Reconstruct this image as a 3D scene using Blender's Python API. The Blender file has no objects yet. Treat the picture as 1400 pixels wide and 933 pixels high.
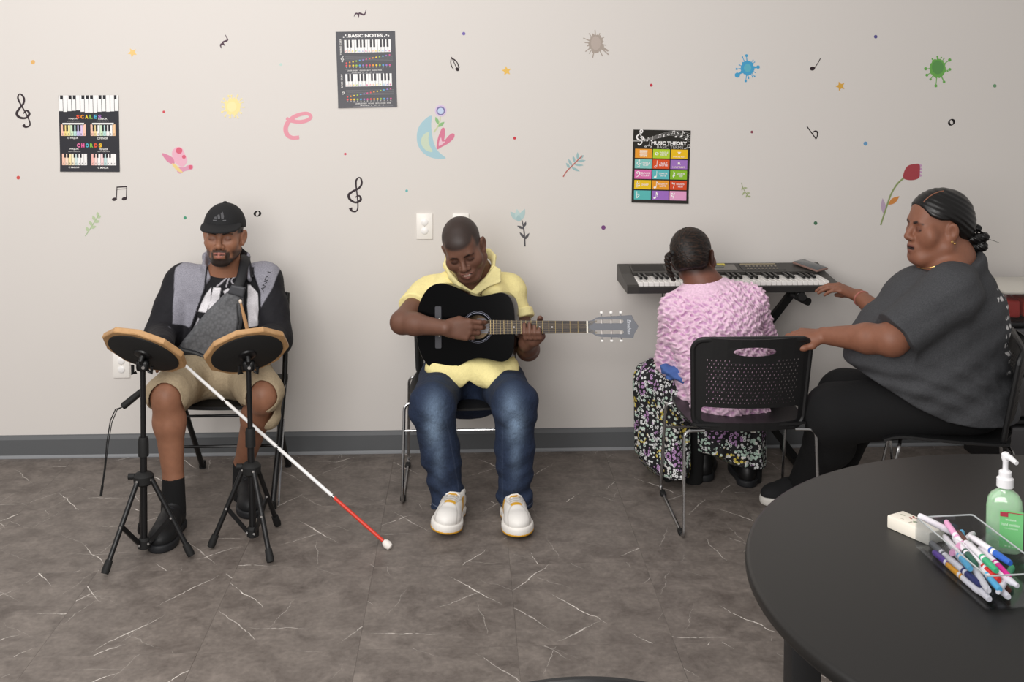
import bpy, bmesh, math, random
import numpy as np
from mathutils import Vector, Matrix, Euler

# ------------------------------------------------------------------ camera, world, light
SC = bpy.context.scene
COL = SC.collection
W_PX, H_PX, F_PX = 1400.0, 933.0, 1525.0
PRIN_Y = 180.0                      # row of the optical axis (the lens is shifted down)
cam_data = bpy.data.cameras.new('camera')
cam = bpy.data.objects.new('camera', cam_data)
COL.objects.link(cam)
SC.camera = cam
cam.location = (0.0, -5.0, 1.72)
cam.rotation_euler = (math.radians(87.0), 0.0, math.radians(-2.4))
cam_data.sensor_width = 36.0
cam_data.lens = 36.0 * F_PX / W_PX
cam_data.shift_y = -(H_PX / 2 - PRIN_Y) / W_PX
cam_data.clip_start = 0.05
CAM_M = Euler(cam.rotation_euler).to_matrix()
CAM_P = Vector(cam.location)


def P(px, py, y):
    """point of the room at depth y that stands at photo position (px, py)"""
    d = CAM_M @ Vector(((px - 700.0) / F_PX, (PRIN_Y - py) / F_PX, -1.0))
    return CAM_P + d * ((y - CAM_P.y) / d.y)


def PZ(px, py, z):
    d = CAM_M @ Vector(((px - 700.0) / F_PX, (PRIN_Y - py) / F_PX, -1.0))
    return CAM_P + d * ((z - CAM_P.z) / d.z)


world = bpy.data.worlds.new('room_ambient')
SC.world = world
world.use_nodes = True
world.node_tree.nodes['Background'].inputs[0].default_value = (1.0, 0.965, 0.935, 1)
world.node_tree.nodes['Background'].inputs[1].default_value = 0.45


def area(name, loc, target, size, power, color=(1, 1, 1), size_y=None):
    l = bpy.data.lights.new(name, 'AREA')
    l.shape = 'RECTANGLE'
    l.size = size
    l.size_y = size_y or size
    l.energy = power
    l.color = color
    o = bpy.data.objects.new(name, l)
    COL.objects.link(o)
    o.location = loc
    o.rotation_euler = (Vector(target) - Vector(loc)).to_track_quat('-Z', 'Y').to_euler()
    return o


area('ceiling_bounce_light', (-1.5, -2.9, 2.95), (-1.1, 0.2, 0.3), 4.0, 80, (1.0, 0.975, 0.955), 2.6)  # unseen area lamp standing in for flash bounced off the ceiling
area('front_softbox_light', (-0.9, -5.3, 2.0), (-0.5, 0, 0.9), 2.0, 90, (1.0, 0.975, 0.955), 1.6)  # added frontal softbox near the camera, unseen; no window there
SC.view_settings.view_transform = 'Standard'
SC.view_settings.look = 'None'
SC.view_settings.exposure = 0.0
SC.view_settings.gamma = 1.0
SC.view_settings.use_curve_mapping = False

rnd = random.Random(7)


# ------------------------------------------------------------------ materials
def lin(h):
    h = h.lstrip('#')
    out = []
    for i in (0, 2, 4):
        c = int(h[i:i + 2], 16) / 255.0
        out.append(c / 12.92 if c <= 0.04045 else ((c + 0.055) / 1.055) ** 2.4)
    return tuple(out)


MATS = {}


def new_mat(name):
    m = bpy.data.materials.new(name)
    m.use_nodes = True
    nt = m.node_tree
    return m, nt, nt.nodes['Principled BSDF']


def add_bump(nt, b, scale, strength, dist=0.002, detail=3, coord='Object', kind='noise', stretch=None):
    tc = nt.nodes.new('ShaderNodeTexCoord')
    src = tc.outputs[coord]
    if stretch:
        mp = nt.nodes.new('ShaderNodeMapping')
        mp.inputs['Scale'].default_value = stretch
        nt.links.new(src, mp.inputs[0])
        src = mp.outputs[0]
    if kind == 'noise':
        n = nt.nodes.new('ShaderNodeTexNoise')
        n.inputs['Scale'].default_value = scale
        n.inputs['Detail'].default_value = detail
        out = n.outputs[0]
    else:
        n = nt.nodes.new('ShaderNodeTexVoronoi')
        n.inputs['Scale'].default_value = scale
        out = n.outputs['Distance']
    nt.links.new(src, n.inputs['Vector'])
    bp = nt.nodes.new('ShaderNodeBump')
    bp.inputs['Strength'].default_value = strength
    bp.inputs['Distance'].default_value = dist
    nt.links.new(out, bp.inputs['Height'])
    nt.links.new(bp.outputs[0], b.inputs['Normal'])
    return n, src


def mat(name, color, rough=0.5, metal=0.0, bump=None, var=None, spec=0.5, coat=0.0, alpha=None, trans=0.0, ior=1.45, sheen=0.0):
    if name in MATS:
        return MATS[name]
    m, nt, b = new_mat(name)
    c = lin(color) if isinstance(color, str) else color
    b.inputs['Base Color'].default_value = (*c, 1)
    b.inputs['Roughness'].default_value = rough
    b.inputs['Metallic'].default_value = metal
    b.inputs['Specular IOR Level'].default_value = spec
    b.inputs['Coat Weight'].default_value = coat
    b.inputs['IOR'].default_value = ior
    if trans:
        b.inputs['Transmission Weight'].default_value = trans
    if sheen:
        b.inputs['Sheen Weight'].default_value = sheen
    if bump:
        add_bump(nt, b, *bump)
    if var:                                   # (scale, second colour, detail)
        tc = nt.nodes.new('ShaderNodeTexCoord')
        n = nt.nodes.new('ShaderNodeTexNoise')
        n.inputs['Scale'].default_value = var[0]
        n.inputs['Detail'].default_value = var[2] if len(var) > 2 else 4
        nt.links.new(tc.outputs['Object'], n.inputs['Vector'])
        r = nt.nodes.new('ShaderNodeValToRGB')
        r.color_ramp.elements[0].position = 0.35
        r.color_ramp.elements[1].position = 0.65
        r.color_ramp.elements[0].color = (*c, 1)
        r.color_ramp.elements[1].color = (*lin(var[1]), 1)
        nt.links.new(n.outputs[0], r.inputs[0])
        nt.links.new(r.outputs[0], b.inputs['Base Color'])
    MATS[name] = m
    return m


def vc_mat(name, rough=0.5, bump=None, grain=None, spec=0.4, sheen=0.0):
    """base colour comes from the mesh's own colour attribute, optionally with fine thread grain"""
    if name in MATS:
        return MATS[name]
    m, nt, b = new_mat(name)
    at = nt.nodes.new('ShaderNodeAttribute')
    at.attribute_name = 'Col'
    src = at.outputs['Color']
    if grain:                                 # (scale, amount, stretch)
        tc = nt.nodes.new('ShaderNodeTexCoord')
        mp = nt.nodes.new('ShaderNodeMapping')
        mp.inputs['Scale'].default_value = grain[2] if len(grain) > 2 else (1, 1, 1)
        n = nt.nodes.new('ShaderNodeTexNoise')
        n.inputs['Scale'].default_value = grain[0]
        n.inputs['Detail'].default_value = 3
        nt.links.new(tc.outputs['Object'], mp.inputs[0])
        nt.links.new(mp.outputs[0], n.inputs['Vector'])
        mr = nt.nodes.new('ShaderNodeMapRange')
        mr.inputs['From Min'].default_value = 0.3
        mr.inputs['From Max'].default_value = 0.7
        mr.inputs['To Min'].default_value = 1 - grain[1]
        mr.inputs['To Max'].default_value = 1 + grain[1]
        nt.links.new(n.outputs[0], mr.inputs[0])
        vm = nt.nodes.new('ShaderNodeVectorMath')
        vm.operation = 'SCALE'
        nt.links.new(src, vm.inputs[0])
        nt.links.new(mr.outputs[0], vm.inputs['Scale'])
        src = vm.outputs[0]
    nt.links.new(src, b.inputs['Base Color'])
    b.inputs['Roughness'].default_value = rough
    b.inputs['Specular IOR Level'].default_value = spec
    if sheen:
        b.inputs['Sheen Weight'].default_value = sheen
    if bump:
        add_bump(nt, b, *bump)
    MATS[name] = m
    return m


# ------------------------------------------------------------------ scene objects
def tag(o, label, cat, group=None, kind=None):
    o['label'] = label
    if cat:
        o['category'] = cat
    if group:
        o['group'] = group
    if kind:
        o['kind'] = kind
    return o


def empty(name, loc=(0, 0, 0), rz=0.0):
    o = bpy.data.objects.new(name, None)
    COL.objects.link(o)
    o.empty_display_size = 0.05
    o.location = loc
    o.rotation_euler = (0, 0, rz)
    return o


def structure(o, label):
    o['kind'] = 'structure'
    o['label'] = label
    return o


def link(name, me, parent=None, world_mesh=True):
    """mesh given in room coordinates is kept in place under its parent"""
    o = bpy.data.objects.new(name, me)
    COL.objects.link(o)
    if parent is not None:
        o.parent = parent
        if world_mesh:
            o.matrix_parent_inverse = mw(parent).inverted()
    return o


def mw(o):
    m = Matrix.LocRotScale(o.location, o.rotation_euler, o.scale)
    if o.parent is not None:
        return mw(o.parent) @ o.matrix_parent_inverse @ m
    return m


def copy_tree(o, parent=None):
    c = o.copy()
    COL.objects.link(c)
    c.parent = parent
    for ch in o.children:
        copy_tree(ch, c)
    return c


class MB:
    """collects plain shapes into one mesh"""

    def __init__(self):
        self.v, self.f, self.m, self.mi = [], [], [], 0

    def raw(self, verts, faces):
        n = len(self.v)
        self.v += [tuple(p) for p in verts]
        self.f += [tuple(i + n for i in f) for f in faces]
        self.m += [self.mi] * len(faces)
        return self

    def box(self, c, s, R=None, taper=1.0):
        c = Vector(c)
        vs = []
        for z in (-1, 1):
            for (x, y) in ((-1, -1), (1, -1), (1, 1), (-1, 1)):
                k = taper if z > 0 else 1.0
                p = Vector((x * s[0] / 2 * k, y * s[1] / 2 * k, z * s[2] / 2))
                vs.append(c + (R @ p if R else p))
        return self.raw(vs, [(3, 2, 1, 0), (4, 5, 6, 7), (0, 1, 5, 4), (1, 2, 6, 5), (2, 3, 7, 6), (3, 0, 4, 7)])

    def rbox(self, c, s, r=0.004, seg=2, R=None):
        bm = bmesh.new()
        bmesh.ops.create_cube(bm, size=1.0)
        for v in bm.verts:
            v.co = Vector((v.co.x * s[0], v.co.y * s[1], v.co.z * s[2]))
        bmesh.ops.bevel(bm, geom=bm.edges[:], offset=min(r, min(s) * 0.49), segments=seg, affect='EDGES', profile=0.5)
        c = Vector(c)
        vs = [c + (R @ v.co if R else v.co) for v in bm.verts]
        bm.verts.index_update()
        fs = [[v.index for v in f.verts] for f in bm.faces]
        bm.free()
        return self.raw(vs, fs)

    def cyl(self, a, b, r1, r2=None, seg=14, caps=True):
        return self.tube([a, b], [r1, r1 if r2 is None else r2], seg, caps)

    def tube(self, pts, r, seg=10, caps=True, flat=None):
        pts = [Vector(p) for p in pts]
        n = len(pts)
        if not hasattr(r, '__len__'):
            r = [r] * n
        tang = []
        for i in range(n):
            t = pts[min(i + 1, n - 1)] - pts[max(i - 1, 0)]
            tang.append(t.normalized())
        up = Vector((0, 0, 1)) if abs(tang[0].z) < 0.9 else Vector((1, 0, 0))
        if flat:
            up = Vector(flat[0])
        u = (up - tang[0] * up.dot(tang[0])).normalized()
        vs = []
        for i in range(n):
            u = (u - tang[i] * u.dot(tang[i]))
            u.normalize()
            w = tang[i].cross(u)
            for k in range(seg):
                a = 2 * math.pi * k / seg
                kk = flat[1] if flat else 1.0
                vs.append(pts[i] + u * (math.cos(a) * r[i] * kk) + w * (math.sin(a) * r[i]))
        fs = []
        for i in range(n - 1):
            for k in range(seg):
                k2 = (k + 1) % seg
                fs.append((i * seg + k, i * seg + k2, (i + 1) * seg + k2, (i + 1) * seg + k))
        if caps:
            fs.append(tuple(range(seg - 1, -1, -1)))
            fs.append(tuple((n - 1) * seg + k for k in range(seg)))
        return self.raw(vs, fs)

    def lathe(self, prof, c=(0, 0, 0), R=None, seg=24, sx=1.0, sy=1.0):
        """prof: list of (radius, z)"""
        c = Vector(c)
        vs, fs = [], []
        for (r, z) in prof:
            for k in range(seg):
                a = 2 * math.pi * k / seg
                p = Vector((math.cos(a) * r * sx, math.sin(a) * r * sy, z))
                vs.append(c + (R @ p if R else p))
        for i in range(len(prof) - 1):
            for k in range(seg):
                k2 = (k + 1) % seg
                fs.append((i * seg + k, i * seg + k2, (i + 1) * seg + k2, (i + 1) * seg + k))
        fs.append(tuple(range(seg - 1, -1, -1)))
        fs.append(tuple((len(prof) - 1) * seg + k for k in range(seg)))
        return self.raw(vs, fs)

    def sphere(self, c, r, seg=12, sc=(1, 1, 1), R=None):
        n = seg // 2
        prof = [(max(1e-5, r * math.sin(math.pi * i / n)), -r * math.cos(math.pi * i / n)) for i in range(n + 1)]
        c = Vector(c)
        vs, fs = [], []
        for (q, z) in prof:
            for k in range(seg):
                a = 2 * math.pi * k / seg
                p = Vector((math.cos(a) * q * sc[0], math.sin(a) * q * sc[1], z * sc[2]))
                vs.append(c + (R @ p if R else p))
        for i in range(n):
            for k in range(seg):
                k2 = (k + 1) % seg
                fs.append((i * seg + k, i * seg + k2, (i + 1) * seg + k2, (i + 1) * seg + k))
        return self.raw(vs, fs)

    def build(self, name, mats, parent=None, smooth=True, angle=40, world_mesh=True):
        me = bpy.data.meshes.new(name)
        me.from_pydata(self.v, [], self.f)
        if not isinstance(mats, (list, tuple)):
            mats = [mats]
        for m in mats:
            me.materials.append(m)
        if len(mats) > 1:
            me.polygons.foreach_set('material_index', self.m)
        if smooth:
            me.polygons.foreach_set('use_smooth', [True] * len(self.f))
            try:
                me.set_sharp_from_angle(angle=math.radians(angle))
            except Exception:
                pass
        me.update()
        return link(name, me, parent, world_mesh)


# ------------------------------------------------------------------ flat shapes: loops -> thin solid
def loops_mesh(loops, thick, name='flat', res=1, bevel=0.0):
    """loops: closed outlines in 2D (inner ones become holes); a slab of the given thickness, back at z=0"""
    cu = bpy.data.curves.new(name, 'CURVE')
    cu.dimensions = '2D'
    cu.fill_mode = 'BOTH'
    cu.extrude = thick / 2
    for lp in loops:
        sp = cu.splines.new('POLY')
        sp.points.add(len(lp) - 1)
        for i, (x, y) in enumerate(lp):
            sp.points[i].co = (x, y, 0, 1)
        sp.use_cyclic_u = True
    ob = bpy.data.objects.new('tmp_flat', cu)
    COL.objects.link(ob)
    dg = bpy.context.evaluated_depsgraph_get()
    me = bpy.data.meshes.new_from_object(ob.evaluated_get(dg))
    bpy.data.objects.remove(ob)
    bpy.data.curves.remove(cu)
    co = np.empty(len(me.vertices) * 3, np.float32)
    me.vertices.foreach_get('co', co)
    co = co.reshape(-1, 3)
    co[:, 2] += thick / 2
    me.vertices.foreach_set('co', co.ravel())
    me.materials.clear()
    me.update()
    return me


def text_mesh(s, size, thick=0.0004, align='CENTER', shear=0.0, spacing=1.0, bold=0.0):
    cu = bpy.data.curves.new('text', 'FONT')
    cu.body = s
    cu.size = size
    cu.align_x = align
    cu.align_y = 'CENTER'
    cu.extrude = thick / 2
    cu.shear = shear
    cu.offset = bold * size
    cu.space_character = spacing
    cu.resolution_u = 3
    ob = bpy.data.objects.new('tmp_text', cu)
    COL.objects.link(ob)
    dg = bpy.context.evaluated_depsgraph_get()
    me = bpy.data.meshes.new_from_object(ob.evaluated_get(dg))
    bpy.data.objects.remove(ob)
    bpy.data.curves.remove(cu)
    me.materials.clear()
    return me


def xform(me, M):
    me.transform(M)
    me.update()
    return me


def join_meshes(name, items, mats):
    """items: list of (mesh, material index); one mesh"""
    mb = MB()
    for me, mi in items:
        mb.mi = mi
        mb.raw([v.co.copy() for v in me.vertices], [tuple(p.vertices) for p in me.polygons])
    out = bpy.data.meshes.new(name)
    out.from_pydata(mb.v, [], mb.f)
    for m in mats:
        out.materials.append(m)
    if mb.f:
        out.polygons.foreach_set('material_index', mb.m)
    out.update()
    return out


def circle(cx, cy, rx, ry=None, n=28, rot=0.0, a0=0.0, a1=2 * math.pi):
    ry = rx if ry is None else ry
    out = []
    for i in range(n):
        a = a0 + (a1 - a0) * i / n
        x, y = rx * math.cos(a), ry * math.sin(a)
        out.append((cx + x * math.cos(rot) - y * math.sin(rot), cy + x * math.sin(rot) + y * math.cos(rot)))
    return out


def smooth_loop(pts, sub=6, closed=True):
    """Catmull-Rom through points"""
    n = len(pts)
    out = []
    rng = range(n) if closed else range(n - 1)
    for i in rng:
        if closed:
            p0, p1, p2, p3 = pts[(i - 1) % n], pts[i], pts[(i + 1) % n], pts[(i + 2) % n]
        else:
            p0, p1, p2, p3 = pts[max(i - 1, 0)], pts[i], pts[i + 1], pts[min(i + 2, n - 1)]
        for k in range(sub):
            t = k / sub
            out.append(tuple(0.5 * (2 * b + (c - a) * t + (2 * a - 5 * b + 4 * c - d) * t * t + (3 * b - a - 3 * c + d) * t ** 3)
                             for a, b, c, d in zip(p0, p1, p2, p3)))
    if not closed:
        out.append(tuple(pts[-1]))
    return out


def stroke(pts, w, sub=6, cap=True):
    """outline of a brush stroke along points; w: width or list of widths"""
    n = len(pts)
    if not hasattr(w, '__len__'):
        w = [w] * n
    q = smooth_loop([(p[0], p[1], ww) for p, ww in zip(pts, w)], sub, closed=False)
    L, Rr = [], []
    for i in range(len(q)):
        a, b = q[max(i - 1, 0)], q[min(i + 1, len(q) - 1)]
        dx, dy = b[0] - a[0], b[1] - a[1]
        l = math.hypot(dx, dy) or 1e-9
        nx, ny = -dy / l, dx / l
        h = max(q[i][2], 1e-6) / 2
        L.append((q[i][0] + nx * h, q[i][1] + ny * h))
        Rr.append((q[i][0] - nx * h, q[i][1] - ny * h))
    return L + Rr[::-1]


def stroke_mesh_add(mb, pts, w, thick, sub=6):
    """brush stroke as quads (safe where the stroke crosses itself); slab with back at z=0"""
    n = len(pts)
    if not hasattr(w, '__len__'):
        w = [w] * n
    q = smooth_loop([(p[0], p[1], ww) for p, ww in zip(pts, w)], sub, closed=False)
    vs, fs = [], []
    for i in range(len(q)):
        a, b = q[max(i - 1, 0)], q[min(i + 1, len(q) - 1)]
        dx, dy = b[0] - a[0], b[1] - a[1]
        l = math.hypot(dx, dy) or 1e-9
        nx, ny = -dy / l, dx / l
        h = max(q[i][2], 1e-6) / 2
        up = 0.0004 * i / len(q) if thick > 0 else 0.0
        for z in (0, thick + up):
            vs.append((q[i][0] + nx * h, q[i][1] + ny * h, z))
            vs.append((q[i][0] - nx * h, q[i][1] - ny * h, z))
    for i in range(len(q) - 1):
        o, p = i * 4, i * 4 + 4
        fs += [(o + 2, o + 3, p + 3, p + 2), (o + 1, o, p, p + 1), (o, o + 2, p + 2, p), (o + 3, o + 1, p + 1, p + 3)]
    return mb.raw(vs, fs)


# ------------------------------------------------------------------ implicit surfaces for bodies and cloth
def A3(v):
    return np.array([v[0], v[1], v[2]], np.float64)


class Prim:
    __slots__ = ('f', 'lo', 'hi', 'k', 'op')

    def __init__(self, f, lo, hi, k=0.02, op='add'):
        self.f, self.lo, self.hi, self.k, self.op = f, np.asarray(lo, float), np.asarray(hi, float), k, op


def cap(a, b, r1, r2=None, k=0.02, op='add'):
    a, b = A3(a), A3(b)
    r2 = r1 if r2 is None else r2
    ba = b - a
    L2 = max(float(ba @ ba), 1e-12)

    def f(p):
        pa = p - a
        t = np.clip((pa @ ba) / L2, 0, 1)
        q = pa - t[:, None] * ba
        return np.sqrt((q * q).sum(1)) - (r1 + (r2 - r1) * t)
    R = max(r1, r2)
    return Prim(f, np.minimum(a, b) - R, np.maximum(a, b) + R, k, op)


def chain(pts, rs, k=0.02, op='add'):
    return [cap(pts[i], pts[i + 1], rs[i], rs[i + 1], k, op) for i in range(len(pts) - 1)]


def ell(c, r, R=None, k=0.02, op='add'):
    c, r = A3(c), A3(r)
    Rm = np.array([[R[i][j] for j in range(3)] for i in range(3)]) if R is not None else np.eye(3)

    def f(p):
        q = (p - c) @ Rm                      # local coordinates (R^T (p-c))
        k0 = np.sqrt(((q / r) ** 2).sum(1))
        k1 = np.sqrt(((q / (r * r)) ** 2).sum(1))
        return k0 * (k0 - 1.0) / np.maximum(k1, 1e-9)
    e = np.sqrt(((Rm * r[None, :]) ** 2).sum(1))
    return Prim(f, c - e, c + e, k, op)


def ecap(a, b, u, ra, rb, k=0.02, op='add', end=None):
    """tapered bar of elliptic section; ra, rb = (radius along u, radius across u) at each end"""
    a, b = A3(a), A3(b)
    ax = b - a
    L = np.sqrt(ax @ ax)
    ax = ax / L
    u = A3(u)
    u = u - ax * (u @ ax)
    u /= np.sqrt(u @ u)
    v = np.cross(ax, u)
    re = end or min(ra + rb)
    mn = min(ra + rb)

    def f(p):
        pa = p - a
        s = pa @ ax
        t = np.clip(s / L, 0, 1)
        e = s - t * L
        cu, cv = pa @ u, pa @ v
        ru = ra[0] + (rb[0] - ra[0]) * t
        rv = ra[1] + (rb[1] - ra[1]) * t
        q = np.sqrt((cu / ru) ** 2 + (cv / rv) ** 2 + (e / re) ** 2)
        g = np.sqrt((cu / ru ** 2) ** 2 + (cv / rv ** 2) ** 2 + (e / re ** 2) ** 2)
        return np.where(q > 1e-6, q * (q - 1.0) / np.maximum(g, 1e-9), -mn)
    R = max(ra + rb)
    return Prim(f, np.minimum(a, b) - R, np.maximum(a, b) + R, k, op)


def rbx(c, half, r, R=None, k=0.01, op='add'):
    c, half = A3(c), A3(half)
    Rm = np.array([[R[i][j] for j in range(3)] for i in range(3)]) if R is not None else np.eye(3)

    def f(p):
        q = np.abs((p - c) @ Rm) - (half - r)
        return np.sqrt((np.maximum(q, 0) ** 2).sum(1)) + np.minimum(q.max(1), 0) - r
    e = np.abs(Rm * half[None, :]).sum(1)
    return Prim(f, c - e, c + e, k, op)


def plane_cut(pt, n, k=0.004):
    """removes everything on the side the normal points to"""
    pt, n = A3(pt), A3(n)
    n = n / np.sqrt(n @ n)
    return Prim(lambda p: (p - pt) @ n, (-9, -9, -9), (9, 9, 9), k, 'cut')


def warp(fn):
    """adds fn(p) to the distance (small folds)"""
    return Prim(fn, (-9, -9, -9), (9, 9, 9), 0.0, 'warp')


def custom(fn, lo, hi, k=0.01, op='add'):
    return Prim(fn, lo, hi, k, op)


BIG = 0.3


def field(prims, p, lo=None, hi=None):
    d = np.full(len(p), BIG)
    for q in prims:
        if lo is not None:
            m = q.k + 0.03
            if (q.lo - m > hi).any() or (q.hi + m < lo).any():
                continue
        e = q.f(p)
        k = q.k
        if q.op == 'warp':
            d = d + e
        elif q.op == 'add':
            if k > 0:
                h = np.clip(0.5 + 0.5 * (d - e) / k, 0, 1)
                d = d + (e - d) * h - k * h * (1 - h)
            else:
                d = np.minimum(d, e)
        else:
            e = -e if q.op == 'sub' else e
            if k > 0:
                h = np.clip(0.5 - 0.5 * (d - e) / k, 0, 1)
                d = d + (e - d) * h + k * h * (1 - h)
            else:
                d = np.maximum(d, e)
    return d


def surface(prims, h, smooth=1):
    """surface nets over the blocks that the surface crosses -> verts, quads"""
    adds = [q for q in prims if q.op == 'add']
    lo = np.min([q.lo for q in adds], 0) - 4 * h - 0.01
    hi = np.max([q.hi for q in adds], 0) + 4 * h + 0.01
    N = 14
    B = N * h
    nb = np.ceil((hi - lo) / B).astype(int)
    gi = np.stack(np.meshgrid(*[np.arange(n) for n in nb], indexing='ij'), -1).reshape(-1, 3)
    cen = lo + (gi + 0.5) * B
    dc = field(prims, cen)
    act = gi[np.abs(dc) < B * 1.0 + 0.008]
    off = np.arange(-1, N + 1)
    loc = np.stack(np.meshgrid(off, off, off, indexing='ij'), -1).reshape(-1, 3)
    G = N * nb + 4
    vid, vpos, quads = [], [], []
    corners = np.array([[(c >> 2) & 1, (c >> 1) & 1, c & 1] for c in range(8)])
    edges = [(a, b) for a in range(8) for b in range(a + 1, 8) if bin(a ^ b).count('1') == 1]
    for g in act:
        org = lo + g * B
        pts = org + loc * h
        plo, phi = pts[0], pts[-1]
        d = field(prims, pts, plo, phi)
        if d.min() > 0 or d.max() < 0:
            continue
        d = d.reshape(N + 2, N + 2, N + 2)
        s = d < 0
        cs = sum(s[i:N + 1 + i, j:N + 1 + j, k:N + 1 + k].astype(np.int8) for i in (0, 1) for j in (0, 1) for k in (0, 1))
        ii = np.argwhere((cs > 0) & (cs < 8))
        if len(ii) == 0:
            continue
        vals = np.stack([d[ii[:, 0] + c[0], ii[:, 1] + c[1], ii[:, 2] + c[2]] for c in corners], 1)
        acc = np.zeros((len(ii), 3))
        cnt = np.zeros(len(ii))
        for a, b in edges:
            va, vb = vals[:, a], vals[:, b]
            m = (va < 0) != (vb < 0)
            t = np.where(m, va / np.where(m, va - vb, 1), 0)
            acc += np.where(m[:, None], corners[a] + t[:, None] * (corners[b] - corners[a]), 0)
            cnt += m
        pos = org + (ii - 1 + acc / cnt[:, None]) * h
        gc = ii - 1 + g * N + 1                 # global cell index (+1 keeps it >= 0)
        vid.append((gc[:, 0] * G[1] + gc[:, 1]) * G[2] + gc[:, 2])
        vpos.append(pos)
        own = s[1:N + 1, 1:N + 1, 1:N + 1]
        for ax in range(3):
            sl = [slice(1, N + 1)] * 3
            sl[ax] = slice(2, N + 2)
            nx = s[tuple(sl)]
            e = np.argwhere(own != nx)
            if len(e) == 0:
                continue
            inside = own[e[:, 0], e[:, 1], e[:, 2]]
            base = e + g * N + 1
            o1, o2 = np.zeros(3, int), np.zeros(3, int)
            o1[(ax + 1) % 3] = 1
            o2[(ax + 2) % 3] = 1
            def gid(c):
                return (c[:, 0] * G[1] + c[:, 1]) * G[2] + c[:, 2]
            q = np.stack([gid(base - o1 - o2), gid(base - o2), gid(base), gid(base - o1)], 1)
            q[~inside] = q[~inside][:, ::-1]
            quads.append(q)
    vid = np.concatenate(vid)
    vpos = np.concatenate(vpos)
    quads = np.concatenate(quads)
    u, first = np.unique(vid, return_index=True)
    V = vpos[first]
    Q = np.searchsorted(u, quads)
    ok = (u[np.clip(Q, 0, len(u) - 1)] == quads).all(1)
    Q = Q[ok]
    for _ in range(smooth):
        acc = np.zeros_like(V)
        cnt = np.zeros(len(V))
        ia = np.concatenate([Q[:, a] for a in (0, 1, 2, 3)] * 2)
        ib = np.concatenate([Q[:, b] for b in (1, 2, 3, 0)] + [Q[:, b] for b in (3, 0, 1, 2)])
        cnt = np.bincount(ia, minlength=len(V))
        acc = np.stack([np.bincount(ia, V[ib, c], minlength=len(V)) for c in range(3)], 1)
        V = V * 0.5 + 0.5 * acc / np.maximum(cnt, 1)[:, None]
    return V, Q


def smoothstep(x, a, b):
    t = np.clip((x - a) / (b - a), 0, 1)
    return t * t * (3 - 2 * t)


def soft(name, prims, h, material, parent=None, color=None, paint=None, smooth=1, keep=None):
    """mesh object from an implicit body; paint: list of (prim(s) or function(V)->0..1, colour, softness)"""
    V, Q = surface(prims, h, smooth)
    if keep is not None:
        m = keep(V)
        fm = m[Q].all(1)
        Q = Q[fm]
        used = np.unique(Q)
        remap = np.full(len(V), -1)
        remap[used] = np.arange(len(used))
        V, Q = V[used], remap[Q]
    me = bpy.data.meshes.new(name)
    me.vertices.add(len(V))
    me.vertices.foreach_set('co', V.astype(np.float32).ravel())
    me.loops.add(len(Q) * 4)
    me.loops.foreach_set('vertex_index', Q.astype(np.int32).ravel())
    me.polygons.add(len(Q))
    me.polygons.foreach_set('loop_start', np.arange(len(Q), dtype=np.int32) * 4)
    me.polygons.foreach_set('use_smooth', np.ones(len(Q), bool))
    me.update(calc_edges=True)
    if color is not None:
        c = np.tile(np.array(lin(color)), (len(V), 1))
        for pr, colr, sf in (paint or []):
            if callable(pr):
                w = np.clip(pr(V), 0, 1)
            else:
                prs = pr if isinstance(pr, list) else [pr]
                dd = np.min([q.f(V) for q in prs], 0)
                w = 1 - smoothstep(dd, -sf, sf)
            c = c + (np.array(lin(colr)) - c) * w[:, None]
        ca = me.color_attributes.new('Col', 'FLOAT_COLOR', 'POINT')
        ca.data.foreach_set('color', np.concatenate([c, np.ones((len(V), 1))], 1).astype(np.float32).ravel())
    me.materials.append(material)
    me.validate()
    return link(name, me, parent)


class Frame:
    """a local frame: origin, x, y, z axes (room coordinates), uniform scale"""

    def __init__(self, o, R, s=1.0):
        self.o, self.R, self.s = Vector(o), R, s

    def __call__(self, x, y, z):
        return self.o + self.R @ Vector((x * self.s, y * self.s, z * self.s))

    def d(self, x, y, z):
        return self.R @ Vector((x, y, z))


def basis(x=None, y=None, z=None):
    """rotation whose columns are the given axes (two given, first wins)"""
    if x is not None and y is not None:
        x = Vector(x).normalized()
        y = Vector(y)
        y = (y - x * y.dot(x)).normalized()
        z = x.cross(y)
    elif y is not None and z is not None:
        y = Vector(y).normalized()
        z = Vector(z)
        z = (z - y * z.dot(y)).normalized()
        x = y.cross(z)
    else:
        z = Vector(z).normalized()
        x = Vector(x)
        x = (x - z * x.dot(z)).normalized()
        y = z.cross(x)
    return Matrix((x, y, z)).transposed()


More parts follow.
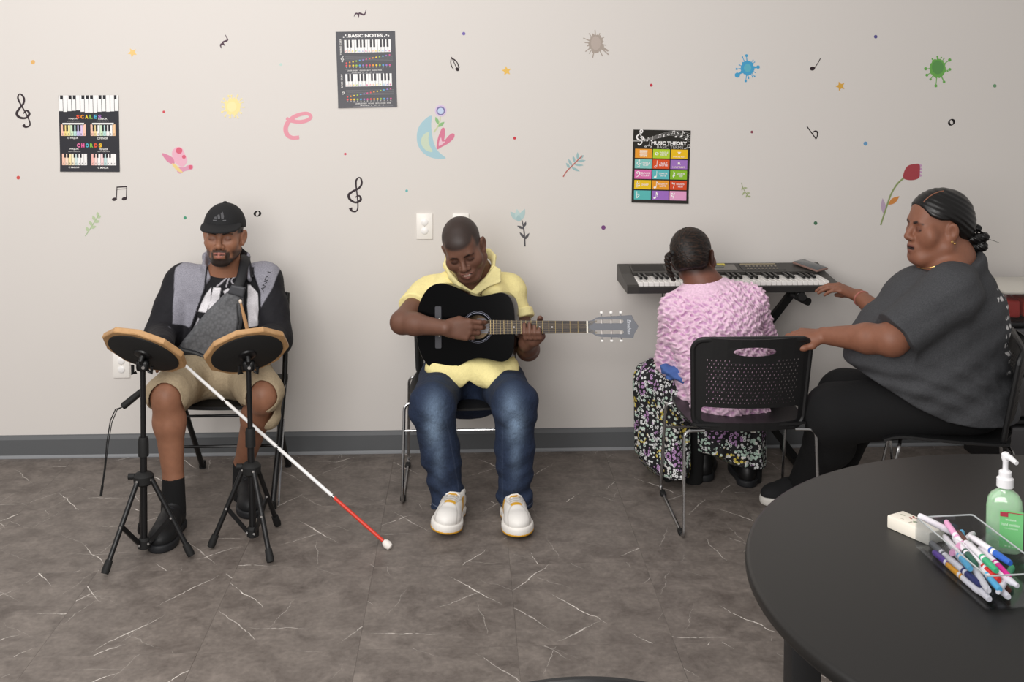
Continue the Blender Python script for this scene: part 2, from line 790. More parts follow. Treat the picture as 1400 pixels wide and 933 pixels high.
def head(fr, fat=0.0, k=0.012, smile=0.0, mouth_open=0.0):
    """face looks along local -y, up +z. Returns (prims, marks) with marks for painting"""
    s = fr.s
    R = fr.R
    E = lambda x, y, z, a, b, c, k=k, op='add', R2=None: ell(fr(x, y, z), (a * s, b * s, c * s), R2 or R, k * s, op)
    K = lambda a, b, r1, r2=None, k=k, op='add': cap(fr(*a), fr(*b), r1 * s, (r1 if r2 is None else r2) * s, k * s, op)
    pr = [E(0, .016, .045, .077, .097, .083), E(0, -.012, -.025, .063 + fat * .5, .078, .082, .03)]
    for q in (-1, 1):
        pr += [K((q * (.052 + fat), .0, -.058), (q * .022, -.062, -.098 - fat * .2), .02 + fat, .018 + fat, .025),
               E(q * (.042 + fat * .4), -.058, -.022, .026 + fat, .026, .026 + fat, .03)]
    pr += [E(0, -.07, -.1, .026, .02, .019, .02), K((-.034, -.079, .022), (.034, -.079, .022), .013, .013, .02),
           E(0, -.056, .05, .05, .03, .04, .03)]
    for q in (-1, 1):
        pr += [E(q * .031, -.098, .002, .019, .014, .0125, .014, 'sub'), E(q * .0315, -.0765, .0, .0155, .0125, .0125, .006)]
    pr += [K((0, -.09, .012), (0, -.108, -.026), .0075, .0115, .012), E(0, -.106, -.031, .0125, .012, .0105, .008)]
    for q in (-1, 1):
        pr += [E(q * .0145, -.097, -.034, .0095, .0105, .0085, .007)]
    mz = -.066
    up = .004 * smile
    pr += [E(0, -.083, mz, .032, .018, .022, .02),
           K((-.019 - .006 * smile, -.09, mz + .004 + up), (0, -.098, mz + .007), .0045, .0062, .006), K((.019 + .006 * smile, -.09, mz + .004 + up), (0, -.098, mz + .007), .0045, .0062, .006),
           K((-.016, -.09, mz - .006 + up - mouth_open), (0, -.0965, mz - .009 - mouth_open), .005, .0072, .006), K((.016, -.09, mz - .006 + up - mouth_open), (0, -.0965, mz - .009 - mouth_open), .005, .0072, .006),
           K((-.022 - .006 * smile, -.098, mz - .0005 + up - mouth_open * .5), (.022 + .006 * smile, -.098, mz - .0005 + up - mouth_open * .5), .0022 + mouth_open * .4, None, .003, 'sub')]
    for q in (-1, 1):
        Re = R @ Euler((0, q * math.radians(8), q * math.radians(-22))).to_matrix()
        pr += [E(q * .081, .014, -.004, .0095, .02, .033, .008, 'add', Re), E(q * .089, .006, .0, .007, .011, .018, .006, 'sub', Re),
               E(q * .078, .004, -.03, .008, .01, .011, .006)]
    marks = {
        'lips': [K((-.020, -.096, mz + .003 + up), (0, -.1, mz + .005), .0045, .0062), K((.020, -.096, mz + .003 + up), (0, -.102, mz + .005), .0045, .0062),
                 K((-.016, -.093, mz - .007 + up - mouth_open), (0, -.1, mz - .009 - mouth_open), .0045, .007), K((.016, -.093, mz - .007 + up - mouth_open), (0, -.1, mz - .009 - mouth_open), .0045, .007)],
        'lids': [E(q * .0315, -.085, .0, .018, .02, .0105) for q in (-1, 1)],
        'lash': [K((q * .0185, -.09, -.0035), (q * .0315, -.094, -.0075), .0028) for q in (-1, 1)] +
                [K((q * .0315, -.094, -.0075), (q * .0455, -.086, -.003), .0028) for q in (-1, 1)],
        'brow': [K((q * .016, -.094, .02), (q * .034, -.092, .025), .0045) for q in (-1, 1)] +
                [K((q * .034, -.092, .025), (q * .051, -.08, .019), .004, .003) for q in (-1, 1)],
        'nostril': [E(q * .009, -.103, -.041, .0042, .006, .004) for q in (-1, 1)],
        'mouthline': [K((-.022, q, mz - .0008 + up - mouth_open * .5), (.022, q, mz - .0008 + up - mouth_open * .5), .003 + mouth_open * .5) for q in (-.098, -.091, -.086)],
    }
    return pr, marks


def hand(fr, curls, spread=0.0, thumb=None, k=0.006, side=1):
    """local: y along the fingers, x towards the thumb (times side), z out of the back of the hand.
    curls: per finger (index..little) three bend angles in degrees towards the palm"""
    s = fr.s
    K = lambda a, b, r1, r2, kk=k: cap(fr(*a), fr(*b), r1 * s, r2 * s, kk * s)
    pr = []
    base = [(.030, .088), (.010, .092), (-.011, .089), (-.030, .080)]
    lens = [(.042, .026, .021), (.046, .029, .022), (.043, .027, .021), (.034, .021, .019)]
    rad = [(.0098, .0088, .0078, .0066), (.0100, .0090, .0080, .0068), (.0096, .0086, .0076, .0064), (.0086, .0076, .0068, .0058)]
    for i in range(4):
        bx, by = base[i]
        pr.append(cap(fr(side * bx * .55, .012, -.002), fr(side * bx, by, 0), .0155 * s, .0118 * s, .012 * s))
    pr.append(ell(fr(side * .002, .048, -.004), (.036 * s, .045 * s, .0155 * s), fr.R, .014 * s))
    tips = []
    for i in range(4):
        p = Vector((side * base[i][0], base[i][1], 0))
        ang = 0.0
        sp = side * (1.5 - i) * spread
        for j in range(3):
            ang += math.radians(curls[i][j])
            d = Vector((math.sin(sp) * math.cos(ang), math.cos(sp) * math.cos(ang), -math.sin(ang)))
            n = p + d * lens[i][j]
            pr.append(K(p, n, rad[i][j], rad[i][j + 1]))
            p = n
        tips.append(fr(*p))
    th = thumb or [(.022, .016, -.008), (.047, .040, -.020), (.058, .070, -.026), (.060, .096, -.028)]
    th = [(side * a, b, c) for a, b, c in th]
    rr = [.0165, .0125, .0105, .0082]
    for j in range(3):
        pr.append(K(th[j], th[j + 1], rr[j], rr[j + 1], .010))
    return pr


# ------------------------------------------------------------------ the room
def wall_material():
    m, nt, b = new_mat('painted_wall')
    b.inputs['Base Color'].default_value = (*lin('dbd6d1'), 1)
    b.inputs['Roughness'].default_value = 0.62
    b.inputs['Specular IOR Level'].default_value = 0.25
    add_bump(nt, b, 260, 0.10, 0.001, 4)
    return m


def floor_material():
    """grey-brown slate-look vinyl with thin broken white veins"""
    m, nt, b = new_mat('slate_vinyl')
    N, L = nt.nodes, nt.links
    tc = N.new('ShaderNodeTexCoord')
    oi = N.new('ShaderNodeObjectInfo')
    # every tile takes its own piece of the pattern
    off = N.new('ShaderNodeVectorMath')
    off.operation = 'SCALE'
    off.inputs[0].default_value = (37.0, 19.0, 0.0)
    L.new(oi.outputs['Random'], off.inputs['Scale'])
    ad = N.new('ShaderNodeVectorMath')
    ad.operation = 'ADD'
    L.new(tc.outputs['Object'], ad.inputs[0])
    L.new(off.outputs[0], ad.inputs[1])
    base = ad.outputs[0]
    n1 = N.new('ShaderNodeTexNoise')
    n1.inputs['Scale'].default_value = 9
    n1.inputs['Detail'].default_value = 8
    n1.inputs['Roughness'].default_value = 0.68
    n1.inputs['Distortion'].default_value = 0.5
    L.new(base, n1.inputs['Vector'])
    r1 = N.new('ShaderNodeValToRGB')
    e = r1.color_ramp.elements
    e[0].position, e[0].color = 0.30, (*lin('5b534e'), 1)
    e[1].position, e[1].color = 0.72, (*lin('877e77'), 1)
    x = e.new(0.5)
    x.color = (*lin('736b65'), 1)
    L.new(n1.outputs[0], r1.inputs[0])
    n2 = N.new('ShaderNodeTexNoise')
    n2.inputs['Scale'].default_value = 60
    n2.inputs['Detail'].default_value = 4
    L.new(base, n2.inputs['Vector'])
    mx = N.new('ShaderNodeMix')
    mx.data_type = 'RGBA'
    mx.blend_type = 'OVERLAY'
    mx.inputs['Factor'].default_value = 0.35
    L.new(r1.outputs[0], mx.inputs['A'])
    L.new(n2.outputs[0], mx.inputs['B'])
    col = mx.outputs['Result']
    wob = N.new('ShaderNodeTexNoise')
    wob.inputs['Scale'].default_value = 14
    wob.inputs['Detail'].default_value = 3
    L.new(base, wob.inputs['Vector'])
    total = None

    def math_(op, a, bb=None, c=None):
        q = N.new('ShaderNodeMath')
        q.operation = op
        for i, s in enumerate((a, bb, c)):
            if s is None:
                continue
            if isinstance(s, (int, float)):
                q.inputs[i].default_value = s
            else:
                L.new(s, q.inputs[i])
        return q.outputs[0]
    for (ang, cell, half, wid, keep, amt, seed) in ((52, .36, .14, .0016, .62, 1.0, 0), (-55, .38, .14, .0016, .60, 0.95, 5), (-38, .44, .10, .0015, .45, 0.8, 21),
                                                   (4, .42, .12, .0013, .55, .7, 9), (80, .46, .12, .0013, .45, .6, 13), (-72, .33, .12, .0009, .6, .3, 17), (36, .33, .12, .0009, .6, .3, 31)):
        mp = N.new('ShaderNodeMapping')
        mp.inputs['Rotation'].default_value = (0, 0, math.radians(ang))
        mp.inputs['Location'].default_value = (seed * 1.37, seed * 0.71, 0)
        L.new(base, mp.inputs[0])
        vo = N.new('ShaderNodeTexVoronoi')
        vo.voronoi_dimensions = '2D'
        vo.inputs['Scale'].default_value = 1.0 / cell
        L.new(mp.outputs[0], vo.inputs['Vector'])
        df = N.new('ShaderNodeVectorMath')
        df.operation = 'SUBTRACT'
        L.new(mp.outputs[0], df.inputs[0])
        L.new(vo.outputs['Position'], df.inputs[1])
        sx = N.new('ShaderNodeSeparateXYZ')
        L.new(df.outputs[0], sx.inputs[0])
        w = math_('MULTIPLY', math_('SUBTRACT', wob.outputs[0], 0.5), 0.035)
        across = math_('ABSOLUTE', math_('ADD', sx.outputs[1], w))
        along = math_('ABSOLUTE', sx.outputs[0])
        taper = math_('SUBTRACT', 1.0, math_('DIVIDE', along, half))
        width = math_('MULTIPLY', math_('MAXIMUM', taper, 0.0), wid * 1.7)
        line = math_('SUBTRACT', 1.0, math_('DIVIDE', across, math_('MAXIMUM', width, 1e-5)))
        line = math_('MINIMUM', math_('MULTIPLY', math_('MAXIMUM', line, 0.0), 2.0), 1.0)
        line = math_('MULTIPLY', line, math_('GREATER_THAN', taper, 0.0))
        sc = N.new('ShaderNodeSeparateColor')
        L.new(vo.outputs['Color'], sc.inputs[0])
        on = math_('MULTIPLY', math_('GREATER_THAN', sc.outputs[0], 1 - keep), math_('MULTIPLY', math_('ADD', sc.outputs[1], 0.25), amt * 1.1))
        v = math_('MULTIPLY', line, math_('MINIMUM', on, 1.0))
        total = v if total is None else math_('MAXIMUM', total, v)
    brk = N.new('ShaderNodeMapRange')
    brk.inputs['From Min'].default_value = 0.32
    brk.inputs['From Max'].default_value = 0.5
    L.new(n2.outputs[0], brk.inputs[0])
    total = math_('MULTIPLY', total, brk.outputs[0])
    mv = N.new('ShaderNodeMix')
    mv.data_type = 'RGBA'
    mv.inputs['B'].default_value = (*lin('e9e2da'), 1)
    L.new(col, mv.inputs['A'])
    L.new(total, mv.inputs['Factor'])
    L.new(mv.outputs['Result'], b.inputs['Base Color'])
    b.inputs['Roughness'].default_value = 0.48
    b.inputs['Specular IOR Level'].default_value = 0.35
    bp = N.new('ShaderNodeBump')
    bp.inputs['Strength'].default_value = 0.18
    bp.inputs['Distance'].default_value = 0.002
    L.new(n1.outputs[0], bp.inputs['Height'])
    L.new(bp.outputs[0], b.inputs['Normal'])
    return m


M_WALL = wall_material()
M_FLOOR = floor_material()
o = MB().box((0.3, 0.06, 1.5), (9.4, 0.12, 3.0)).build('wall_back', M_WALL, smooth=False)
structure(o, 'warm white painted wall with coloured stickers')
M_SUB = mat('floor_joint', '5a534d', 0.8)
flo = MB().box((0.3, -3.2, -0.06), (9.4, 6.5, 0.112)).build('floor', M_SUB, smooth=False)
structure(flo, 'grey slate-look vinyl tile floor with thin white veins')
# vinyl tiles laid edge to edge: joints seen at photo columns 502 and 700 in one row
TW, TD = 0.475, 0.56
tx0 = PZ(697, 772, 0).x
ty0 = PZ(697, 772, 0).y
tb = MB()
tb.raw([(-TW / 2 + .0002, -TD / 2 + .0002, 0), (TW / 2 - .0004, -TD / 2 + .0002, 0), (TW / 2 - .0004, TD / 2 - .0002, 0), (-TW / 2 + .0002, TD / 2 - .0002, 0)] +
       [(sx * (TW / 2 - .0002), sy * (TD / 2 - .0002), -.004) for sx, sy in ((-1, -1), (1, -1), (1, 1), (-1, 1))],
       [(0, 1, 2, 3), (0, 4, 5, 1), (1, 5, 6, 2), (2, 6, 7, 3), (3, 7, 4, 0), (7, 6, 5, 4)])
tile0 = None
for i in range(-10, 9):
    for j in range(-6, 3):
        cx, cy = tx0 + (i + .5) * TW, ty0 + (j + .5) * TD
        if cx < -4.2 or cx > 4.75 or cy > 0.25 or cy < -4.6:
            continue
        if tile0 is None:
            t = tile0 = tb.build('tile', M_FLOOR, flo, smooth=False, world_mesh=False)
        else:
            t = tile0.copy()
            COL.objects.link(t)
        t.location = (cx, cy, 0.0)
        t.rotation_euler = (0, 0, math.pi * rnd.choice((0, 1)))
# the far row is cut where it meets the wall: the baseboard stands on it

M_BASE = mat('grey_baseboard', '5f6163', 0.5)
M_SHOE = mat('baseboard_toe', '86888b', 0.45)
bb = MB()
bb.raw([(-4.4, 0, 0), (-4.4, -.012, 0), (-4.4, -.014, .084), (-4.4, -.006, .098), (-4.4, 0, .102), (5.0, 0, 0), (5.0, -.012, 0), (5.0, -.014, .084), (5.0, -.006, .098), (5.0, 0, .102)],
       [(0, 1, 6, 5), (1, 2, 7, 6), (2, 3, 8, 7), (3, 4, 9, 8), (0, 4, 3, 2, 1), (5, 6, 7, 8, 9)])
bbo = bb.build('baseboard_back', M_BASE, smooth=False)
structure(bbo, 'dark grey baseboard along the wall')
sh = MB()
sh.raw([(x, y, z) for x in (-4.4, 5.0) for (y, z) in ((-.013, 0.0005), (-.021, 0.0005), (-.020, .006), (-.0138, .014))],
       [(0, 1, 5, 4), (1, 2, 6, 5), (2, 3, 7, 6), (0, 3, 2, 1), (4, 5, 6, 7)])
sh.build('toe_strip', M_SHOE, bbo, smooth=False)


# ------------------------------------------------------------------ wall plates
M_PLATE = mat('outlet_plate', 'f3efe9', 0.35)
M_COVER = mat('outlet_cover', 'f6f4f2', 0.3)
M_DARKHOLE = mat('dark_slot', '2a2826', 0.6)


def wall_plate(px, py, label, covers=True):
    c = P(px, py, 0)
    e = empty('outlet_plate', (c.x, 0, c.z))
    tag(e, label, 'outlet', 'white wall plates')
    MB().rbox((c.x, -.0035, c.z), (.0735, .007, .117), .003, 2).build('plate', M_PLATE, e)
    if covers:
        for dz in (.0195, -.0195):
            MB().lathe([(.0155, 0), (.0155, .003), (.0135, .0045)], (c.x, -.0068, c.z + dz), Matrix.Rotation(math.radians(90), 3, 'X'), 24).build('safety_cap', M_COVER, e)
    MB().cyl((c.x, -.0065, c.z), (c.x, -.0078, c.z), .0028, seg=10).build('screw', mat('screw', 'c9c6c2', .4), e)


wall_plate(166.5, 499, 'white outlet plate with two round safety caps, low on the wall behind a drum pad')
wall_plate(580.5, 309.5, 'white outlet plate with two round safety caps, above the guitarist')
wall_plate(630, 309.5, 'blank cream wall plate just behind the head of the guitarist', False)


# ------------------------------------------------------------------ stickers on the wall
def ptw(p, y=0.0):
    q = P(p[0], p[1], 0)
    return (q.x, q.z)


W2 = Matrix(((1, 0, 0, 0), (0, 0, -1, 0), (0, 1, 0, 0), (0, 0, 0, 1)))   # (x, y, z) -> (x, -z, y): flat shape onto the wall


def flat_on_wall(loops, layer=0, thick=.0005):
    me = loops_mesh([[ptw(p) for p in lp] for lp in loops], thick + .0003 * layer)
    return xform(me, W2)


def strokes_on_wall(strokes, layer=0, thick=.0005):
    mb = MB()
    for i, (pts, w) in enumerate(strokes):
        wp = [ptw(p) for p in pts]
        k = 1 / 305.0
        ww = [x * k for x in w] if hasattr(w, '__len__') else w * k
        stroke_mesh_add(mb, wp, ww, thick + .0003 * layer + .00002 * i)
    me = bpy.data.meshes.new('strokes')
    me.from_pydata(mb.v, [], mb.f)
    return xform(me, W2)


def sticker(name, label, cat, pieces, group=None):
    """pieces: (part name, mesh, colour)"""
    def m_(c):
        return mat('sticker_' + c, c, .55, spec=.25, var=None)
    if len(pieces) == 1:
        pn, me, c = pieces[0]
        me.materials.append(m_(c))
        root = link(name, me)
    else:
        xs = [v.co for v in pieces[0][1].vertices]
        ctr = sum((Vector(x) for x in xs), Vector()) / len(xs)
        root = empty(name, (ctr.x, 0, ctr.z))
        for pn, me, c in pieces:
            me.materials.append(m_(c))
            link(pn, me, root)
    return tag(root, label, cat, group)


INK = '3a3034'


def clef(px, py, h, tilt, layer=0):
    """treble clef centred at (px,py), height h px"""
    pts = [(.02, .03), (.16, .10), (.22, -.04), (.06, -.14), (-.14, -.06), (-.20, .10), (-.06, .24), (.12, .36), (.20, .52), (.16, .68), (.08, .72), (.0, .60), (.03, .36), (.10, .05), (.15, -.30), (.10, -.44), (-.04, -.44), (-.10, -.34)]
    w = [.03, .05, .075, .06, .075, .08, .065, .06, .06, .05, .035, .055, .045, .04, .04, .045, .06, .11]
    c, s = math.cos(-tilt), math.sin(-tilt)
    out = []
    for x, y in pts:
        y -= .13
        x, y = x * .85 * h, y * .85 * h
        out.append((px + x * c - y * s, py - (x * s + y * c)))
    return strokes_on_wall([(out, [q * h * .95 for q in w])], layer)


def leafp(cx, cy, L, wd, ang, n=14):
    """pointed leaf outline"""
    out = []
    for i in range(n):
        t = i / (n - 1)
        out.append((t * L, math.sin(math.pi * t ** .9) * wd / 2))
    for i in range(n - 2, 0, -1):
        t = i / (n - 1)
        out.append((t * L, -math.sin(math.pi * t ** .9) * wd / 2))
    c, s = math.cos(ang), math.sin(ang)
    return [(cx + x * c - y * s, cy - (x * s + y * c)) for x, y in out]


sticker('treble_clef_sticker', 'black treble clef sticker beside the scales poster', 'sticker', [('clef', clef(30, 152, 46, -.30), INK)], 'music note stickers')
sticker('treble_clef_sticker', 'black treble clef sticker between the drummer and the guitarist', 'sticker', [('clef', clef(485, 266, 47, .10), INK)], 'music note stickers')
for (x, y, a, lab) in ((307, 57, -.25, 'dark wavy quarter rest sticker above the yellow splat'), (493.5, 19, -1.0, 'dark wavy rest sticker above the basic notes poster')):
    c, s = math.cos(a), math.sin(a)
    pts = [(-1.5, 9.5), (2.5, 5), (3, 2.5), (-1, -.5), (-2, -2), (2, -5), (-2.5, -3.8), (-4, -6), (-2, -10)]
    q = [(x + u * c - v * s, y - (u * s + v * c)) for u, v in pts]
    sticker('rest_sticker', lab, 'sticker', [('rest', strokes_on_wall([(q, [.6, 1.6, 2.2, 2.4, 1.6, .7, 1.8, 2.0, .5])]), '54404c')], 'music note stickers')
sticker('beamed_notes_sticker', 'pair of beamed music notes sticker below the scales poster', 'sticker',
        [('note_head', flat_on_wall([circle(156.5, 272.5, 3.5, 2.3, 18, -.2)]), INK), ('note_head', flat_on_wall([circle(170, 271.8, 3.5, 2.3, 18, -.2)]), INK),
         ('stems', strokes_on_wall([([(159.2, 272), (159.6, 264), (160, 255.5)], 1.1), ([(172.8, 271), (173, 263), (173.3, 254.8)], 1.1), ([(159.6, 256), (166, 255.6), (173.6, 255.2)], 1.6), ([(159.8, 259), (166, 258.5), (173.2, 258)], .8)], 1), INK)], 'music note stickers')
sticker('eighth_note_sticker', 'tilted dark eighth note sticker near the purple dot', 'sticker',
        [('note_head', flat_on_wall([circle(625.2, 94.8, 2.9, 2.3, 18, .7)]), '33292b'),
         ('stem', strokes_on_wall([([(624, 92.5), (621, 86), (617.2, 78)], 1.0), ([(617.2, 79), (622, 82.5), (625.5, 86.5), (627.5, 93)], [1.4, 1.8, 1.2, 1.8]), ([(617.2, 79), (616.2, 85), (617.6, 91), (620.5, 95)], [1.2, 1.2, 1.2, .6])], 1), '33292b')], 'music note stickers')
for (x, y, a, lab) in ((352, 292.3, 0.1, 'black whole note sticker beside the cap of the drummer'), (1300.8, 167.3, .7, 'tilted black whole note sticker below the green splat')):
    sticker('whole_note_sticker', lab, 'sticker', [('note', flat_on_wall([circle(x, y, 5.3, 4.1, 26, -a), circle(x, y, 2.0, 3.2, 20, -a + .45)]), '201b1c')], 'music note stickers')
sticker('quarter_note_sticker', 'dark quarter note sticker next to the blue splat', 'sticker',
        [('note_head', flat_on_wall([circle(1110.7, 93.8, 3.6, 2.7, 20, -.15)]), '33262a'), ('stem', strokes_on_wall([([(1113.6, 93), (1118, 86.5), (1121.8, 79.6)], 1.0)], 1), '33262a')], 'music note stickers')
sticker('flat_sign_sticker', 'tilted dark flat sign sticker left of the blue dot', 'sticker',
        [('sign', strokes_on_wall([([(1103.4, 173.2), (1109, 181), (1115.7, 190.2)], 1.4), ([(1111.2, 184), (1112, 180.6), (1115, 179.4), (1117.6, 181), (1117.6, 185), (1115.8, 190)], [.8, 1.2, 2.0, 2.2, 1.6, 1.0])]), '2b2426')], 'music note stickers')
for (x, y, r, c, lab) in ((45, 85, 2.9, 'e2b36f', 'orange dot sticker above the scales poster'), (25, 243, 2.5, 'cf5a54', 'red dot sticker near the lower left of the scales poster'),
                          (224, 153, 1.8, 'd0565e', 'small red dot sticker beside the yellow splat'), (384, 88.3, 1.9, 'bfd8cf', 'very pale teal dot sticker left of the basic notes poster'),
                          (472, 210.6, 1.8, 'd0586c', 'small pink-red dot sticker above a treble clef sticker'), (556, 261, 1.8, '6db5b5', 'small teal dot sticker under the crescent moon'),
                          (634, 46, 2.3, '7a6cae', 'lilac dot sticker above the tilted eighth note'), (703.6, 189, 2.0, 'c93b48', 'small red dot sticker beside the pink heart'),
                          (825, 311.2, 3.0, '7c4c82', 'plum dot sticker right of the pale blue flower'), (890.3, 116.6, 2.0, 'c23b48', 'small red dot sticker above the music theory poster'),
                          (1028, 180.6, 1.9, '8a4756', 'small maroon dot sticker right of the music theory poster'), (1197.2, 50.2, 2.4, '5c5690', 'indigo dot sticker between the quarter note and the green splat'),
                          (1183.3, 196.4, 2.8, '6a9cc4', 'blue dot sticker above the tulip'), (1115, 305.3, 2.5, '4c7458', 'dark green dot sticker above the keyboard'),
                          (1360, 117.4, 2.4, '6f9a74', 'green dot sticker right of the green splat'), (253, 298, 2.1, '4f9a7a', 'green dot sticker left of the cap of the drummer')):
    sticker('dot_sticker', lab, 'sticker', [('dot', flat_on_wall([circle(x, y, r, n=20)]), c)], 'dot stickers')
for (x, y, a, c, lab) in ((181, 72, .5, 'ecc984', 'pale orange star sticker above the scales poster'), (692.5, 97, .15, 'e9be62', 'orange star sticker left of the grey splat'), (1149, 118, .35, 'd9a84c', 'mustard star sticker below the quarter note')):
    st = []
    for i in range(10):
        r = 6.6 if i % 2 == 0 else 3.3
        t = a + math.pi / 2 + i * math.pi / 5
        st.append((x + r * math.cos(t), y - r * math.sin(t)))
    sticker('star_sticker', lab, 'sticker', [('star', flat_on_wall([smooth_loop(st, 3)]), c)], 'star stickers')


def splat(cx, cy, rx, ry, spikes, seed, blunt=.12, jag=.10):
    """spikes: (angle deg, length from centre, tip radius)"""
    rr = random.Random(seed)
    base = []
    n = 72
    ph = [rr.uniform(0, 6.28) for _ in range(5)]
    for i in range(n):
        a = 2 * math.pi * i / n
        k = 1 + jag * sum(math.sin((5 + 3 * j) * a + ph[j]) for j in range(5)) / 2.5
        base.append((cx + rx * k * math.cos(a), cy - ry * k * math.sin(a)))
    blobs = [base]
    parts = []
    for (a, L, tr, nw) in spikes:
        a = math.radians(a)
        d = (math.cos(a), -math.sin(a))
        r0 = min(rx, ry) * .8
        parts.append(([(cx + d[0] * r0, cy + d[1] * r0), (cx + d[0] * (r0 + L) / 2, cy + d[1] * (r0 + L) / 2), (cx + d[0] * L, cy + d[1] * L)], [nw * 2.0, nw, nw]))
        if tr > 0:
            blobs.append(circle(cx + d[0] * L, cy + d[1] * L, tr, n=14))
    return blobs, parts


def splat_sticker(name, label, cx, cy, rx, ry, spikes, seed, c1, c2, inner, jag=.10, extra=None):
    blobs, parts = splat(cx, cy, rx, ry, spikes, seed, jag=jag)
    mats_ = []
    me_parts = [flat_on_wall([b_], 0, .0005 + .00004 * i_) for i_, b_ in enumerate(blobs)] + [strokes_on_wall([s_], 0, .0003) for s_ in parts]
    me = join_meshes('splat', [(m_, 0) for m_ in me_parts], [])
    pcs = [('splash', me, c1), ('inner_blot', flat_on_wall([circle(*inner)], 1), c2)]
    if extra:
        pcs.append(extra)
    sticker(name, label, 'sticker', pcs, 'paint splat stickers')


rr = random.Random(3)
splat_sticker('paint_splat_sticker', 'yellow paint splat sticker', 318, 146, 11, 11.5, [(i * 23 + rr.uniform(-6, 6), rr.uniform(13.5, 17), rr.uniform(.9, 1.6), 1.0) for i in range(15)], 1, 'f2e1a0', 'f4e7ae', (317, 146, 6.5, 7, 20), .12)
splat_sticker('paint_splat_sticker', 'grey-brown paint splat sticker with thin spikes', 815, 59.5, 10, 12.5,
              [(95, 18.5, 0, 1.4), (70, 15, 0, 1.4), (40, 14, 0, 1.6), (125, 17, 0, 1.2), (157, 18.5, .7, 1.3), (175, 15, .8, 1.4), (195, 13, 0, 1.4), (217, 18, .6, 1.3), (235, 17, 0, 1.2), (256, 19.5, .8, 1.5), (275, 13, 0, 3),
               (297, 19, .6, 1.3), (318, 22, .9, 1.6), (328, 19, .8, 2.6), (350, 14, 0, 1.4), (325, 15, 0, 4)], 5, 'ab9f95', 'b8aba2', (814.5, 59, 6.6, 9.5, 20), .12)
splat_sticker('paint_splat_sticker', 'blue paint splat sticker with droplets', 1022, 93, 9.2, 10,
              [(95, 17, 2.0, 1.2), (115, 16.5, 1.0, 1.0), (5, 14.5, 2.4, 2.4), (185, 15, 1.5, 1.0), (215, 17, 3.6, 2.8), (262, 18, 1.6, 1.0), (275, 14, 1.2, 1), (310, 15, 1.0, .8), (300, 14, 1, .8), (55, 13, .8, .8), (40, 12.6, .7, .8), (160, 12, .9, .8), (330, 12, .8, .8)], 9, '4ba3cf', '63b4c8', (1022, 93, 5.2, 5.6, 20), .07)
splat_sticker('paint_splat_sticker', 'green paint splat sticker with droplets', 1282, 93.5, 11, 13,
              [(35, 20, 2.2, 1.0), (355, 16.5, 2.0, 1.0), (345, 14, 1.2, 1), (182, 16.5, 2.2, 1.0), (212, 17.5, 2.0, 1.0), (237, 18, 1.6, 1.0), (264, 24, 2.0, 1.0), (295, 20.5, 1.8, 1.6), (92, 15.8, 1.2, 1.6), (72, 15.6, 1.0, 1), (58, 16, .9, 1), (120, 15, 1, 2)], 12, '6fae57', '629a57', (1282, 92, 8, 9.5, 22), .05)

sticker('ribbon_letter_sticker', 'pink ribbon letter e sticker', 'sticker', [('ribbon', strokes_on_wall([([(391.5, 161.5), (398, 165), (410, 166.8), (420, 164.5), (425, 160), (421, 155.5), (412, 156), (402, 160), (394, 167), (390.5, 176), (393, 184.5), (400, 188.5), (409, 187.8)], [4, 5, 5.2, 5, 4.6, 4.6, 5, 5.6, 6, 6.2, 6, 5.2, 5])]), 'e39aa8')])
sticker('butterfly_sticker', 'pink and lilac butterfly sticker', 'sticker',
        [('upper_wing', flat_on_wall([smooth_loop([(240, 223), (235.5, 214), (236, 206), (242, 201), (249, 203), (253, 211), (256, 220), (250, 228)], 5)]), 'e8b3c4'),
         ('left_wing', flat_on_wall([smooth_loop([(238, 225), (229, 221), (222, 212), (222.5, 209.5), (230, 212), (237, 217)], 5)], 1), 'd88ba6'),
         ('lower_wing', flat_on_wall([smooth_loop([(244, 228), (251, 229), (257, 226), (263.5, 226), (263, 231.5), (256, 233), (250, 235), (246, 237.5), (242, 234)], 5)], 1), 'dc9db6'),
         *[('wing_spot', flat_on_wall([circle(*q_, n=16)], 2), 'd9697f') for q_ in ((245, 206, 4.4), (251.5, 214.5, 2.6), (260.5, 228.5, 2.8))],
         ('body', flat_on_wall([smooth_loop([(235, 223.5), (240, 225), (246, 231), (250, 236), (244, 234.5), (238, 229)], 4)], 3), 'ead08e')])
sticker('crescent_moon_sticker', 'pale blue crescent moon sticker', 'sticker',
        [('crescent', flat_on_wall([smooth_loop([(589.8, 158), (578, 166), (571, 178), (570.2, 193), (575, 205), (584, 213), (596, 217), (609.5, 216.5), (599, 207), (593, 195), (590.5, 182), (589.5, 170)], 4)]), 'a8c9d3'),
         ('inner_crescent', flat_on_wall([smooth_loop([(586.5, 180.5), (579, 184.5), (575.5, 193), (578, 201), (584, 206.5), (591.5, 207.5), (587.5, 199), (585.8, 190)], 4)], 1), 'c9d6c0')])
sticker('ring_flower_sticker', 'lilac ring flower sticker with green leaves', 'sticker',
        [('stem', strokes_on_wall([([(602, 159), (601, 167), (598, 174), (593, 181)], [1.6, 1.8, 2.0, 2.0])]), 'c8cfa6'),
         ('leaf', flat_on_wall([leafp(599.5, 170, 11, 4.4, math.radians(112))], 1), '8fbc84'), ('leaf', flat_on_wall([leafp(599, 173.5, 11, 4.6, math.radians(38))], 1), '8fbc84'),
         ('petal_ring', flat_on_wall([circle(602.5, 151.5, 8, n=30)], 1), 'd6c3de'), ('ring', flat_on_wall([circle(602.5, 151.5, 6, n=28)], 2), '8079a4'), ('flower_centre', flat_on_wall([circle(602.5, 151.8, 4.2, n=24)], 3), 'c3d3ea')])
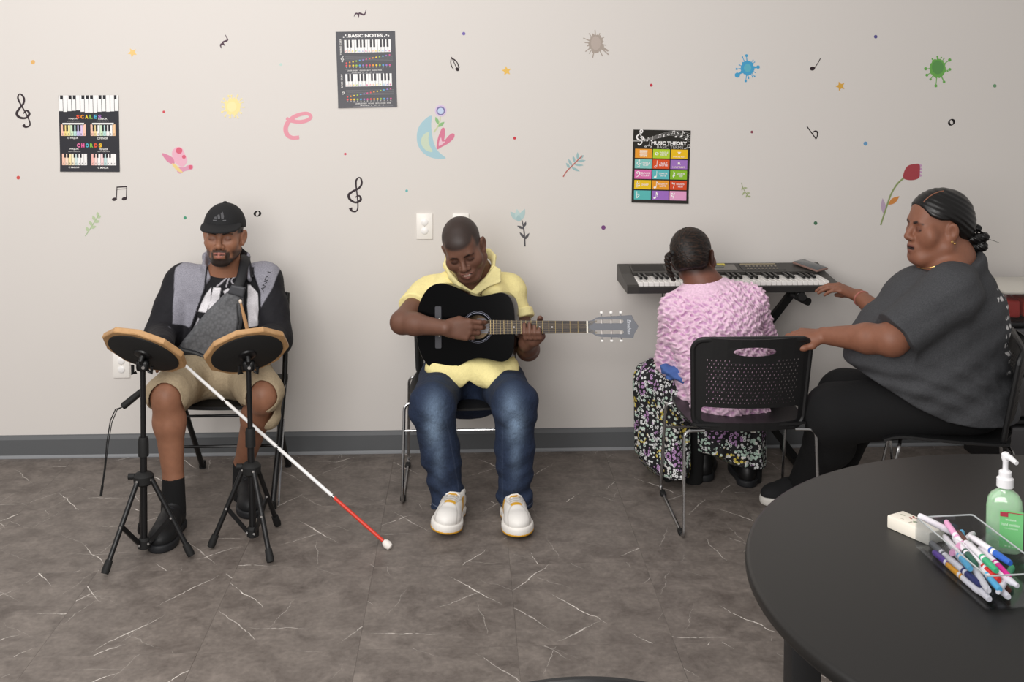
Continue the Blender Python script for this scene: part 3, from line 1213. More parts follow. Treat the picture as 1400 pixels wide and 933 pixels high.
sticker('heart_sticker', 'pink heart sticker leaning on the crescent moon', 'sticker',
        [('heart', flat_on_wall([smooth_loop([(597.3, 204), (598, 192), (601.5, 181), (604.5, 175), (608, 176), (608.3, 184), (607.5, 192), (613, 186), (618, 182.5), (621.5, 184), (620, 189.5), (613, 196), (605, 200.5)], 5)]), 'd67f98'),
         ('inner_heart', flat_on_wall([smooth_loop([(600, 199.5), (600.6, 193), (603, 188), (604.3, 193.5), (608.8, 193.5), (604.5, 197.5)], 4)], 1), 'e6c3cf')])


def twig(name, label, stem, leaves, cs, cl, w=1.2, lw=4.2):
    pcs = [('stem', strokes_on_wall([(stem, w)]), cs)]
    for (x, y, L, a) in leaves:
        pcs.append(('leaf', flat_on_wall([leafp(x, y, L, lw, math.radians(a))], 1), cl))
    sticker(name, label, 'sticker', pcs, 'plant stickers')


twig('leaf_sprig_sticker', 'pale green leaf sprig sticker left of the drummer', [(116.5, 323), (122, 315), (129, 304), (135, 294)],
     [(121, 317, 8, 115), (124, 312, 8, 20), (126, 309, 8, 120), (129, 304, 8, 15), (130, 302, 8, 115), (133, 298, 6, 30), (134, 296, 6, 95)], 'a9bd97', 'b9c9a4')
twig('leaf_sprig_sticker', 'small olive twig sticker right of the music theory poster', [(1013.5, 250), (1015.5, 256), (1019, 263), (1024.5, 270)],
     [(1015, 256, 5, -100), (1016, 257, 6, 0), (1018, 262, 6, -120), (1020, 264, 6, 0), (1021.5, 266, 5, -110), (1023, 268, 4, -20)], '9aa377', 'a3ad82', .9, 2.0)
twig('branch_sticker', 'teal branch sticker with a rust coloured stem', [(770, 242), (775, 234), (784, 225), (796, 213)],
     [(779, 230, 9, 125), (782, 227, 11, 118), (786, 223, 11, 105), (790, 219, 11, 92), (781, 229, 13, -25), (785, 225, 13, -5), (789, 221, 12, 8), (793, 217, 7, 45)], 'b86a62', '9dbcbe', 1.5, 3.4)
sticker('pale_flower_sticker', 'pale blue flower sticker with dark stem above the guitarist', 'sticker',
        [('stem', strokes_on_wall([([(713.5, 301.5), (715.5, 310), (717, 322), (717.6, 337)], [1.6, 1.8, 2.0, 2.2])]), '5c5a5e')] +
        [('leaf', flat_on_wall([leafp(x, y, L, 3.4, math.radians(a))], 1), '5c5a5e') for (x, y, L, a) in ((716, 313, 10, 155), (716.4, 310.5, 8, 70), (717, 326, 11, 128), (717.2, 328, 11.5, 55))] +
        [('petal', flat_on_wall([leafp(x, y, L, w, math.radians(a))], 1 + i), c) for i, (x, y, L, w, a, c) in enumerate(((709, 302, 17, 7, 132, 'b3cccd'), (709, 302.5, 17, 7.5, 98, 'bfd4d3'), (710, 302.5, 18.5, 7, 66, 'b3cccd'), (709.5, 303, 9, 6, 98, 'a9c5c8')))], 'plant stickers')
sticker('tulip_sticker', 'red tulip sticker above the woman in grey', 'sticker',
        [('stem', strokes_on_wall([([(1235.5, 243.5), (1227, 251.5), (1219, 264), (1213, 280), (1204, 308)], [2.4, 2.4, 2.2, 2.2, 2.0])]), '8f9d6a'),
         ('leaf', flat_on_wall([leafp(1214.5, 280, 19, 7, math.radians(38))], 1), 'cf8a4a'), ('leaf', flat_on_wall([leafp(1209, 294, 23, 6.5, math.radians(96))], 1), 'bba5bb'),
         ('petal_fringe', flat_on_wall([circle(1258, y, 2.6, 1.7, 12) for y in (226.5, 231, 235.5, 240)], 0), 'c79fc0'),
         ('bloom', flat_on_wall([smooth_loop([(1235.5, 244), (1236, 235), (1241, 227), (1250, 224.3), (1257, 225), (1257.5, 235), (1256, 243.5), (1246, 246.5)], 5)], 1), 'a8484f')], 'plant stickers')


# ------------------------------------------------------------------ posters
class Sheet:
    """a printed sheet: u right, v down, both 0..1; corners in the photo: tl, tr, br, bl"""

    def __init__(self, corners, color, label):
        self.c = [Vector(ptw(p)) for p in corners]
        ctr = sum(self.c, Vector((0, 0))) / 4
        self.root = empty('poster', (ctr.x, 0, ctr.y))
        tag(self.root, label, 'poster', 'music posters')
        self.parts = {}
        self.w = (self.c[1] - self.c[0]).length
        self.h = (self.c[3] - self.c[0]).length
        n = 10
        mb = MB()
        for lay in (0.0004, 0.0013):
            vs = []
            for j in range(n + 1):
                for i in range(n + 1):
                    p = self.uv(i / n, j / n)
                    vs.append((p.x, -lay - self.curl(i / n, j / n), p.y))
            fs = [(j * (n + 1) + i, j * (n + 1) + i + 1, (j + 1) * (n + 1) + i + 1, (j + 1) * (n + 1) + i) for j in range(n) for i in range(n)]
            mb.raw(vs, fs if lay < .001 else [f[::-1] for f in fs])
        mb.build('sheet', mat('poster_' + color, color, .38, spec=.35), self.root)

    def curl(self, u, v):
        return .004 * max(0, v - .8) ** 2 / .04 + .0015 * max(0, .1 - v) / .1

    def uv(self, u, v):
        a = self.c[0].lerp(self.c[1], u)
        b = self.c[3].lerp(self.c[2], u)
        return a.lerp(b, v)

    def put(self, part, me, color, layer=0):
        """me: flat mesh with x=u, y=v"""
        t = .0016 + .0003 * layer
        for vtx in me.vertices:
            u, v = vtx.co.x, vtx.co.y
            p = self.uv(u, v)
            vtx.co = (p.x, -t - self.curl(u, v), p.y)
        self.parts.setdefault(part, []).append((me, color))

    def loops(self, part, lps, color, layer=0):
        cu = loops_mesh(lps, 0.0)
        self.put(part, cu, color, layer)

    def rect(self, part, u0, v0, u1, v1, color, layer=0):
        me = bpy.data.meshes.new('r')
        me.from_pydata([(u0, v0, 0), (u1, v0, 0), (u1, v1, 0), (u0, v1, 0)], [], [(0, 1, 2, 3)])
        self.put(part, me, color, layer)

    def line(self, part, pts, w, color, layer=1, sub=5):
        """w in sheet widths"""
        mb = MB()
        k = self.w / self.h
        ww = w if hasattr(w, '__len__') else [w] * len(pts)
        stroke_mesh_add(mb, [(p[0], p[1] / k) for p in pts], ww, 0.0, sub)
        me = bpy.data.meshes.new('l')
        me.from_pydata([(v[0], v[1] * k, 0) for v in mb.v], [], mb.f[::4])
        self.put(part, me, color, layer)

    def text(self, part, s, u, v, w, h, color, layer=2, rot=False, bold=.02):
        me = text_mesh(s, 1.0, 0.0, bold=bold)
        co = [x.co for x in me.vertices]
        x0, x1 = min(c.x for c in co), max(c.x for c in co)
        y0, y1 = min(c.y for c in co), max(c.y for c in co)
        for x in me.vertices:
            a = (x.co.x - (x0 + x1) / 2) / (x1 - x0)
            b = -(x.co.y - (y0 + y1) / 2) / (y1 - y0)
            x.co = (u + b * h, v - a * w, 0) if rot else (u + a * w, v + b * h, 0)
        self.put(part, me, color, layer)

    def done(self):
        for part, items in self.parts.items():
            cols = []
            for _, c in items:
                if c not in cols:
                    cols.append(c)
            me = join_meshes(part, [(m_, cols.index(c)) for m_, c in items], [mat('print_' + c, c, .4, spec=.3) for c in cols])
            o_ = link(part.split('#')[0], me, self.root)
            if part == 'small_print':
                o_['kind'] = 'stuff'


def keys_print(sh, part, u0, v0, u1, v1, nw, blacks, tint=None, white='f4f2f0', black='26262a', bh=.58, ragged=None):
    w = (u1 - u0) / nw
    for i in range(nw):
        c = tint[i % len(tint)] if tint else white
        e = ragged[i % len(ragged)] if ragged else 0
        sh.rect(part, u0 + i * w + w * .04, v0, u0 + (i + 1) * w - w * .04, v1 + e, c, 1)
    for i in blacks:
        x = u0 + i * w
        sh.rect(part, x - w * .3, v0, x + w * .3, v0 + (v1 - v0) * bh, black, 2)


def glyph(sh, part, kind, u, v, s, color, layer=3):
    """small music signs; s = height in sheet heights"""
    k = sh.h / sh.w

    def pt(x, y):
        return (u + x * s * k, v - y * s)

    def el(cx, cy, rx, ry, rot=0):
        return [pt(x, y) for x, y in circle(cx, cy, rx, ry, 14, rot)]
    L = lambda pts, w: sh.line(part, [pt(*p) for p in pts], [q * s * k for q in (w if hasattr(w, '__len__') else [w] * len(pts))], color, layer)
    if kind == 'treble':
        L([(.02, .03), (.16, .10), (.22, -.04), (.06, -.14), (-.14, -.06), (-.20, .10), (-.06, .24), (.12, .36), (.16, .50), (.06, .54), (.0, .42), (.10, .05), (.14, -.30), (-.04, -.44), (-.10, -.34)], [.05, .07, .09, .08, .09, .1, .08, .08, .07, .06, .07, .06, .06, .08, .1])
    elif kind == 'bass':
        L([(-.2, .1), (-.22, .25), (-.05, .36), (.15, .28), (.18, .05), (.0, -.25), (-.3, -.42)], [.12, .12, .1, .14, .14, .09, .04])
        sh.loops(part, [el(-.14, .13, .1, .1)], color, layer)
        sh.loops(part, [el(.36, .25, .06, .06)], color, layer)
        sh.loops(part, [el(.36, .0, .06, .06)], color, layer)
    elif kind == 'whole':
        sh.loops(part, [el(0, 0, .34, .26), el(0, 0, .13, .2, .4)], color, layer)
    elif kind in ('half', 'quarter', 'eighth', 'sixteenth'):
        sh.loops(part, [el(-.1, -.34, .2, .14, .35)] + ([el(-.1, -.34, .14, .06, .5)] if kind == 'half' else []), color, layer)
        L([(.07, -.3), (.08, .1), (.09, .5)], .06)
        if kind in ('eighth', 'sixteenth'):
            L([(.09, .5), (.2, .3), (.3, .15), (.24, -.02)], [.08, .1, .08, .04])
        if kind == 'sixteenth':
            L([(.09, .3), (.2, .1), (.3, -.03), (.24, -.2)], [.08, .1, .08, .04])
    elif kind == 'beam':
        sh.loops(part, [el(-.28, -.3, .17, .13, .3)], color, layer)
        sh.loops(part, [el(.26, -.22, .17, .13, .3)], color, layer)
        L([(-.13, -.28), (-.13, .1), (-.13, .36)], .06)
        L([(.41, -.2), (.41, .1), (.41, .44)], .06)
        L([(-.15, .36), (.1, .4), (.43, .44)], .14)
    elif kind == 'sharp':
        for x in (-.12, .12):
            L([(x, -.4), (x, 0), (x + .03, .42)], .07)
        for y in (-.15, .13):
            L([(-.28, y - .04), (0, y), (.28, y + .06)], .1)
    elif kind == 'flat':
        L([(-.12, .5), (-.12, 0), (-.12, -.45)], .07)
        L([(-.12, .02), (.06, .1), (.18, -.04), (.06, -.26), (-.12, -.42)], [.06, .1, .12, .1, .06])
    elif kind == 'qrest':
        L([(-.08, .45), (.1, .22), (.0, .08), (.12, -.14), (-.1, -.14), (-.06, -.4)], [.05, .14, .18, .1, .12, .04])
    elif kind == 'erest':
        sh.loops(part, [el(-.16, .28, .1, .1)], color, layer)
        L([(-.2, .2), (0, .16), (.2, .34)], .06)
        L([(.2, .36), (.08, 0), (-.04, -.4)], .07)
        if u > .6 and v > .8:
            sh.loops(part, [el(-.2, .0, .1, .1)], color, layer)
            L([(-.22, -.08), (-.02, -.1), (.12, .06)], .06)
    elif kind == 'hat':
        sh.loops(part, [[pt(-.5, -.28), pt(.5, -.28), pt(.5, -.16), pt(.3, -.16), pt(.3, .3), pt(-.3, .3), pt(-.3, -.16), pt(-.5, -.16)]], color, layer)
    elif kind == 'hole':
        sh.loops(part, [[pt(-.5, .3), pt(.5, .3), pt(.5, .16), pt(.3, .16), pt(.3, -.3), pt(-.3, -.3), pt(-.3, .16), pt(-.5, .16)]], color, layer)
    elif kind == 'staff':
        for i in range(5):
            y = .4 - i * .2
            sh.loops(part, [[pt(-.7, y), pt(.7, y), pt(.7, y - .11), pt(-.7, y - .11)]], color, layer)


# scales and chords
s1 = Sheet([(80.2, 130.6), (162.2, 130.2), (164.0, 235), (82.6, 234.6)], '2f2f35', 'black scales and chords poster with a piano keyboard across its top')
nk = 14
rag = [.205, .215, .205, .20, .195, .215, .225, .225, .225, .215, .21, .215, .21, .205]
for i in range(nk):
    s1.rect('printed_keyboard', i / nk + .004, 0.0, (i + 1) / nk - .004, rag[i], 'f4f3f2', 1)
for i in (0, 2, 3, 5, 6, 7, 9, 10, 12.6):
    x = (i + .65) / nk
    s1.rect('printed_keyboard', x - .021, 0.0, x + .021, .115, '2c2c30', 2)
for s, v, cols in (('SCALES', .28, ['ee5a3a', 'f39a2e', 'f2d03a', '8bc34a', '4fb6d8', 'b07bc4']), ('CHORDS', .655, ['ee7fb0', 'ef6aa5', '59bfd0', '8bc34a', 'ee5a3a', 'f2c23a'])):
    for i, ch in enumerate(s):
        s1.text('lettering#' + s, ch, .315 + i * .073 + .0, v, .052, .052, cols[i], 2, bold=.05)
PAST = ['f6c6b0', 'f5d98c', 'f2e8a6', 'cfe6c4', 'bfe3dd', 'c9c3ea', 'dcc6e6', 'f6c6b0']
for k, (u, v, t) in enumerate(((.235, .455, PAST), (.73, .455, ['f6c6b0', 'f1d9a0', 'f4f2f0', 'cfe6c4', 'bfe3dd', 'f4f2f0', 'f4f2f0', 'f3c79a']),
                               (.245, .84, ['f6c6b0', 'f4d8c2', 'f5e3b0', 'f6ecd0', 'cfe0dd', 'f4f2f0', 'f4f2f0', 'f4f2f0']), (.735, .84, ['f3b9b0', 'f6d7d0', 'f4f2f0', 'f3d2d2', 'c4dddc', 'f4f2f0', 'f4f2f0', 'f4f2f0']))):
    hh = .075
    if k < 2:
        s1.rect('printed_keyboard#%d' % k, u - .18, v - hh - .02, u + .18, v - hh + .01, 'f4f2f0', 1)
    keys_print(s1, 'printed_keyboard#%d' % k, u - .21, v - hh, u + .21, v + hh, 8, (1, 2, 4, 5, 6), t)
    s1.text('lettering#M%d' % k, ('MAJOR', 'MINOR')[k % 2], u, v - .148 if k < 2 else v - .135, .15, .024, 'e9e7e4', 2)
    s1.text('small_print', ('W W H W W W H', 'W H W W H W W')[k % 2] if k < 2 else 'ROOT THIRD FIFTH', u, v - .118 if k < 2 else v - .105, .2, .012, 'c9c7c4', 2)
    s1.text('lettering#C%d' % k, ('C MAJOR', 'C MINOR')[k % 2], u - .01, v + .107, .18, .026, 'ecebe8', 2)
    for i, ch in enumerate('CDEFGABC'):
        s1.text('small_print', ch, u - .21 + .0525 * (i + .5), v + hh - .022, .02, .02, '55525a', 3)
s1.done()

# basic notes
s2 = Sheet([(459, 43.6), (540, 42.4), (543, 146.2), (462.6, 148)], '46464c', 'charcoal basic notes poster with two piano keyboards')
s2.text('lettering#B', 'BASIC NOTES', .5, .055, .58, .045, 'f3f1ef', 2, bold=.04)
for x, y in ((.13, .07), (.165, .045), (.19, .07), (.825, .07), (.855, .05), (.89, .06)):
    s2.loops('small_print', [circle(x, y, .013, .010, 10)], 'f0efee', 2)
RAIN = ['e0555a', 'ee9a3a', 'f0cf3f', '9fc04a', '58a9d8', '8f7cc4', 'd85a90']
for k, v0 in enumerate((.11, .555)):
    keys_print(s2, 'printed_keyboard#%d' % k, .135, v0, .925, v0 + .165, 14, (1, 2, 4, 5, 6, 8, 9, 11, 12, 13), white='f3f2f1', black='3b3b40')
    for i, ch in enumerate('CDEFGABCDEFGAB'):
        x = .135 + .79 / 14 * (i + .5)
        s2.text('small_print', ch, x, v0 + .148, .026, .02, RAIN[i % 7], 3)
        s2.loops('small_print', [circle(x, v0 + .30 - i * .0075 + (.0 if k else .0), .014, .010, 10)], RAIN[i % 7], 3)
        s2.loops('small_print', [circle(x, v0 + .335, .017, .013, 10)], RAIN[i % 7], 2)
        s2.text('small_print', ch, x, v0 + .358, .018, .012, 'd9d7d4', 2)
    for j in range(5):
        y = v0 + .215 + j * .015
        s2.line('small_print', [(.14, y), (.5, y), (.95, y)], .0035, '8b8b90', 1, 2)
    s2.text('lettering#%d' % k, ('TREBLE CLEF', 'BASS CLEF')[k], .075, v0 + .09, .21 if k == 0 else .18, .026, 'e9e7e4', 2, True)
    glyph(s2, 'clef_print#%d' % k, ('treble', 'bass')[k], .095, v0 + .25, .08 if k == 0 else .05, 'e9e7e4')
    y = v0 + (.385 if k == 0 else .375)
    x0, x1 = (.14, .79) if k == 0 else (.26, .93)
    for a in ((x0, y, x1, y), (x0, y + .055, x1, y + .055)):
        s2.line('small_print', [(a[0], a[1]), ((a[0] + a[2]) / 2, a[1]), (a[2], a[3])], .004, '9a9aa0', 1, 2)
    s2.text('small_print', 'LINES: EVERY  GOOD  BOY  DOES  FINE', (x0 + x1) / 2, y + .016, (x1 - x0) * .9, .014, 'e2e0dd', 2)
    s2.text('small_print', 'SPACES:  F   A   C   E', (x0 + x1) / 2 - .02, y + .04, (x1 - x0) * .6, .014, 'e2e0dd', 2)
s2.done()

# music theory
s3 = Sheet([(866, 177.2), (944.3, 178.6), (941, 278.6), (863.2, 276.8)], '26241f', 'black music theory poster with fifteen coloured panels')
s3.text('lettering#a', 'MUSIC THEORY', .63, .178, .62, .052, 'f6f4f2', 2, bold=.04)
s3.text('lettering#b', 'BASIC TERMS', .65, .232, .46, .04, 'c9c7c4', 2, bold=-.005)
for j in range(5):
    s3.line('small_print', [(.0, .15 + j * .003), (.2, .135 + j * .005), (.45, .06 + j * .012), (.65, .015 + j * .014), (.85, .02 + j * .022), (1.0, .045 + j * .028)], .004, 'a9a7a4', 1)
glyph(s3, 'clef_print', 'treble', .115, .115, .21, 'f6f4f2')
for (kd, u, v, s) in (('qrest', .2, .14, .05), ('eighth', .25, .13, .06), ('quarter', .33, .12, .07), ('beam', .455, .085, .055), ('qrest', .53, .08, .06), ('whole', .61, .06, .05), ('beam', .69, .035, .06), ('eighth', .755, .06, .08), ('eighth', .85, .05, .09),
                      ('eighth', .93, .09, .08), ('half', .28, .19, .07), ('whole', .22, .23, .04), ('whole', .31, .23, .04), ('beam', .96, .22, .06), ('whole', .91, .245, .035)):
    glyph(s3, 'small_print', kd, u, v, s, 'f2f0ee')
PAN = [('ee9f33', 'staff', 'STAFF'), ('b6d333', 'whole', 'WHOLE\nNOTE'), ('efc11f', 'hole', 'WHOLE REST'),
       ('86c9c2', 'treble', 'TREBLE\nCLEF'), ('dd5427', 'half', 'HALF\nNOTE'), ('a276c2', 'hat', 'HALF REST'),
       ('de74b0', 'bass', 'BASS\nCLEF'), ('5fbcc0', 'quarter', 'QUARTER\nNOTE'), ('8cbf33', 'qrest', 'QUARTER\nREST'),
       ('eec520', 'sharp', 'SHARP'), ('ee9f2c', 'eighth', 'EIGHTH\nNOTE'), ('d94f2b', 'erest', 'EIGHTH\nREST'),
       ('5cb9b6', 'flat', 'FLAT'), ('a06fc2', 'sixteenth', 'SIXTEENTH\nNOTE'), ('e5a3ca', 'erest', 'SIXTEENTH\nREST')]
for i, (c, g, t) in enumerate(PAN):
    col, row = i % 3, i // 3
    u0, v0 = .04 + col * .312, .262 + row * .1425
    s3.rect('colour_panel#%d' % i, u0, v0, u0 + .295, v0 + .125, c, 1)
    if g in ('staff', 'hole', 'hat'):
        glyph(s3, 'panel_sign#%d' % i, g, u0 + .148, v0 + .048, .075 if g == 'staff' else .05, 'fbf6ea')
        s3.text('lettering#%d' % i, t, u0 + .148, v0 + .098, .22 if g != 'staff' else .12, .022, 'f7e9d2', 2)
    else:
        glyph(s3, 'panel_sign#%d' % i, g, u0 + .065, v0 + .062, .1 if g != 'whole' else .08, 'fbfaf6')
        s3.text('lettering#%d' % i, t, u0 + .19, v0 + .062, .15 if len(t) > 6 else .12, .055 if '\n' in t else .026, 'f4ecec', 2)
s3.done()


# ------------------------------------------------------------------ chairs
M_BLACKP = mat('black_plastic', '1b1b1c', .45, bump=(900, .08, .0005))
M_CHROME = mat('chrome_tube', 'b9b9ba', .22, 1.0)
M_RUBBER = mat('black_rubber', '151515', .7)
M_BLKMET = mat('black_metal', '141415', .35, spec=.5)
M_BLKSATIN = mat('black_satin', '1d1d1e', .5)
M_STEEL = mat('rivet_steel', 'd0d0d0', .25, 1.0)


def round_path(pts, r, n=5):
    pts = [Vector(p) for p in pts]
    out = [pts[0]]
    for i in range(1, len(pts) - 1):
        a, b, c = pts[i - 1], pts[i], pts[i + 1]
        l1, l2 = (a - b).length, (c - b).length
        q = min(r, l1 * .49, l2 * .49)
        p1, p2 = b + (a - b).normalized() * q, b + (c - b).normalized() * q
        for k in range(n + 1):
            t = k / n
            out.append(p1 * (1 - t) ** 2 + b * (2 * t * (1 - t)) + p2 * t * t)
    out.append(pts[-1])
    return out


def rrect(x0, y0, x1, y1, r, n=6):
    out = []
    for (cx, cy, a0) in ((x1 - r, y1 - r, 0), (x0 + r, y1 - r, 90), (x0 + r, y0 + r, 180), (x1 - r, y0 + r, 270)):
        for k in range(n + 1):
            a = math.radians(a0 + 90 * k / n)
            out.append((cx + r * math.cos(a), cy + r * math.sin(a)))
    return out


def seat_mesh(w, y0, y1, z0, thick=.022, n=16, drop=.035, dish=.008):
    mb = MB()
    lay = []
    for side in (0, 1):
        vs = []
        for j in range(n + 1):
            for i in range(n + 1):
                u, v = 2 * i / n - 1, 2 * j / n - 1
                # square to rounded square
                uu = u * math.sqrt(1 - .30 * v * v / 2) if True else u
                vv = v * math.sqrt(1 - .30 * u * u / 2)
                k = max(abs(u), abs(v))
                x = uu * w / 2
                y = (y0 + y1) / 2 + vv * (y1 - y0) / 2
                z = z0 - dish * (1 - uu * uu) * (1 - vv * vv) * 2
                t = max(0, (-vv - .55) / .45)
                z -= drop * t * t
                if side:
                    z -= thick * (1 - .6 * k ** 6)
                vs.append((x, y, z))
        lay.append(vs)
    N = n + 1
    top = [(j * N + i, j * N + i + 1, (j + 1) * N + i + 1, (j + 1) * N + i) for j in range(n) for i in range(n)]
    mb.raw(lay[0] + lay[1], top + [tuple(N * N + q for q in f[::-1]) for f in top])
    rim = [i for i in range(n)] + [j * N + n for j in range(n)] + [n * N + n - i for i in range(n)] + [(n - j) * N for j in range(n)]
    mb.raw([], [])
    for a, b in zip(rim, rim[1:] + rim[:1]):
        mb.f.append((b, a, N * N + a, N * N + b))
        mb.m.append(0)
    return mb


def make_stack_chair(label, group, crown=None):
    """sled-base stacking chair; the sitter looks along local -y"""
    e = empty('stacking_chair')
    tag(e, label, 'chair', group)
    seat_mesh(.46, -.24, .215, .422).build('seat', M_BLACKP, e, angle=60)

    def bend(x, z):
        return .222 + (z - .42) * .15 - .050 * (x / .22) ** 2
    zt = .752
    loops = [[(x, z) for x, z in rrect(-.222, .396, .222, zt, .045, 8)]]
    loops.append(rrect(-.188, .428, .188, .486, .012, 3))
    loops.append(circle(.0, .704, .078, .0175, 28))
    for r in range(13):
        z = .668 - r * .0135
        for c in range(-11, 12):
            x = c * .0152 + (.0076 if r % 2 else 0)
            if abs(x) > .172 or (r < 2 and abs(x) < .09 and r < 1):
                continue
            if r > 9 and (c % 3 == 1 and r == 10):
                continue
            loops.append([(x - .0026, z), (x, z - .0046), (x + .0026, z), (x, z + .0046)])
    if crown:
        loops[0] = [(x, z - (x * x / (2 * crown) if z > .6 else 0)) for x, z in rrect(-.222, .396, .222, zt, .02, 8)[:9] + [(.2 - .02 * i, zt) for i in range(21)] + rrect(-.222, .396, .222, zt, .02, 8)[9:]]
        loops = loops[:2]
    me = loops_mesh(loops, .006)
    # finer triangles so that the panel can bend
    bm = bmesh.new()
    bm.from_mesh(me)
    for gx in (-.19, -.15, -.1, -.05, 0, .05, .1, .15, .19):
        bmesh.ops.bisect_plane(bm, geom=bm.verts[:] + bm.edges[:] + bm.faces[:], plane_co=(gx, 0, 0), plane_no=(1, 0, 0))
    for v in bm.verts:
        x, z, t = v.co.x, v.co.y, v.co.z
        taper = 1 - .04 * max(0, (.6 - z) / .2) ** 2 + .02 * (z - .6) / .17
        v.co = (x * taper, bend(x, z) + (t - .003), z)
    bmesh.ops.recalc_face_normals(bm, faces=bm.faces[:])
    bm.to_mesh(me)
    bm.free()
    me.materials.append(M_BLACKP)
    back = link('backrest', me, e, False)
    rim = MB()
    pts = []
    for (x, z) in (rrect(-.216, .402, .216, zt - .006, .042, 8) if not crown else [(x, z - (x * x / (2 * crown) if z > .6 else 0)) for x, z in rrect(-.216, .402, .216, zt - .006, .02, 8)[:9] + [(.19 - .02 * i, zt - .006) for i in range(20)] + rrect(-.216, .402, .216, zt - .006, .02, 8)[9:]]):
        taper = 1 - .04 * max(0, (.6 - z) / .2) ** 2 + .02 * (z - .6) / .17
        pts.append((x * taper, bend(x, z), z))
    rim.tube(pts + pts[:1], .0105, 8, caps=False)
    rim.build('rim', M_BLACKP, back, world_mesh=False)
    for s in (-1, 1):
        path = [(s * .17, .20, .396), (s * .247, .205, .396), (s * .253, .245, .0085), (s * .253, -.245, .0085), (s * .247, -.17, .390), (s * .17, -.165, .390)]
        leg = MB().tube(round_path(path, .03), .0062, 8).build('sled_leg', M_CHROME, e, world_mesh=False)
        for y in (.19, -.19):
            MB().rbox((s * .253, y, .0095), (.022, .034, .019), .005, 2).build('glide', M_RUBBER, leg, world_mesh=False)
    MB().tube([(-.248, -.19, .285), (0, -.19, .285), (.248, -.19, .285)], .005, 8).build('stretcher', M_CHROME, e, world_mesh=False)
    return e


GC = 'black stacking chairs'
ch_gtr = make_stack_chair('black stacking chair with chrome sled legs under the guitarist', GC)
ch_gtr.location = (P(637, 690, -.62).x, -.385, 0)
ch_pnk = copy_tree(ch_gtr)
ch_pnk['label'] = 'black perforated-back chair holding the woman in the pink top'
nl = PZ(933, 733, 0)
nr = PZ(1117, 733, 0)
ch_pnk.location = ((nl.x + nr.x) / 2, nl.y + .205, 0)
ch_pnk.rotation_euler = (0, 0, math.pi)
ch_gry = copy_tree(ch_gtr)
ch_gry['label'] = 'black stacking chair beside the round table, under the woman in grey'
ch_gry.location = (1.79, -.97, 0)
ch_gry.rotation_euler = (0, 0, math.radians(-110))
ch_near = make_stack_chair('empty dark chair with a crowned top edge, standing alone on the open floor', GC, .28)
ch_near.location = (PZ(812, 926, .757).x - .02, PZ(812, 926, .757).y + .272, 0)
ch_near.rotation_euler = (0, 0, math.radians(180))

# the drummer's chair: black four-leg chair with two rails
ch = empty('folding_chair', (P(306, 690, -.6).x, -.40, 0))
tag(ch, 'black metal chair with round front rails under the drummer', 'chair')
cx, cy = ch.location.x, ch.location.y
sm = seat_mesh(.43, -.22, .2, .425, thick=.035, drop=.02).build('seat', mat('black_vinyl', '161617', .4), ch, world_mesh=False)
for s in (-1, 1):
    MB().tube([(cx + s * .20, cy - .24, .006), (cx + s * .205, cy + .05, .44), (cx + s * .20, cy + .17, .78)], .0115, 10).build('front_leg', M_BLKMET, ch)
    MB().tube([(cx + s * .185, cy + .235, .006), (cx + s * .185, cy - .1, .40)], .0115, 10).build('back_leg', M_BLKMET, ch)
    MB().tube([(cx + s * .222, cy - .235, .012), (cx + s * .216, cy - .05, .30)], .004, 6).build('side_rod', M_CHROME, ch)
    for yy in (-.24, .235):
        MB().cyl((cx + s * (.2 if yy < 0 else .185), cy + yy, 0), (cx + s * (.2 if yy < 0 else .185), cy + yy, .03), .015, seg=10).build('foot_cap', M_RUBBER, ch)
MB().tube([(cx - .203, cy - .11, .21), (cx, cy - .11, .21), (cx + .203, cy - .11, .21)], .006, 8).build('rail', M_BLKMET, ch)
MB().tube([(cx - .204, cy - .06, .32), (cx, cy - .06, .32), (cx + .204, cy - .06, .32)], .006, 8).build('rail', M_BLKMET, ch)
MB().rbox((cx, cy + .175, .70), (.41, .02, .17), .009, 2).build('backrest', M_BLKMET, ch)


# ------------------------------------------------------------------ keyboard and stand
M_KB = mat('keyboard_case', '34322f', .45, bump=(700, .1, .0005))
M_KBD = mat('keyboard_front', '2b2a29', .4)
M_WKEY = mat('white_key', 'f2efeb', .25)
M_BKEY = mat('black_key', '131313', .3)
fl, fr_ = P(857.5, 402, -.39), P(1148, 402, -.39)
KX0, KX1, KY0, KY1 = fl.x, fr_.x, -.39, -.075
KZ = fl.z
kb = empty('electronic_keyboard', ((KX0 + KX1) / 2, (KY0 + KY1) / 2, KZ))
tag(kb, 'dark electronic keyboard on a stand against the wall', 'keyboard')
KL = KX1 - KX0
kx0, kx1 = P(873, 393, -.385).x, P(1135.5, 393, -.385).x
mb = MB()
# case: end cheeks, front rail, sloped top panel, bottom
def kprof(x0, x1, prof, name, m):
    q = MB()
    n = len(prof)
    q.raw([(x0, y, KZ + z) for y, z in prof] + [(x1, y, KZ + z) for y, z in prof],
          [tuple(range(n)), tuple(range(2 * n - 1, n - 1, -1))] + [(i, i + n, (i + 1) % n + n, (i + 1) % n) for i in range(n)])
    bm = bmesh.new()
    o_ = q.build(name, m, kb, smooth=False)
    bm.from_mesh(o_.data)
    bmesh.ops.recalc_face_normals(bm, faces=bm.faces[:])
    bm.to_mesh(o_.data)
    bm.free()
    return o_
end = [(KY0, 0), (KY0, .030), (KY0 + .012, .036), (KY0 + .18, .052), (KY1 - .02, .076), (KY1, .07), (KY1, .0)]
kprof(KX0, kx0, end, 'end_cheek', M_KB)
kprof(kx1, KX1, end, 'end_cheek', M_KB)
kprof(kx0, kx1, [(KY0, 0), (KY0, .026), (KY0 + .006, .028), (KY0 + .03, .028), (KY0 + .03, 0)], 'front_rail', M_KBD)
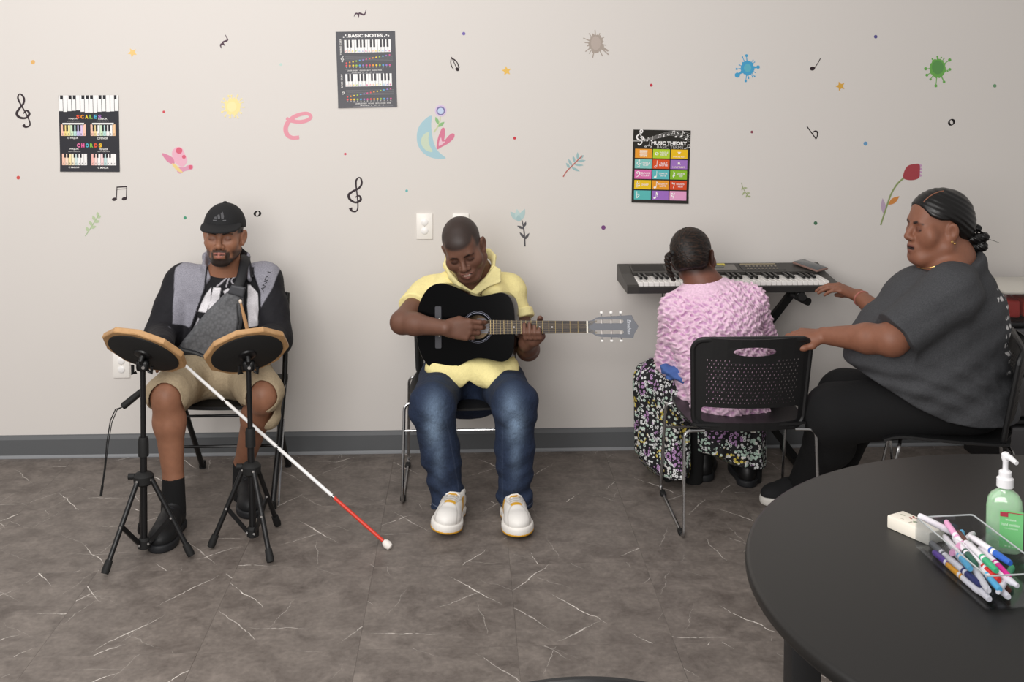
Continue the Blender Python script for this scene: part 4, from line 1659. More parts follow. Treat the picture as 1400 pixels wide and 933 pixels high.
kprof(kx0, kx1, [(KY0 + .172, 0), (KY0 + .172, .058), (KY1 - .02, .076), (KY1, .07), (KY1, 0)], 'top_panel', M_KB)
kprof(kx0, kx1, [(KY0 + .03, 0), (KY0 + .03, .012), (KY0 + .172, .012), (KY0 + .172, 0)], 'key_bed', M_BLKSATIN)
kw = (kx1 - kx0) / 36
wk = MB().rbox((0, 0, 0), (kw * .955, .148, .022), .0015, 1)
bk = MB().rbox((0, 0, 0), (kw * .50, .092, .013), .002, 1)
wk0 = bk0 = None
for i in range(36):
    if wk0 is None:
        k_ = wk0 = wk.build('white_key', M_WKEY, kb, world_mesh=False)
    else:
        k_ = wk0.copy()
        COL.objects.link(k_)
    k_.location = Vector((kx0 + (i + .5) * kw, KY0 + .092, KZ + .034)) - kb.location
    if i % 7 in (0, 1, 3, 4, 5) and i < 35:
        if bk0 is None:
            k_ = bk0 = bk.build('black_key', M_BKEY, kb, world_mesh=False)
        else:
            k_ = bk0.copy()
            COL.objects.link(k_)
        k_.location = Vector((kx0 + (i + 1) * kw, KY0 + .123, KZ + .051)) - kb.location
tilt = math.atan2(.018, .123)
Rk = Matrix.Rotation(tilt, 3, 'X')
def on_panel(u, v, size, name, m, h=.002):
    """u along the keyboard 0..1, v depth on the panel 0..1"""
    y = KY0 + .175 + v * .118
    z = KZ + .0585 + v * .0173
    return MB().rbox((KX0 + u * KL, y, z + h / 2), (size[0], size[1], h), .0006, 1, Rk).build(name, m, kb)
on_panel(.50, .50, (.13, .075), 'display_surround', mat('kb_grey', '77736e', .4))
on_panel(.47, .62, (.075, .045), 'display', mat('kb_lcd', '5c5f58', .2), .004)
on_panel(.505, .75, (.035, .018), 'display_label', mat('kb_yellow', 'd8c64a', .4), .006)
on_panel(.70, .5, (.19, .085), 'button_panel', mat('kb_dark', '23211f', .4))
for i in range(9):
    for j in range(2):
        on_panel(.625 + i * .018, .3 + j * .26, (.009, .009), 'button', mat('kb_button', '8a8276', .5), .004)
on_panel(.69, .82, (.16, .006), 'print_line', mat('kb_print', 'b7a98c', .5), .0035)
on_panel(.14, .5, (.14, .07), 'speaker_grille', mat('kb_grille', '2a2826', .7))
for x in (KX0 + .05, KX1 - .05):
    MB().cyl((x, KY0 + .05, KZ - .008), (x, KY0 + .05, KZ), .009, seg=10).build('rubber_foot', M_RUBBER, kb)

M_STAND = mat('stand_tube', '161616', .4)
st = empty('keyboard_stand', ((KX0 + KX1) / 2, -.23, 0))
tag(st, 'black crossed-tube keyboard stand', 'stand')
cxk = (KX0 + KX1) / 2 + .02
sy = -.24
for s in (-1, 1):
    a = Vector((cxk + s * .27, sy - .02 * s, KZ - .022))
    b = Vector((cxk - s * .30, sy - .02 * s, .03))
    MB().box((a + b) / 2, ((a - b).length, .03, .03), basis(x=(a - b), y=(0, 1, 0))).build('cross_tube', M_STAND, st)
    MB().rbox((a.x, -.235, KZ - .0155), (.035, .30, .028), .008, 2).build('top_bar', M_STAND, st)
    for yy in (-.39, -.08):
        MB().cyl((a.x, yy - .012, KZ - .0175), (a.x, yy + .012, KZ - .0175), .0168, seg=14).build('end_cap', M_RUBBER, st)
    MB().rbox((b.x, -.235, .016), (.035, .34, .03), .008, 2).build('foot_bar', M_STAND, st)
    for yy in (-.41, -.06):
        MB().cyl((b.x, yy - .015, .018), (b.x, yy + .015, .018), .018, seg=14).build('foot_cap', M_RUBBER, st)
MB().cyl((cxk, sy - .05, KZ / 2), (cxk, sy + .05, KZ / 2), .035, seg=18).build('pivot', M_STAND, st)
hk = P(1100, 408, -.36)
MB().tube([hk + Vector((-.05, .03, .012)), hk + Vector((0, 0, -.008)), hk + Vector((.012, -.02, -.012))], [.012, .017, .017], 12).build('lock_knob', M_RUBBER, st)
cb = MB().tube([P(905.5, 401, -.2), P(905.8, 440, -.2), P(905, 500, -.18), P(904, 560, -.12), PZ(902, 622, .004)], .0018, 6).build('power_cable', M_RUBBER)
tag(cb, 'thin black cable hanging from the keyboard', 'cable')

# phone lying on the keyboard
ph = P(1106, 370.5, -.15)
e = empty('smartphone', (ph.x, ph.y, ph.z))
tag(e, 'smartphone in a dark case lying on the end of the keyboard', 'phone')
Rp = basis(x=(.86, .50, 0), z=(0, -math.sin(tilt), math.cos(tilt)))
pc = Vector((P(1107, 370, -.16).x, -.165, KZ + .0745))
MB().rbox(pc, (.072, .145, .010), .004, 2, Rp).build('case', mat('phone_case', '8c6f66', .4), e)
MB().rbox(pc + Rp @ Vector((0, 0, .0045)), (.066, .138, .004), .0018, 2, Rp).build('screen', mat('phone_glass', '55595c', .08), e)


# ------------------------------------------------------------------ drum practice pads on tripods
M_WOODRIM = mat('pad_wood', 'bd9568', .5, var=(40, 'b0885c', 5))
M_PADRUB = mat('pad_rubber', '1c1c1c', .75, bump=(500, .1, .0005))


def drum_pad(pole_px, pad_px, padY, normal, feet, label, spin):
    cz = P(pad_px[0], pad_px[1], padY)
    base = P(pole_px[0], pole_px[1], padY)
    e = empty('drum_practice_pad', (base.x, padY, 0))
    tag(e, label, 'drum pad', 'practice drum pads on tripods')
    n = Vector(normal).normalized()
    R = basis(z=n, x=(math.cos(spin), math.sin(spin), 0))
    th, r = .021, .152
    # ten-sided wooden board with a rubber disc on both faces
    vs = []
    N = 10
    for (rr_, z) in ((r - .003, -th / 2), (r, -th / 2 + .003), (r, th / 2 - .003), (r - .003, th / 2)):
        vs += [cz + R @ Vector((rr_ * math.cos(2 * math.pi * (i + .5) / N), rr_ * math.sin(2 * math.pi * (i + .5) / N), z)) for i in range(N)]
    fs = [tuple(range(N - 1, -1, -1)), tuple(3 * N + i for i in range(N))]
    for j in range(3):
        fs += [(j * N + i, j * N + (i + 1) % N, (j + 1) * N + (i + 1) % N, (j + 1) * N + i) for i in range(N)]
    MB().raw(vs, fs).build('wooden_board', M_WOODRIM, e, smooth=False)
    for s in (-1, 1):
        Rz = R if s > 0 else R @ Matrix.Rotation(math.pi, 3, 'X')
        MB().lathe([(.128, 0), (.128, .004), (.125, .006)], cz + n * (s * th / 2), Rz, 44).build('rubber_disc', M_PADRUB, e)
    under = cz - n * (th / 2 + .006)
    MB().lathe([(.032, 0), (.03, .006), (.02, .008)], under, R @ Matrix.Rotation(math.pi, 3, 'X'), 20).build('mount_plate', M_BLKMET, e)
    top = Vector((base.x + (cz.x - base.x) * .55, padY - .004, under.z - .045))
    tl = empty('x')
    bpy.data.objects.remove(tl)
    MB().tube([under, under - n * .02 + Vector((0, 0, -.004)), top], .009, 10).build('tilter_rod', M_BLKMET, e)
    tj = MB().rbox(top + Vector((0, 0, .004)), (.046, .03, .042), .012, 3).build('tilter', M_BLKMET, e)
    MB().cyl(top + Vector((.006, -.02, 0)), top + Vector((.006, -.014, 0)), .006, seg=10).build('bolt', M_STEEL, tj)
    MB().tube([top + Vector((-.018, -.018, -.016)), top + Vector((-.03, -.02, -.022)), top + Vector((-.03, -.02, .01))], .006, 8).build('wing_lever', M_BLKMET, tj)
    MB().tube([top + Vector((.022, -.014, -.012)), top + Vector((.034, -.016, -.02)), top + Vector((.036, -.016, .004))], .006, 8).build('wing_lever', M_BLKMET, tj)
    hubz = .285
    low = Vector((base.x, padY, .035))
    topp = top + Vector((0, 0, -.005))
    ax = (topp - low)
    at_z = lambda z: low + ax * ((z - low.z) / ax.z)
    MB().cyl(at_z(.36), topp, .0095, seg=14).build('upper_tube', M_BLKMET, e)
    MB().cyl(low, at_z(.40), .0125, seg=14).build('lower_tube', M_BLKMET, e)
    MB().lathe([(.014, -.035), (.0185, -.033), (.0185, .02), (.015, .035)], at_z(.395), None, 16).build('height_collar', M_RUBBER, e)
    hub = MB().lathe([(.02, -.03), (.034, -.02), (.036, .006), (.026, .016), (.014, .02)], at_z(hubz), None, 18).build('leg_hub', M_RUBBER, e)
    MB().cyl(at_z(hubz) + Vector((-.052, -.004, .004)), at_z(hubz) + Vector((-.03, -.004, .004)), .011, seg=10).build('clamp_knob', M_RUBBER, hub)
    MB().lathe([(.016, -.02), (.022, -.016), (.022, .012), (.015, .02)], low + Vector((0, 0, .01)), None, 16).build('brace_hub', M_RUBBER, e)
    for (fx, fy) in feet:
        f = PZ(fx, fy, .012)
        h = at_z(hubz) + (Vector((f.x, f.y, 0)) - Vector((base.x, padY, 0))).normalized() * .03 + Vector((0, 0, -.004))
        lg = MB().tube([h, f + (h - f).normalized() * .02], .0092, 10).build('tripod_leg', M_BLKMET, e)
        d = (h - f).normalized()
        MB().tube([f, f + d * .012, f + d * .045], [.0125, .0145, .0125], 12).build('rubber_foot', M_RUBBER, lg)
        mid = h.lerp(f, .5)
        b0 = low + Vector((0, 0, .012)) + (Vector((f.x, f.y, 0)) - Vector((base.x, padY, 0))).normalized() * .02
        br = MB().box((mid + b0) / 2, ((mid - b0).length, .008, .015), basis(x=(mid - b0), y=(Vector((f.x - base.x, f.y - padY, 0)).cross(Vector((0, 0, 1)))))).build('brace', M_BLKMET, lg)
        side = Vector((0, -.010, 0))
        for q in (mid, b0, h):
            MB().cyl(q + side * .7, q + side * 1.25, .0042, seg=8).build('rivet', M_STEEL, lg)
    return e


drum_pad((197, 750), (198, 479), -1.05, (.22, .60, .74), [(143, 785), (262, 760), (193, 728)], 'drum practice pad on a black tripod, nearest the low wall outlet', .1)
drum_pad((346, 738), (337.5, 480), -.965, (-.27, .62, .735), [(288, 748), (370, 769), (380, 718)], 'drum practice pad on a black tripod, crossed by the white cane', -.1)

# drumstick in the hand of the drummer
ds = empty('drumstick', P(334, 430, -.84))
tag(ds, 'wooden drumstick standing up behind the drum pad', 'drumstick')
M_STICK = mat('drumstick_wood', 'c79a6e', .45)
a, b = P(347, 486, -.80), P(329, 414, -.86)
d = (b - a).normalized()
MB().tube([a, a.lerp(b, .7), b - d * .004], [.0075, .007, .004], 12).build('shaft', M_STICK, ds)
MB().sphere(b + d * .004, .0062, 12, (1, 1, 1.5), basis(z=d, x=(1, 0, 0))).build('tip', mat('stick_tip', 'e3d3c2', .4), ds)

# white cane: straight shaft to the floor, folded grip section with its elastic cord
cn = empty('white_cane', PZ(531, 747, .01))
tag(cn, 'folding white cane with red lower section resting on the floor', 'cane')
M_CANEW = mat('cane_white', 'f1f0ef', .3)
M_CANER = mat('cane_red', 'd8402f', .35)
tip = PZ(529.5, 745, .016)
up = P(246, 494, -.70)
def cl_(t):
    return up.lerp(tip, t)
def tparam(px):
    best = min((abs(i / 400 - 0), i) for i in range(1))
    lo, hi = 0.0, 1.0
    for _ in range(30):
        m_ = (lo + hi) / 2
        q = CAM_M.transposed() @ (cl_(m_) - CAM_P)
        x = 700 + F_PX * q.x / -q.z
        lo, hi = (m_, hi) if x < px else (lo, m_)
    return lo
marks_ = [(246, 306), (309, 378), (381, 454)]
for x0, x1 in marks_:
    MB().cyl(cl_(tparam(x0)), cl_(tparam(x1)), .0066, seg=12).build('white_section', M_CANEW, cn)
for x0, x1 in ((304, 311), (376, 383), (452, 459)):
    MB().cyl(cl_(tparam(x0)), cl_(tparam(x1)), .0056, seg=12).build('joint', M_CHROME, cn)
MB().cyl(cl_(tparam(457)), cl_(tparam(524)), .0066, seg=12).build('red_section', M_CANER, cn)
MB().lathe([(.008, -.018), (.0135, -.01), (.0155, .002), (.012, .014), (.004, .018)], tip, basis(z=(tip - up), x=(0, 1, 0)), 16).build('tip', mat('cane_tip', 'efe9e2', .5), cn)
g0, g1 = P(252, 488, -.70), P(167, 557, -.82)
MB().cyl(g0, g0.lerp(g1, .68), .0066, seg=12).build('grip_tube', M_CANEW, cn)
gr_ = MB().tube([g0.lerp(g1, .66), g0.lerp(g1, .7), g0.lerp(g1, .97), g1], [.008, .0125, .0135, .010], 14).build('grip', M_RUBBER, cn)
MB().tube([g1, P(158, 560, -.82), P(151, 575, -.83), P(146, 605, -.84), P(143, 640, -.85), P(138.5, 672, -.85)], .0022, 6).build('elastic_cord', M_RUBBER, cn)
MB().tube([g1, P(160, 561, -.82), P(153, 578, -.83), P(148, 607, -.84), P(144, 642, -.85), P(139.5, 672, -.85)], .0018, 6).build('elastic_cord', M_RUBBER, cn)
MB().tube([P(140, 664, -.85), P(138, 678, -.85)], .0048, 8).build('cord_tag', M_RUBBER, cn)


# ------------------------------------------------------------------ round table and what stands on it
M_TABLE = mat('table_laminate', '1e1d1c', .40, bump=(500, .12, .0006), spec=.4)
M_TEDGE = mat('table_edge', '2e2c2a', .45)
TZ = .74
TR = .739
# circle through the visible rim
tback = PZ(1365, 620, TZ)
fwd = Vector((CAM_P.x - tback.x, CAM_P.y - tback.y, 0)).normalized()
tc_ = Vector((1.290, -2.957, TZ))
tb_ = empty('round_table', (tc_.x, tc_.y, 0))
tag(tb_, 'large round table with a matte black top', 'table')
MB().lathe([(TR - .012, TZ - .03), (TR - .003, TZ - .028), (TR, TZ - .022), (TR, TZ - .008), (TR - .003, TZ - .002), (TR - .010, TZ)], (tc_.x, tc_.y, 0), None, 128).build('table_top', M_TABLE, tb_, angle=50)
lg0 = P(1097, 900, -2.78)
dx, dy = lg0.x - tc_.x, lg0.y - tc_.y
for i in range(4):
    a = math.radians(90 * i)
    x, y = dx * math.cos(a) - dy * math.sin(a), dx * math.sin(a) + dy * math.cos(a)
    MB().rbox((tc_.x + x, tc_.y + y, (TZ - .03) / 2), (.062, .062, TZ - .03), .004, 2).build('leg', M_BLKSATIN, tb_)
    n_ = basis(x=(-x, -y, 0), z=(0, 0, 1))
rim_ = MB()
for i in range(4):
    a, b = math.radians(90 * i), math.radians(90 * i + 90)
    pa = Vector((tc_.x + dx * math.cos(a) - dy * math.sin(a), tc_.y + dx * math.sin(a) + dy * math.cos(a), TZ - .06))
    pb = Vector((tc_.x + dx * math.cos(b) - dy * math.sin(b), tc_.y + dx * math.sin(b) + dy * math.cos(b), TZ - .06))
    MB().box((pa + pb) / 2, ((pa - pb).length - .06, .02, .058), basis(x=(pb - pa), z=(0, 0, 1))).build('apron', M_BLKSATIN, tb_)

# eraser block
er = empty('eraser_block', PZ(1232, 728, TZ))
tag(er, 'white block eraser with printed top on the black table', 'eraser')
e0, e1 = PZ(1212, 722, TZ), PZ(1262, 744, TZ)
ex = (e1 - e0).normalized()
Re = basis(x=ex, z=(0, 0, 1))
ec = e0 + ex * .055 + Re @ Vector((0, .026, .014))
MB().rbox(ec, (.11, .05, .028), .003, 2, Re).build('block', mat('eraser_white', 'efe8da', .6), er)
tp = mat('eraser_print_a', 'b9b4a6', .6), mat('eraser_print_b', '9a4a48', .6), mat('eraser_print_c', '6f7f62', .6)
rr = random.Random(4)
for i in range(9):
    q = ec + Re @ Vector((rr.uniform(-.045, .045), rr.uniform(-.018, .018), .0143))
    MB().rbox(q, (rr.uniform(.004, .012), rr.uniform(.002, .004), .0008), .0003, 1, Re @ Matrix.Rotation(rr.uniform(0, 3), 3, 'Z')).build('printed_mark', tp[i % 3], er)

# clear tray of markers
def glass_mat():
    m, nt, b = new_mat('clear_acrylic')
    N, L = nt.nodes, nt.links
    tr = N.new('ShaderNodeBsdfTransparent')
    tr.inputs[0].default_value = (.93, .94, .95, 1)
    gl = N.new('ShaderNodeBsdfGlossy')
    gl.inputs['Roughness'].default_value = .06
    lw = N.new('ShaderNodeLayerWeight')
    fr2 = N.new('ShaderNodeMath')
    fr2.operation = 'MULTIPLY_ADD'
    pw = N.new('ShaderNodeMath')
    pw.operation = 'POWER'
    pw.inputs[1].default_value = 4.0
    L.new(lw.outputs['Facing'], pw.inputs[0])
    L.new(pw.outputs[0], fr2.inputs[0])
    fr2.inputs[1].default_value = .7
    fr2.inputs[2].default_value = .05
    mx = N.new('ShaderNodeMixShader')
    L.new(fr2.outputs[0], mx.inputs[0])
    L.new(tr.outputs[0], mx.inputs[1])
    L.new(gl.outputs[0], mx.inputs[2])
    L.new(mx.outputs[0], N['Material Output'].inputs[0])
    return m


M_ACR = glass_mat()
t0, t1 = PZ(1251, 751, TZ), PZ(1348, 838, TZ)
tx = (t1 - t0).normalized()
Rt = basis(x=tx, z=(0, 0, 1))
Lt, Wt, Ht = .315, .125, .062
if (Rt @ Vector((0, 1, 0))).y < 0:
    flip = -1
else:
    flip = 1
Lt = (t1 - t0).length
tcn = t0 + tx * (Lt / 2) + Rt @ Vector((0, flip * Wt / 2, 0))
tray = empty('marker_tray', tcn)
tag(tray, 'clear acrylic tray full of markers on the black table', 'tray')
w = .0028
TL = lambda x, y, z: tcn + Rt @ Vector((x, y, z))
MB().box(TL(0, 0, .0065), (Lt, Wt, .003), Rt).build('tray_floor', M_ACR, tray, smooth=False)
for s in (-1, 1):
    MB().box(TL(0, s * (Wt / 2 - w / 2), .005 + Ht / 2), (Lt, w, Ht), Rt).build('long_side', M_ACR, tray, smooth=False)
    MB().box(TL(s * (Lt / 2 - w / 2), 0, .005 + Ht / 2), (w, Wt - 2 * w, Ht), Rt).build('short_side', M_ACR, tray, smooth=False)
M_RIMA = mat('acrylic_edge', 'aeb3b4', .15, spec=.6)
rp = [TL(sx * (Lt / 2 - w / 2), sy * (Wt / 2 - w / 2), .005 + Ht) for sx, sy in ((-1, -1), (1, -1), (1, 1), (-1, 1))]
MB().tube(round_path([(rp[0] + rp[1]) / 2] + rp[1:] + [rp[0], (rp[0] + rp[1]) / 2], .008), .0017, 6, caps=False).build('rim', M_RIMA, tray)
for sx in (-1, 1):
    for sy in (-1, 1):
        MB().lathe([(.009, 0), (.009, .004), (.007, .005)], TL(sx * (Lt / 2 - .014), sy * (Wt / 2 - .014), 0), None, 14).build('foot', M_ACR, tray)

M_MKW = mat('marker_white', 'eeeaf0', .35)
GM = 'markers in the clear tray'
CAPS = {'orange': 'efa92c', 'purple': '5b3b9a', 'grey': '63666b', 'black': '1f2226', 'navy': '28306e', 'blue': '2f62bd', 'sky blue': '5fb6e3', 'green': '3fa877', 'dark green': '2c5a4a',
        'red': 'd8322e', 'magenta': 'd0278c', 'brown': '5a3228', 'yellow': 'f0d02f', 'pink': 'e3a2c8', 'white': 'ece8ee'}


def to_tray(px, py, z):
    q = PZ(px, py, z)
    v = Rt.transposed() @ (q - tcn)
    return v


def marker(cap_px, end_px, z0, z1, colr, frac=.36, label=None):
    """cap end and plain end given in photo crop coordinates"""
    cpx = lambda p: (1190 + p[0] / 3.886, 610 + p[1] / 3.886)
    a = to_tray(*cpx(cap_px), TZ + z0)
    b = to_tray(*cpx(end_px), TZ + z1)
    for v in (a, b):
        v.x = max(-Lt / 2 + .014, min(Lt / 2 - .014, v.x))
        v.y = max(-Wt / 2 + .013, min(Wt / 2 - .013, v.y))
    d = (b - a)
    if d.length < .01:
        return
    L_ = .128
    d.normalize()
    c = (a + b) / 2
    a, b = c - d * L_ / 2, c + d * L_ / 2
    lim = Lt / 2 - .012
    for q in (a, b):
        if q.x > lim:
            sh_ = q.x - lim
            a.x -= sh_; b.x -= sh_
        if q.x < -lim:
            sh_ = -lim - q.x
            a.x += sh_; b.x += sh_
        if abs(q.y) > Wt / 2 - .011:
            sh_ = q.y - math.copysign(Wt / 2 - .011, q.y)
            a.y -= sh_; b.y -= sh_
        if q.z < .0155:
            q.z = .0155
    a, b = tcn + Rt @ a, tcn + Rt @ b
    e = empty('marker', (a + b) / 2)
    tag(e, label or ('%s-capped marker in the clear tray' % colr if colr != 'white' else 'white-capped marker in the clear tray'), 'marker', GM)
    d = (b - a).normalized()
    m = mat('marker_' + colr, CAPS[colr], .35)
    r = .0066
    c1 = a + d * (frac * L_)
    MB().tube([c1, b - d * .014, b - d * .012, b - d * .002, b], [r, r, r * .8, r * .72, r * .55], 10).build('barrel', M_MKW, e)
    MB().tube([a, a + d * .003, c1], [r * .75, r * .92, r * 1.04], 10).build('cap', m, e)
    c2 = a + d * (L_ * .42)
    MB().tube([c2, c2 + d * .006], r * 1.03, 10).build('band', m, e)


MK = [((325, 605), (610, 830), .016, .016, 'orange'), ((305, 550), (545, 735), .016, .016, 'purple'), ((270, 470), (480, 660), .017, .017, 'grey'),
      ((660, 800), (430, 640), .017, .017, 'black'), ((560, 770), (350, 560), .030, .03, 'navy'), ((345, 405), (430, 500), .032, .03, 'sky blue'),
      ((500, 615), (440, 540), .045, .045, 'sky blue'), ((490, 490), (560, 590), .048, .044, 'brown'), ((575, 650), (430, 470), .045, .045, 'dark green'),
      ((660, 655), (520, 520), .055, .055, 'green'), ((635, 670), (560, 600), .040, .040, 'red'), ((715, 675), (600, 560), .045, .045, 'magenta'), ((775, 645), (500, 460), .055, .055, 'blue'),
      ((700, 700), (810, 780), .04, .04, 'yellow'), ((815, 850), (690, 740), .035, .035, 'sky blue'), ((260, 535), (400, 515), .045, .045, 'pink'),
      ((232, 360), (400, 470), .055, .035, 'white'), ((680, 855), (500, 690), .018, .018, 'white'), ((640, 780), (560, 660), .034, .034, 'white'), ((770, 830), (690, 760), .02, .02, 'white'),
      ((460, 585), (350, 450), .03, .03, 'white'), ((350, 395), (420, 470), .05, .045, 'pink'), ((800, 745), (810, 790), .03, .03, 'green'), ((700, 735), (600, 640), .02, .02, 'brown')]
seen = {}
for q in MK:
    c = q[4]
    seen[c] = seen.get(c, 0) + 1
OWN = {5: 'sky blue-capped marker at the eraser end of the clear tray', 6: 'sky blue-capped marker beside the dark green-capped one', 14: 'sky blue-capped marker at the end of the tray away from the eraser',
       7: 'brown-capped marker standing proud above the dark green-capped one', 23: 'brown-capped marker low in the clear tray', 9: 'green-capped marker lying over the red-capped one', 22: 'green-capped marker beside the yellow-capped one',
       15: 'pink-capped marker lying crosswise over the others', 21: 'pink-capped marker pointing along the clear tray', 16: 'white-capped marker sticking out over the rim next to the eraser', 17: 'white-capped marker against the long side of the tray'}
for qi, q in enumerate(MK):
    c = q[4]
    marker(*q, label=OWN[qi] if qi in OWN else ('%s-capped marker lying in the clear tray' if seen[c] == 1 else '%s-capped marker among the others in the clear tray') % c)

# hand sanitiser
bp = PZ(1372, 752, TZ)
sb = empty('sanitizer_bottle', bp)
tag(sb, 'pump bottle of green hand gel beside the clear tray', 'bottle')
mgel, nt, b = new_mat('green_gel')
b.inputs['Base Color'].default_value = (*lin('b9e2ba'), 1)
b.inputs['Roughness'].default_value = .12
b.inputs['Transmission Weight'].default_value = .35
b.inputs['Subsurface Weight'].default_value = .3
b.inputs['Subsurface Radius'].default_value = (.01, .03, .01)
b.inputs['Coat Weight'].default_value = .6
b.inputs['Coat Roughness'].default_value = .05
Rb = Matrix.Rotation(math.radians(-25), 3, 'Z')
bw, bd, bh = .070, .044, .128
body = MB()
rows = [(.0, .86), (.004, .97), (.012, 1.0), (bh * .72, 1.0), (bh * .84, .93), (bh * .92, .74), (bh * .975, .48), (bh, .30), (bh + .006, .28)]
vs, nseg = [], 32
for z, k in rows:
    for i in range(nseg):
        a = 2 * math.pi * i / nseg
        ca, sa = math.cos(a), math.sin(a)
        p_ = 2 / 3.2
        x = math.copysign(abs(ca) ** p_, ca) * bw / 2 * k
        y = math.copysign(abs(sa) ** p_, sa) * bd / 2 * (k if k > .6 else max(k, .45))
        vs.append(bp + Rb @ Vector((x, y, z)))
fs = [tuple(range(nseg - 1, -1, -1)), tuple((len(rows) - 1) * nseg + i for i in range(nseg))]
for j in range(len(rows) - 1):
    fs += [(j * nseg + i, j * nseg + (i + 1) % nseg, (j + 1) * nseg + (i + 1) % nseg, (j + 1) * nseg + i) for i in range(nseg)]
body.raw(vs, fs).build('gel_bottle', mgel, sb)
M_PUMP = mat('pump_white', 'e9e8ea', .35)
pm = MB().lathe([(.0155, 0), (.0165, .001), (.0165, .018), (.0125, .022), (.0125, .032), (.009, .035)], bp + Vector((0, 0, bh + .004)), None, 24).build('pump_collar', M_PUMP, sb)
MB().lathe([(.0055, 0), (.0055, .03), (.0085, .038), (.0085, .046), (.005, .05)], bp + Vector((0, 0, bh + .026)), None, 16).build('pump_head', M_PUMP, sb)
MB().tube([bp + Vector((0, 0, bh + .066)), bp + Vector((.003, -.014, bh + .069)), bp + Vector((.006, -.034, bh + .065))], [.007, .006, .0045], 10).build('pump_spout', M_PUMP, sb)
f_ = Rb @ Vector((0, -1, 0))
MB().box(bp + Rb @ Vector((.013, -bd / 2 - .0006, .052)), (.044, .0012, .078), Rb).build('label', mat('gel_label', '76c47e', .4), sb, smooth=False)
MB().box(bp + Rb @ Vector((-.001, -bd / 2 - .0016, .083)), (.015, .001, .009), Rb).build('red_mark', mat('gel_red', 'a83848', .4), sb, smooth=False)
MB().box(bp + Rb @ Vector((.02, -bd / 2 - .0016, .0875)), (.03, .001, .0015), Rb).build('red_line', mat('gel_red', 'a83848', .4), sb, smooth=False)
for s, z, h_, w_ in (('instant', .073, .0045, .020), ('hand sanitizer', .063, .006, .034), ('with moisturizers', .055, .0028, .026), ('8 fl oz', .018, .0028, .022)):
    me = text_mesh(s, 1.0, .0)
    co = [v.co for v in me.vertices]
    x0, x1 = min(c.x for c in co), max(c.x for c in co)
    y0, y1 = min(c.y for c in co), max(c.y for c in co)
    for v in me.vertices:
        q = Vector(((v.co.x - (x0 + x1) / 2) / (x1 - x0) * w_ + .012, -bd / 2 - .0018, z + (v.co.y - (y0 + y1) / 2) / (y1 - y0) * h_))
        v.co = bp + Rb @ q
    me.materials.append(mat('gel_print', 'e3f1e2', .5))
    link('lettering', me, sb)

# drawer tower and clear boxes behind the right-hand chair
M_DRW = mat('drawer_black', '2a2a2c', .5)
M_CLR = mat('clear_bin', 'c9c6bf', .2, trans=.0)
tw = empty('drawer_tower', (P(1420, 450, -.36).x, -.24, 0))
tag(tw, 'dark plastic drawer tower against the wall behind the woman in grey', 'drawers')
tx_, ty_ = P(1420, 450, -.36).x, -.24
for s in (-1, 1):
    MB().rbox((tx_ + s * .17, ty_, .33), (.018, .36, .66), .004, 2).build('side_panel', M_DRW, tw)
for z in (.02, .235, .45, .655):
    MB().rbox((tx_, ty_, z), (.33, .36, .016), .003, 2).build('shelf', M_DRW, tw)
for z in (.127, .342, .552):
    dr = MB().rbox((tx_, ty_ - .012, z), (.315, .34, .17), .012, 3).build('drawer', mat('drawer_smoke', '59585a', .25), tw)
    MB().rbox((tx_, ty_ - .187, z + .05), (.11, .014, .02), .005, 2).build('handle', M_DRW, dr)


def clear_box(c, s, label):
    e = empty('storage_box', (c[0], c[1], c[2] - s[2] / 2))
    tag(e, label, 'storage box', 'clear storage boxes')
    t = .004
    for sx in (-1, 1):
        MB().box((c[0] + sx * (s[0] / 2 - t / 2), c[1], c[2]), (t, s[1], s[2])).build('wall', M_ACR, e, smooth=False)
        MB().box((c[0], c[1] + sx * (s[1] / 2 - t / 2), c[2]), (s[0] - 2 * t, t, s[2])).build('wall', M_ACR, e, smooth=False)
    MB().box((c[0], c[1], c[2] - s[2] / 2 + t / 2), (s[0] - 2 * t, s[1] - 2 * t, t)).build('bottom', M_ACR, e, smooth=False)
    MB().rbox((c[0], c[1], c[2] + s[2] / 2 + .006), (s[0] + .02, s[1] + .02, .014), .006, 2).build('lid', mat('box_lid', 'd6d2c8', .3), e)
    return e


b1 = (tx_ - .005, ty_ - .01, .663 + .062)
clear_box(b1, (.33, .32, .12), 'clear lidded storage box of red things on the drawer tower')
rr = random.Random(8)
for i, (cc, nm) in enumerate((('c8443e', 'red'), ('d65a4c', 'bright red'), ('e0b05c', 'yellow'), ('c5504a', 'brick red'))):
    o_ = MB().rbox((b1[0] - .105 + .07 * i, b1[1] - .06, .67 + .042), (.062, .14, .076), .012, 3, Matrix.Rotation(.12 * (i - 1.5), 3, 'Z')).build('shaker_box', mat('toy_' + cc, cc, .5))
    tag(o_, '%s block inside the clear storage box' % nm, 'block', 'things in the clear box')


# ------------------------------------------------------------------ people: helpers
def poly_sdf2(q, poly):
    """signed distance (negative inside) of 2D points to a polygon"""
    poly = np.asarray(poly, float)
    n = len(poly)
    d = np.full(len(q), 1e9)
    inside = np.zeros(len(q), bool)
    for i in range(n):
        a, b = poly[i], poly[(i + 1) % n]
        e = b - a
        w = q - a
        t = np.clip((w @ e) / max(e @ e, 1e-12), 0, 1)
        v = w - t[:, None] * e
        d = np.minimum(d, (v * v).sum(1))
        c = (a[1] > q[:, 1]) != (b[1] > q[:, 1])
        with np.errstate(divide='ignore', invalid='ignore'):
            xc = a[0] + (q[:, 1] - a[1]) * (b[0] - a[0]) / (b[1] - a[1])
        inside ^= c & (q[:, 0] < xc)
    d = np.sqrt(d)
    return np.where(inside, -d, d)


def pxpoly(pts, y):
    return [(P(px, py, y).x, P(px, py, y).z) for px, py in pts]


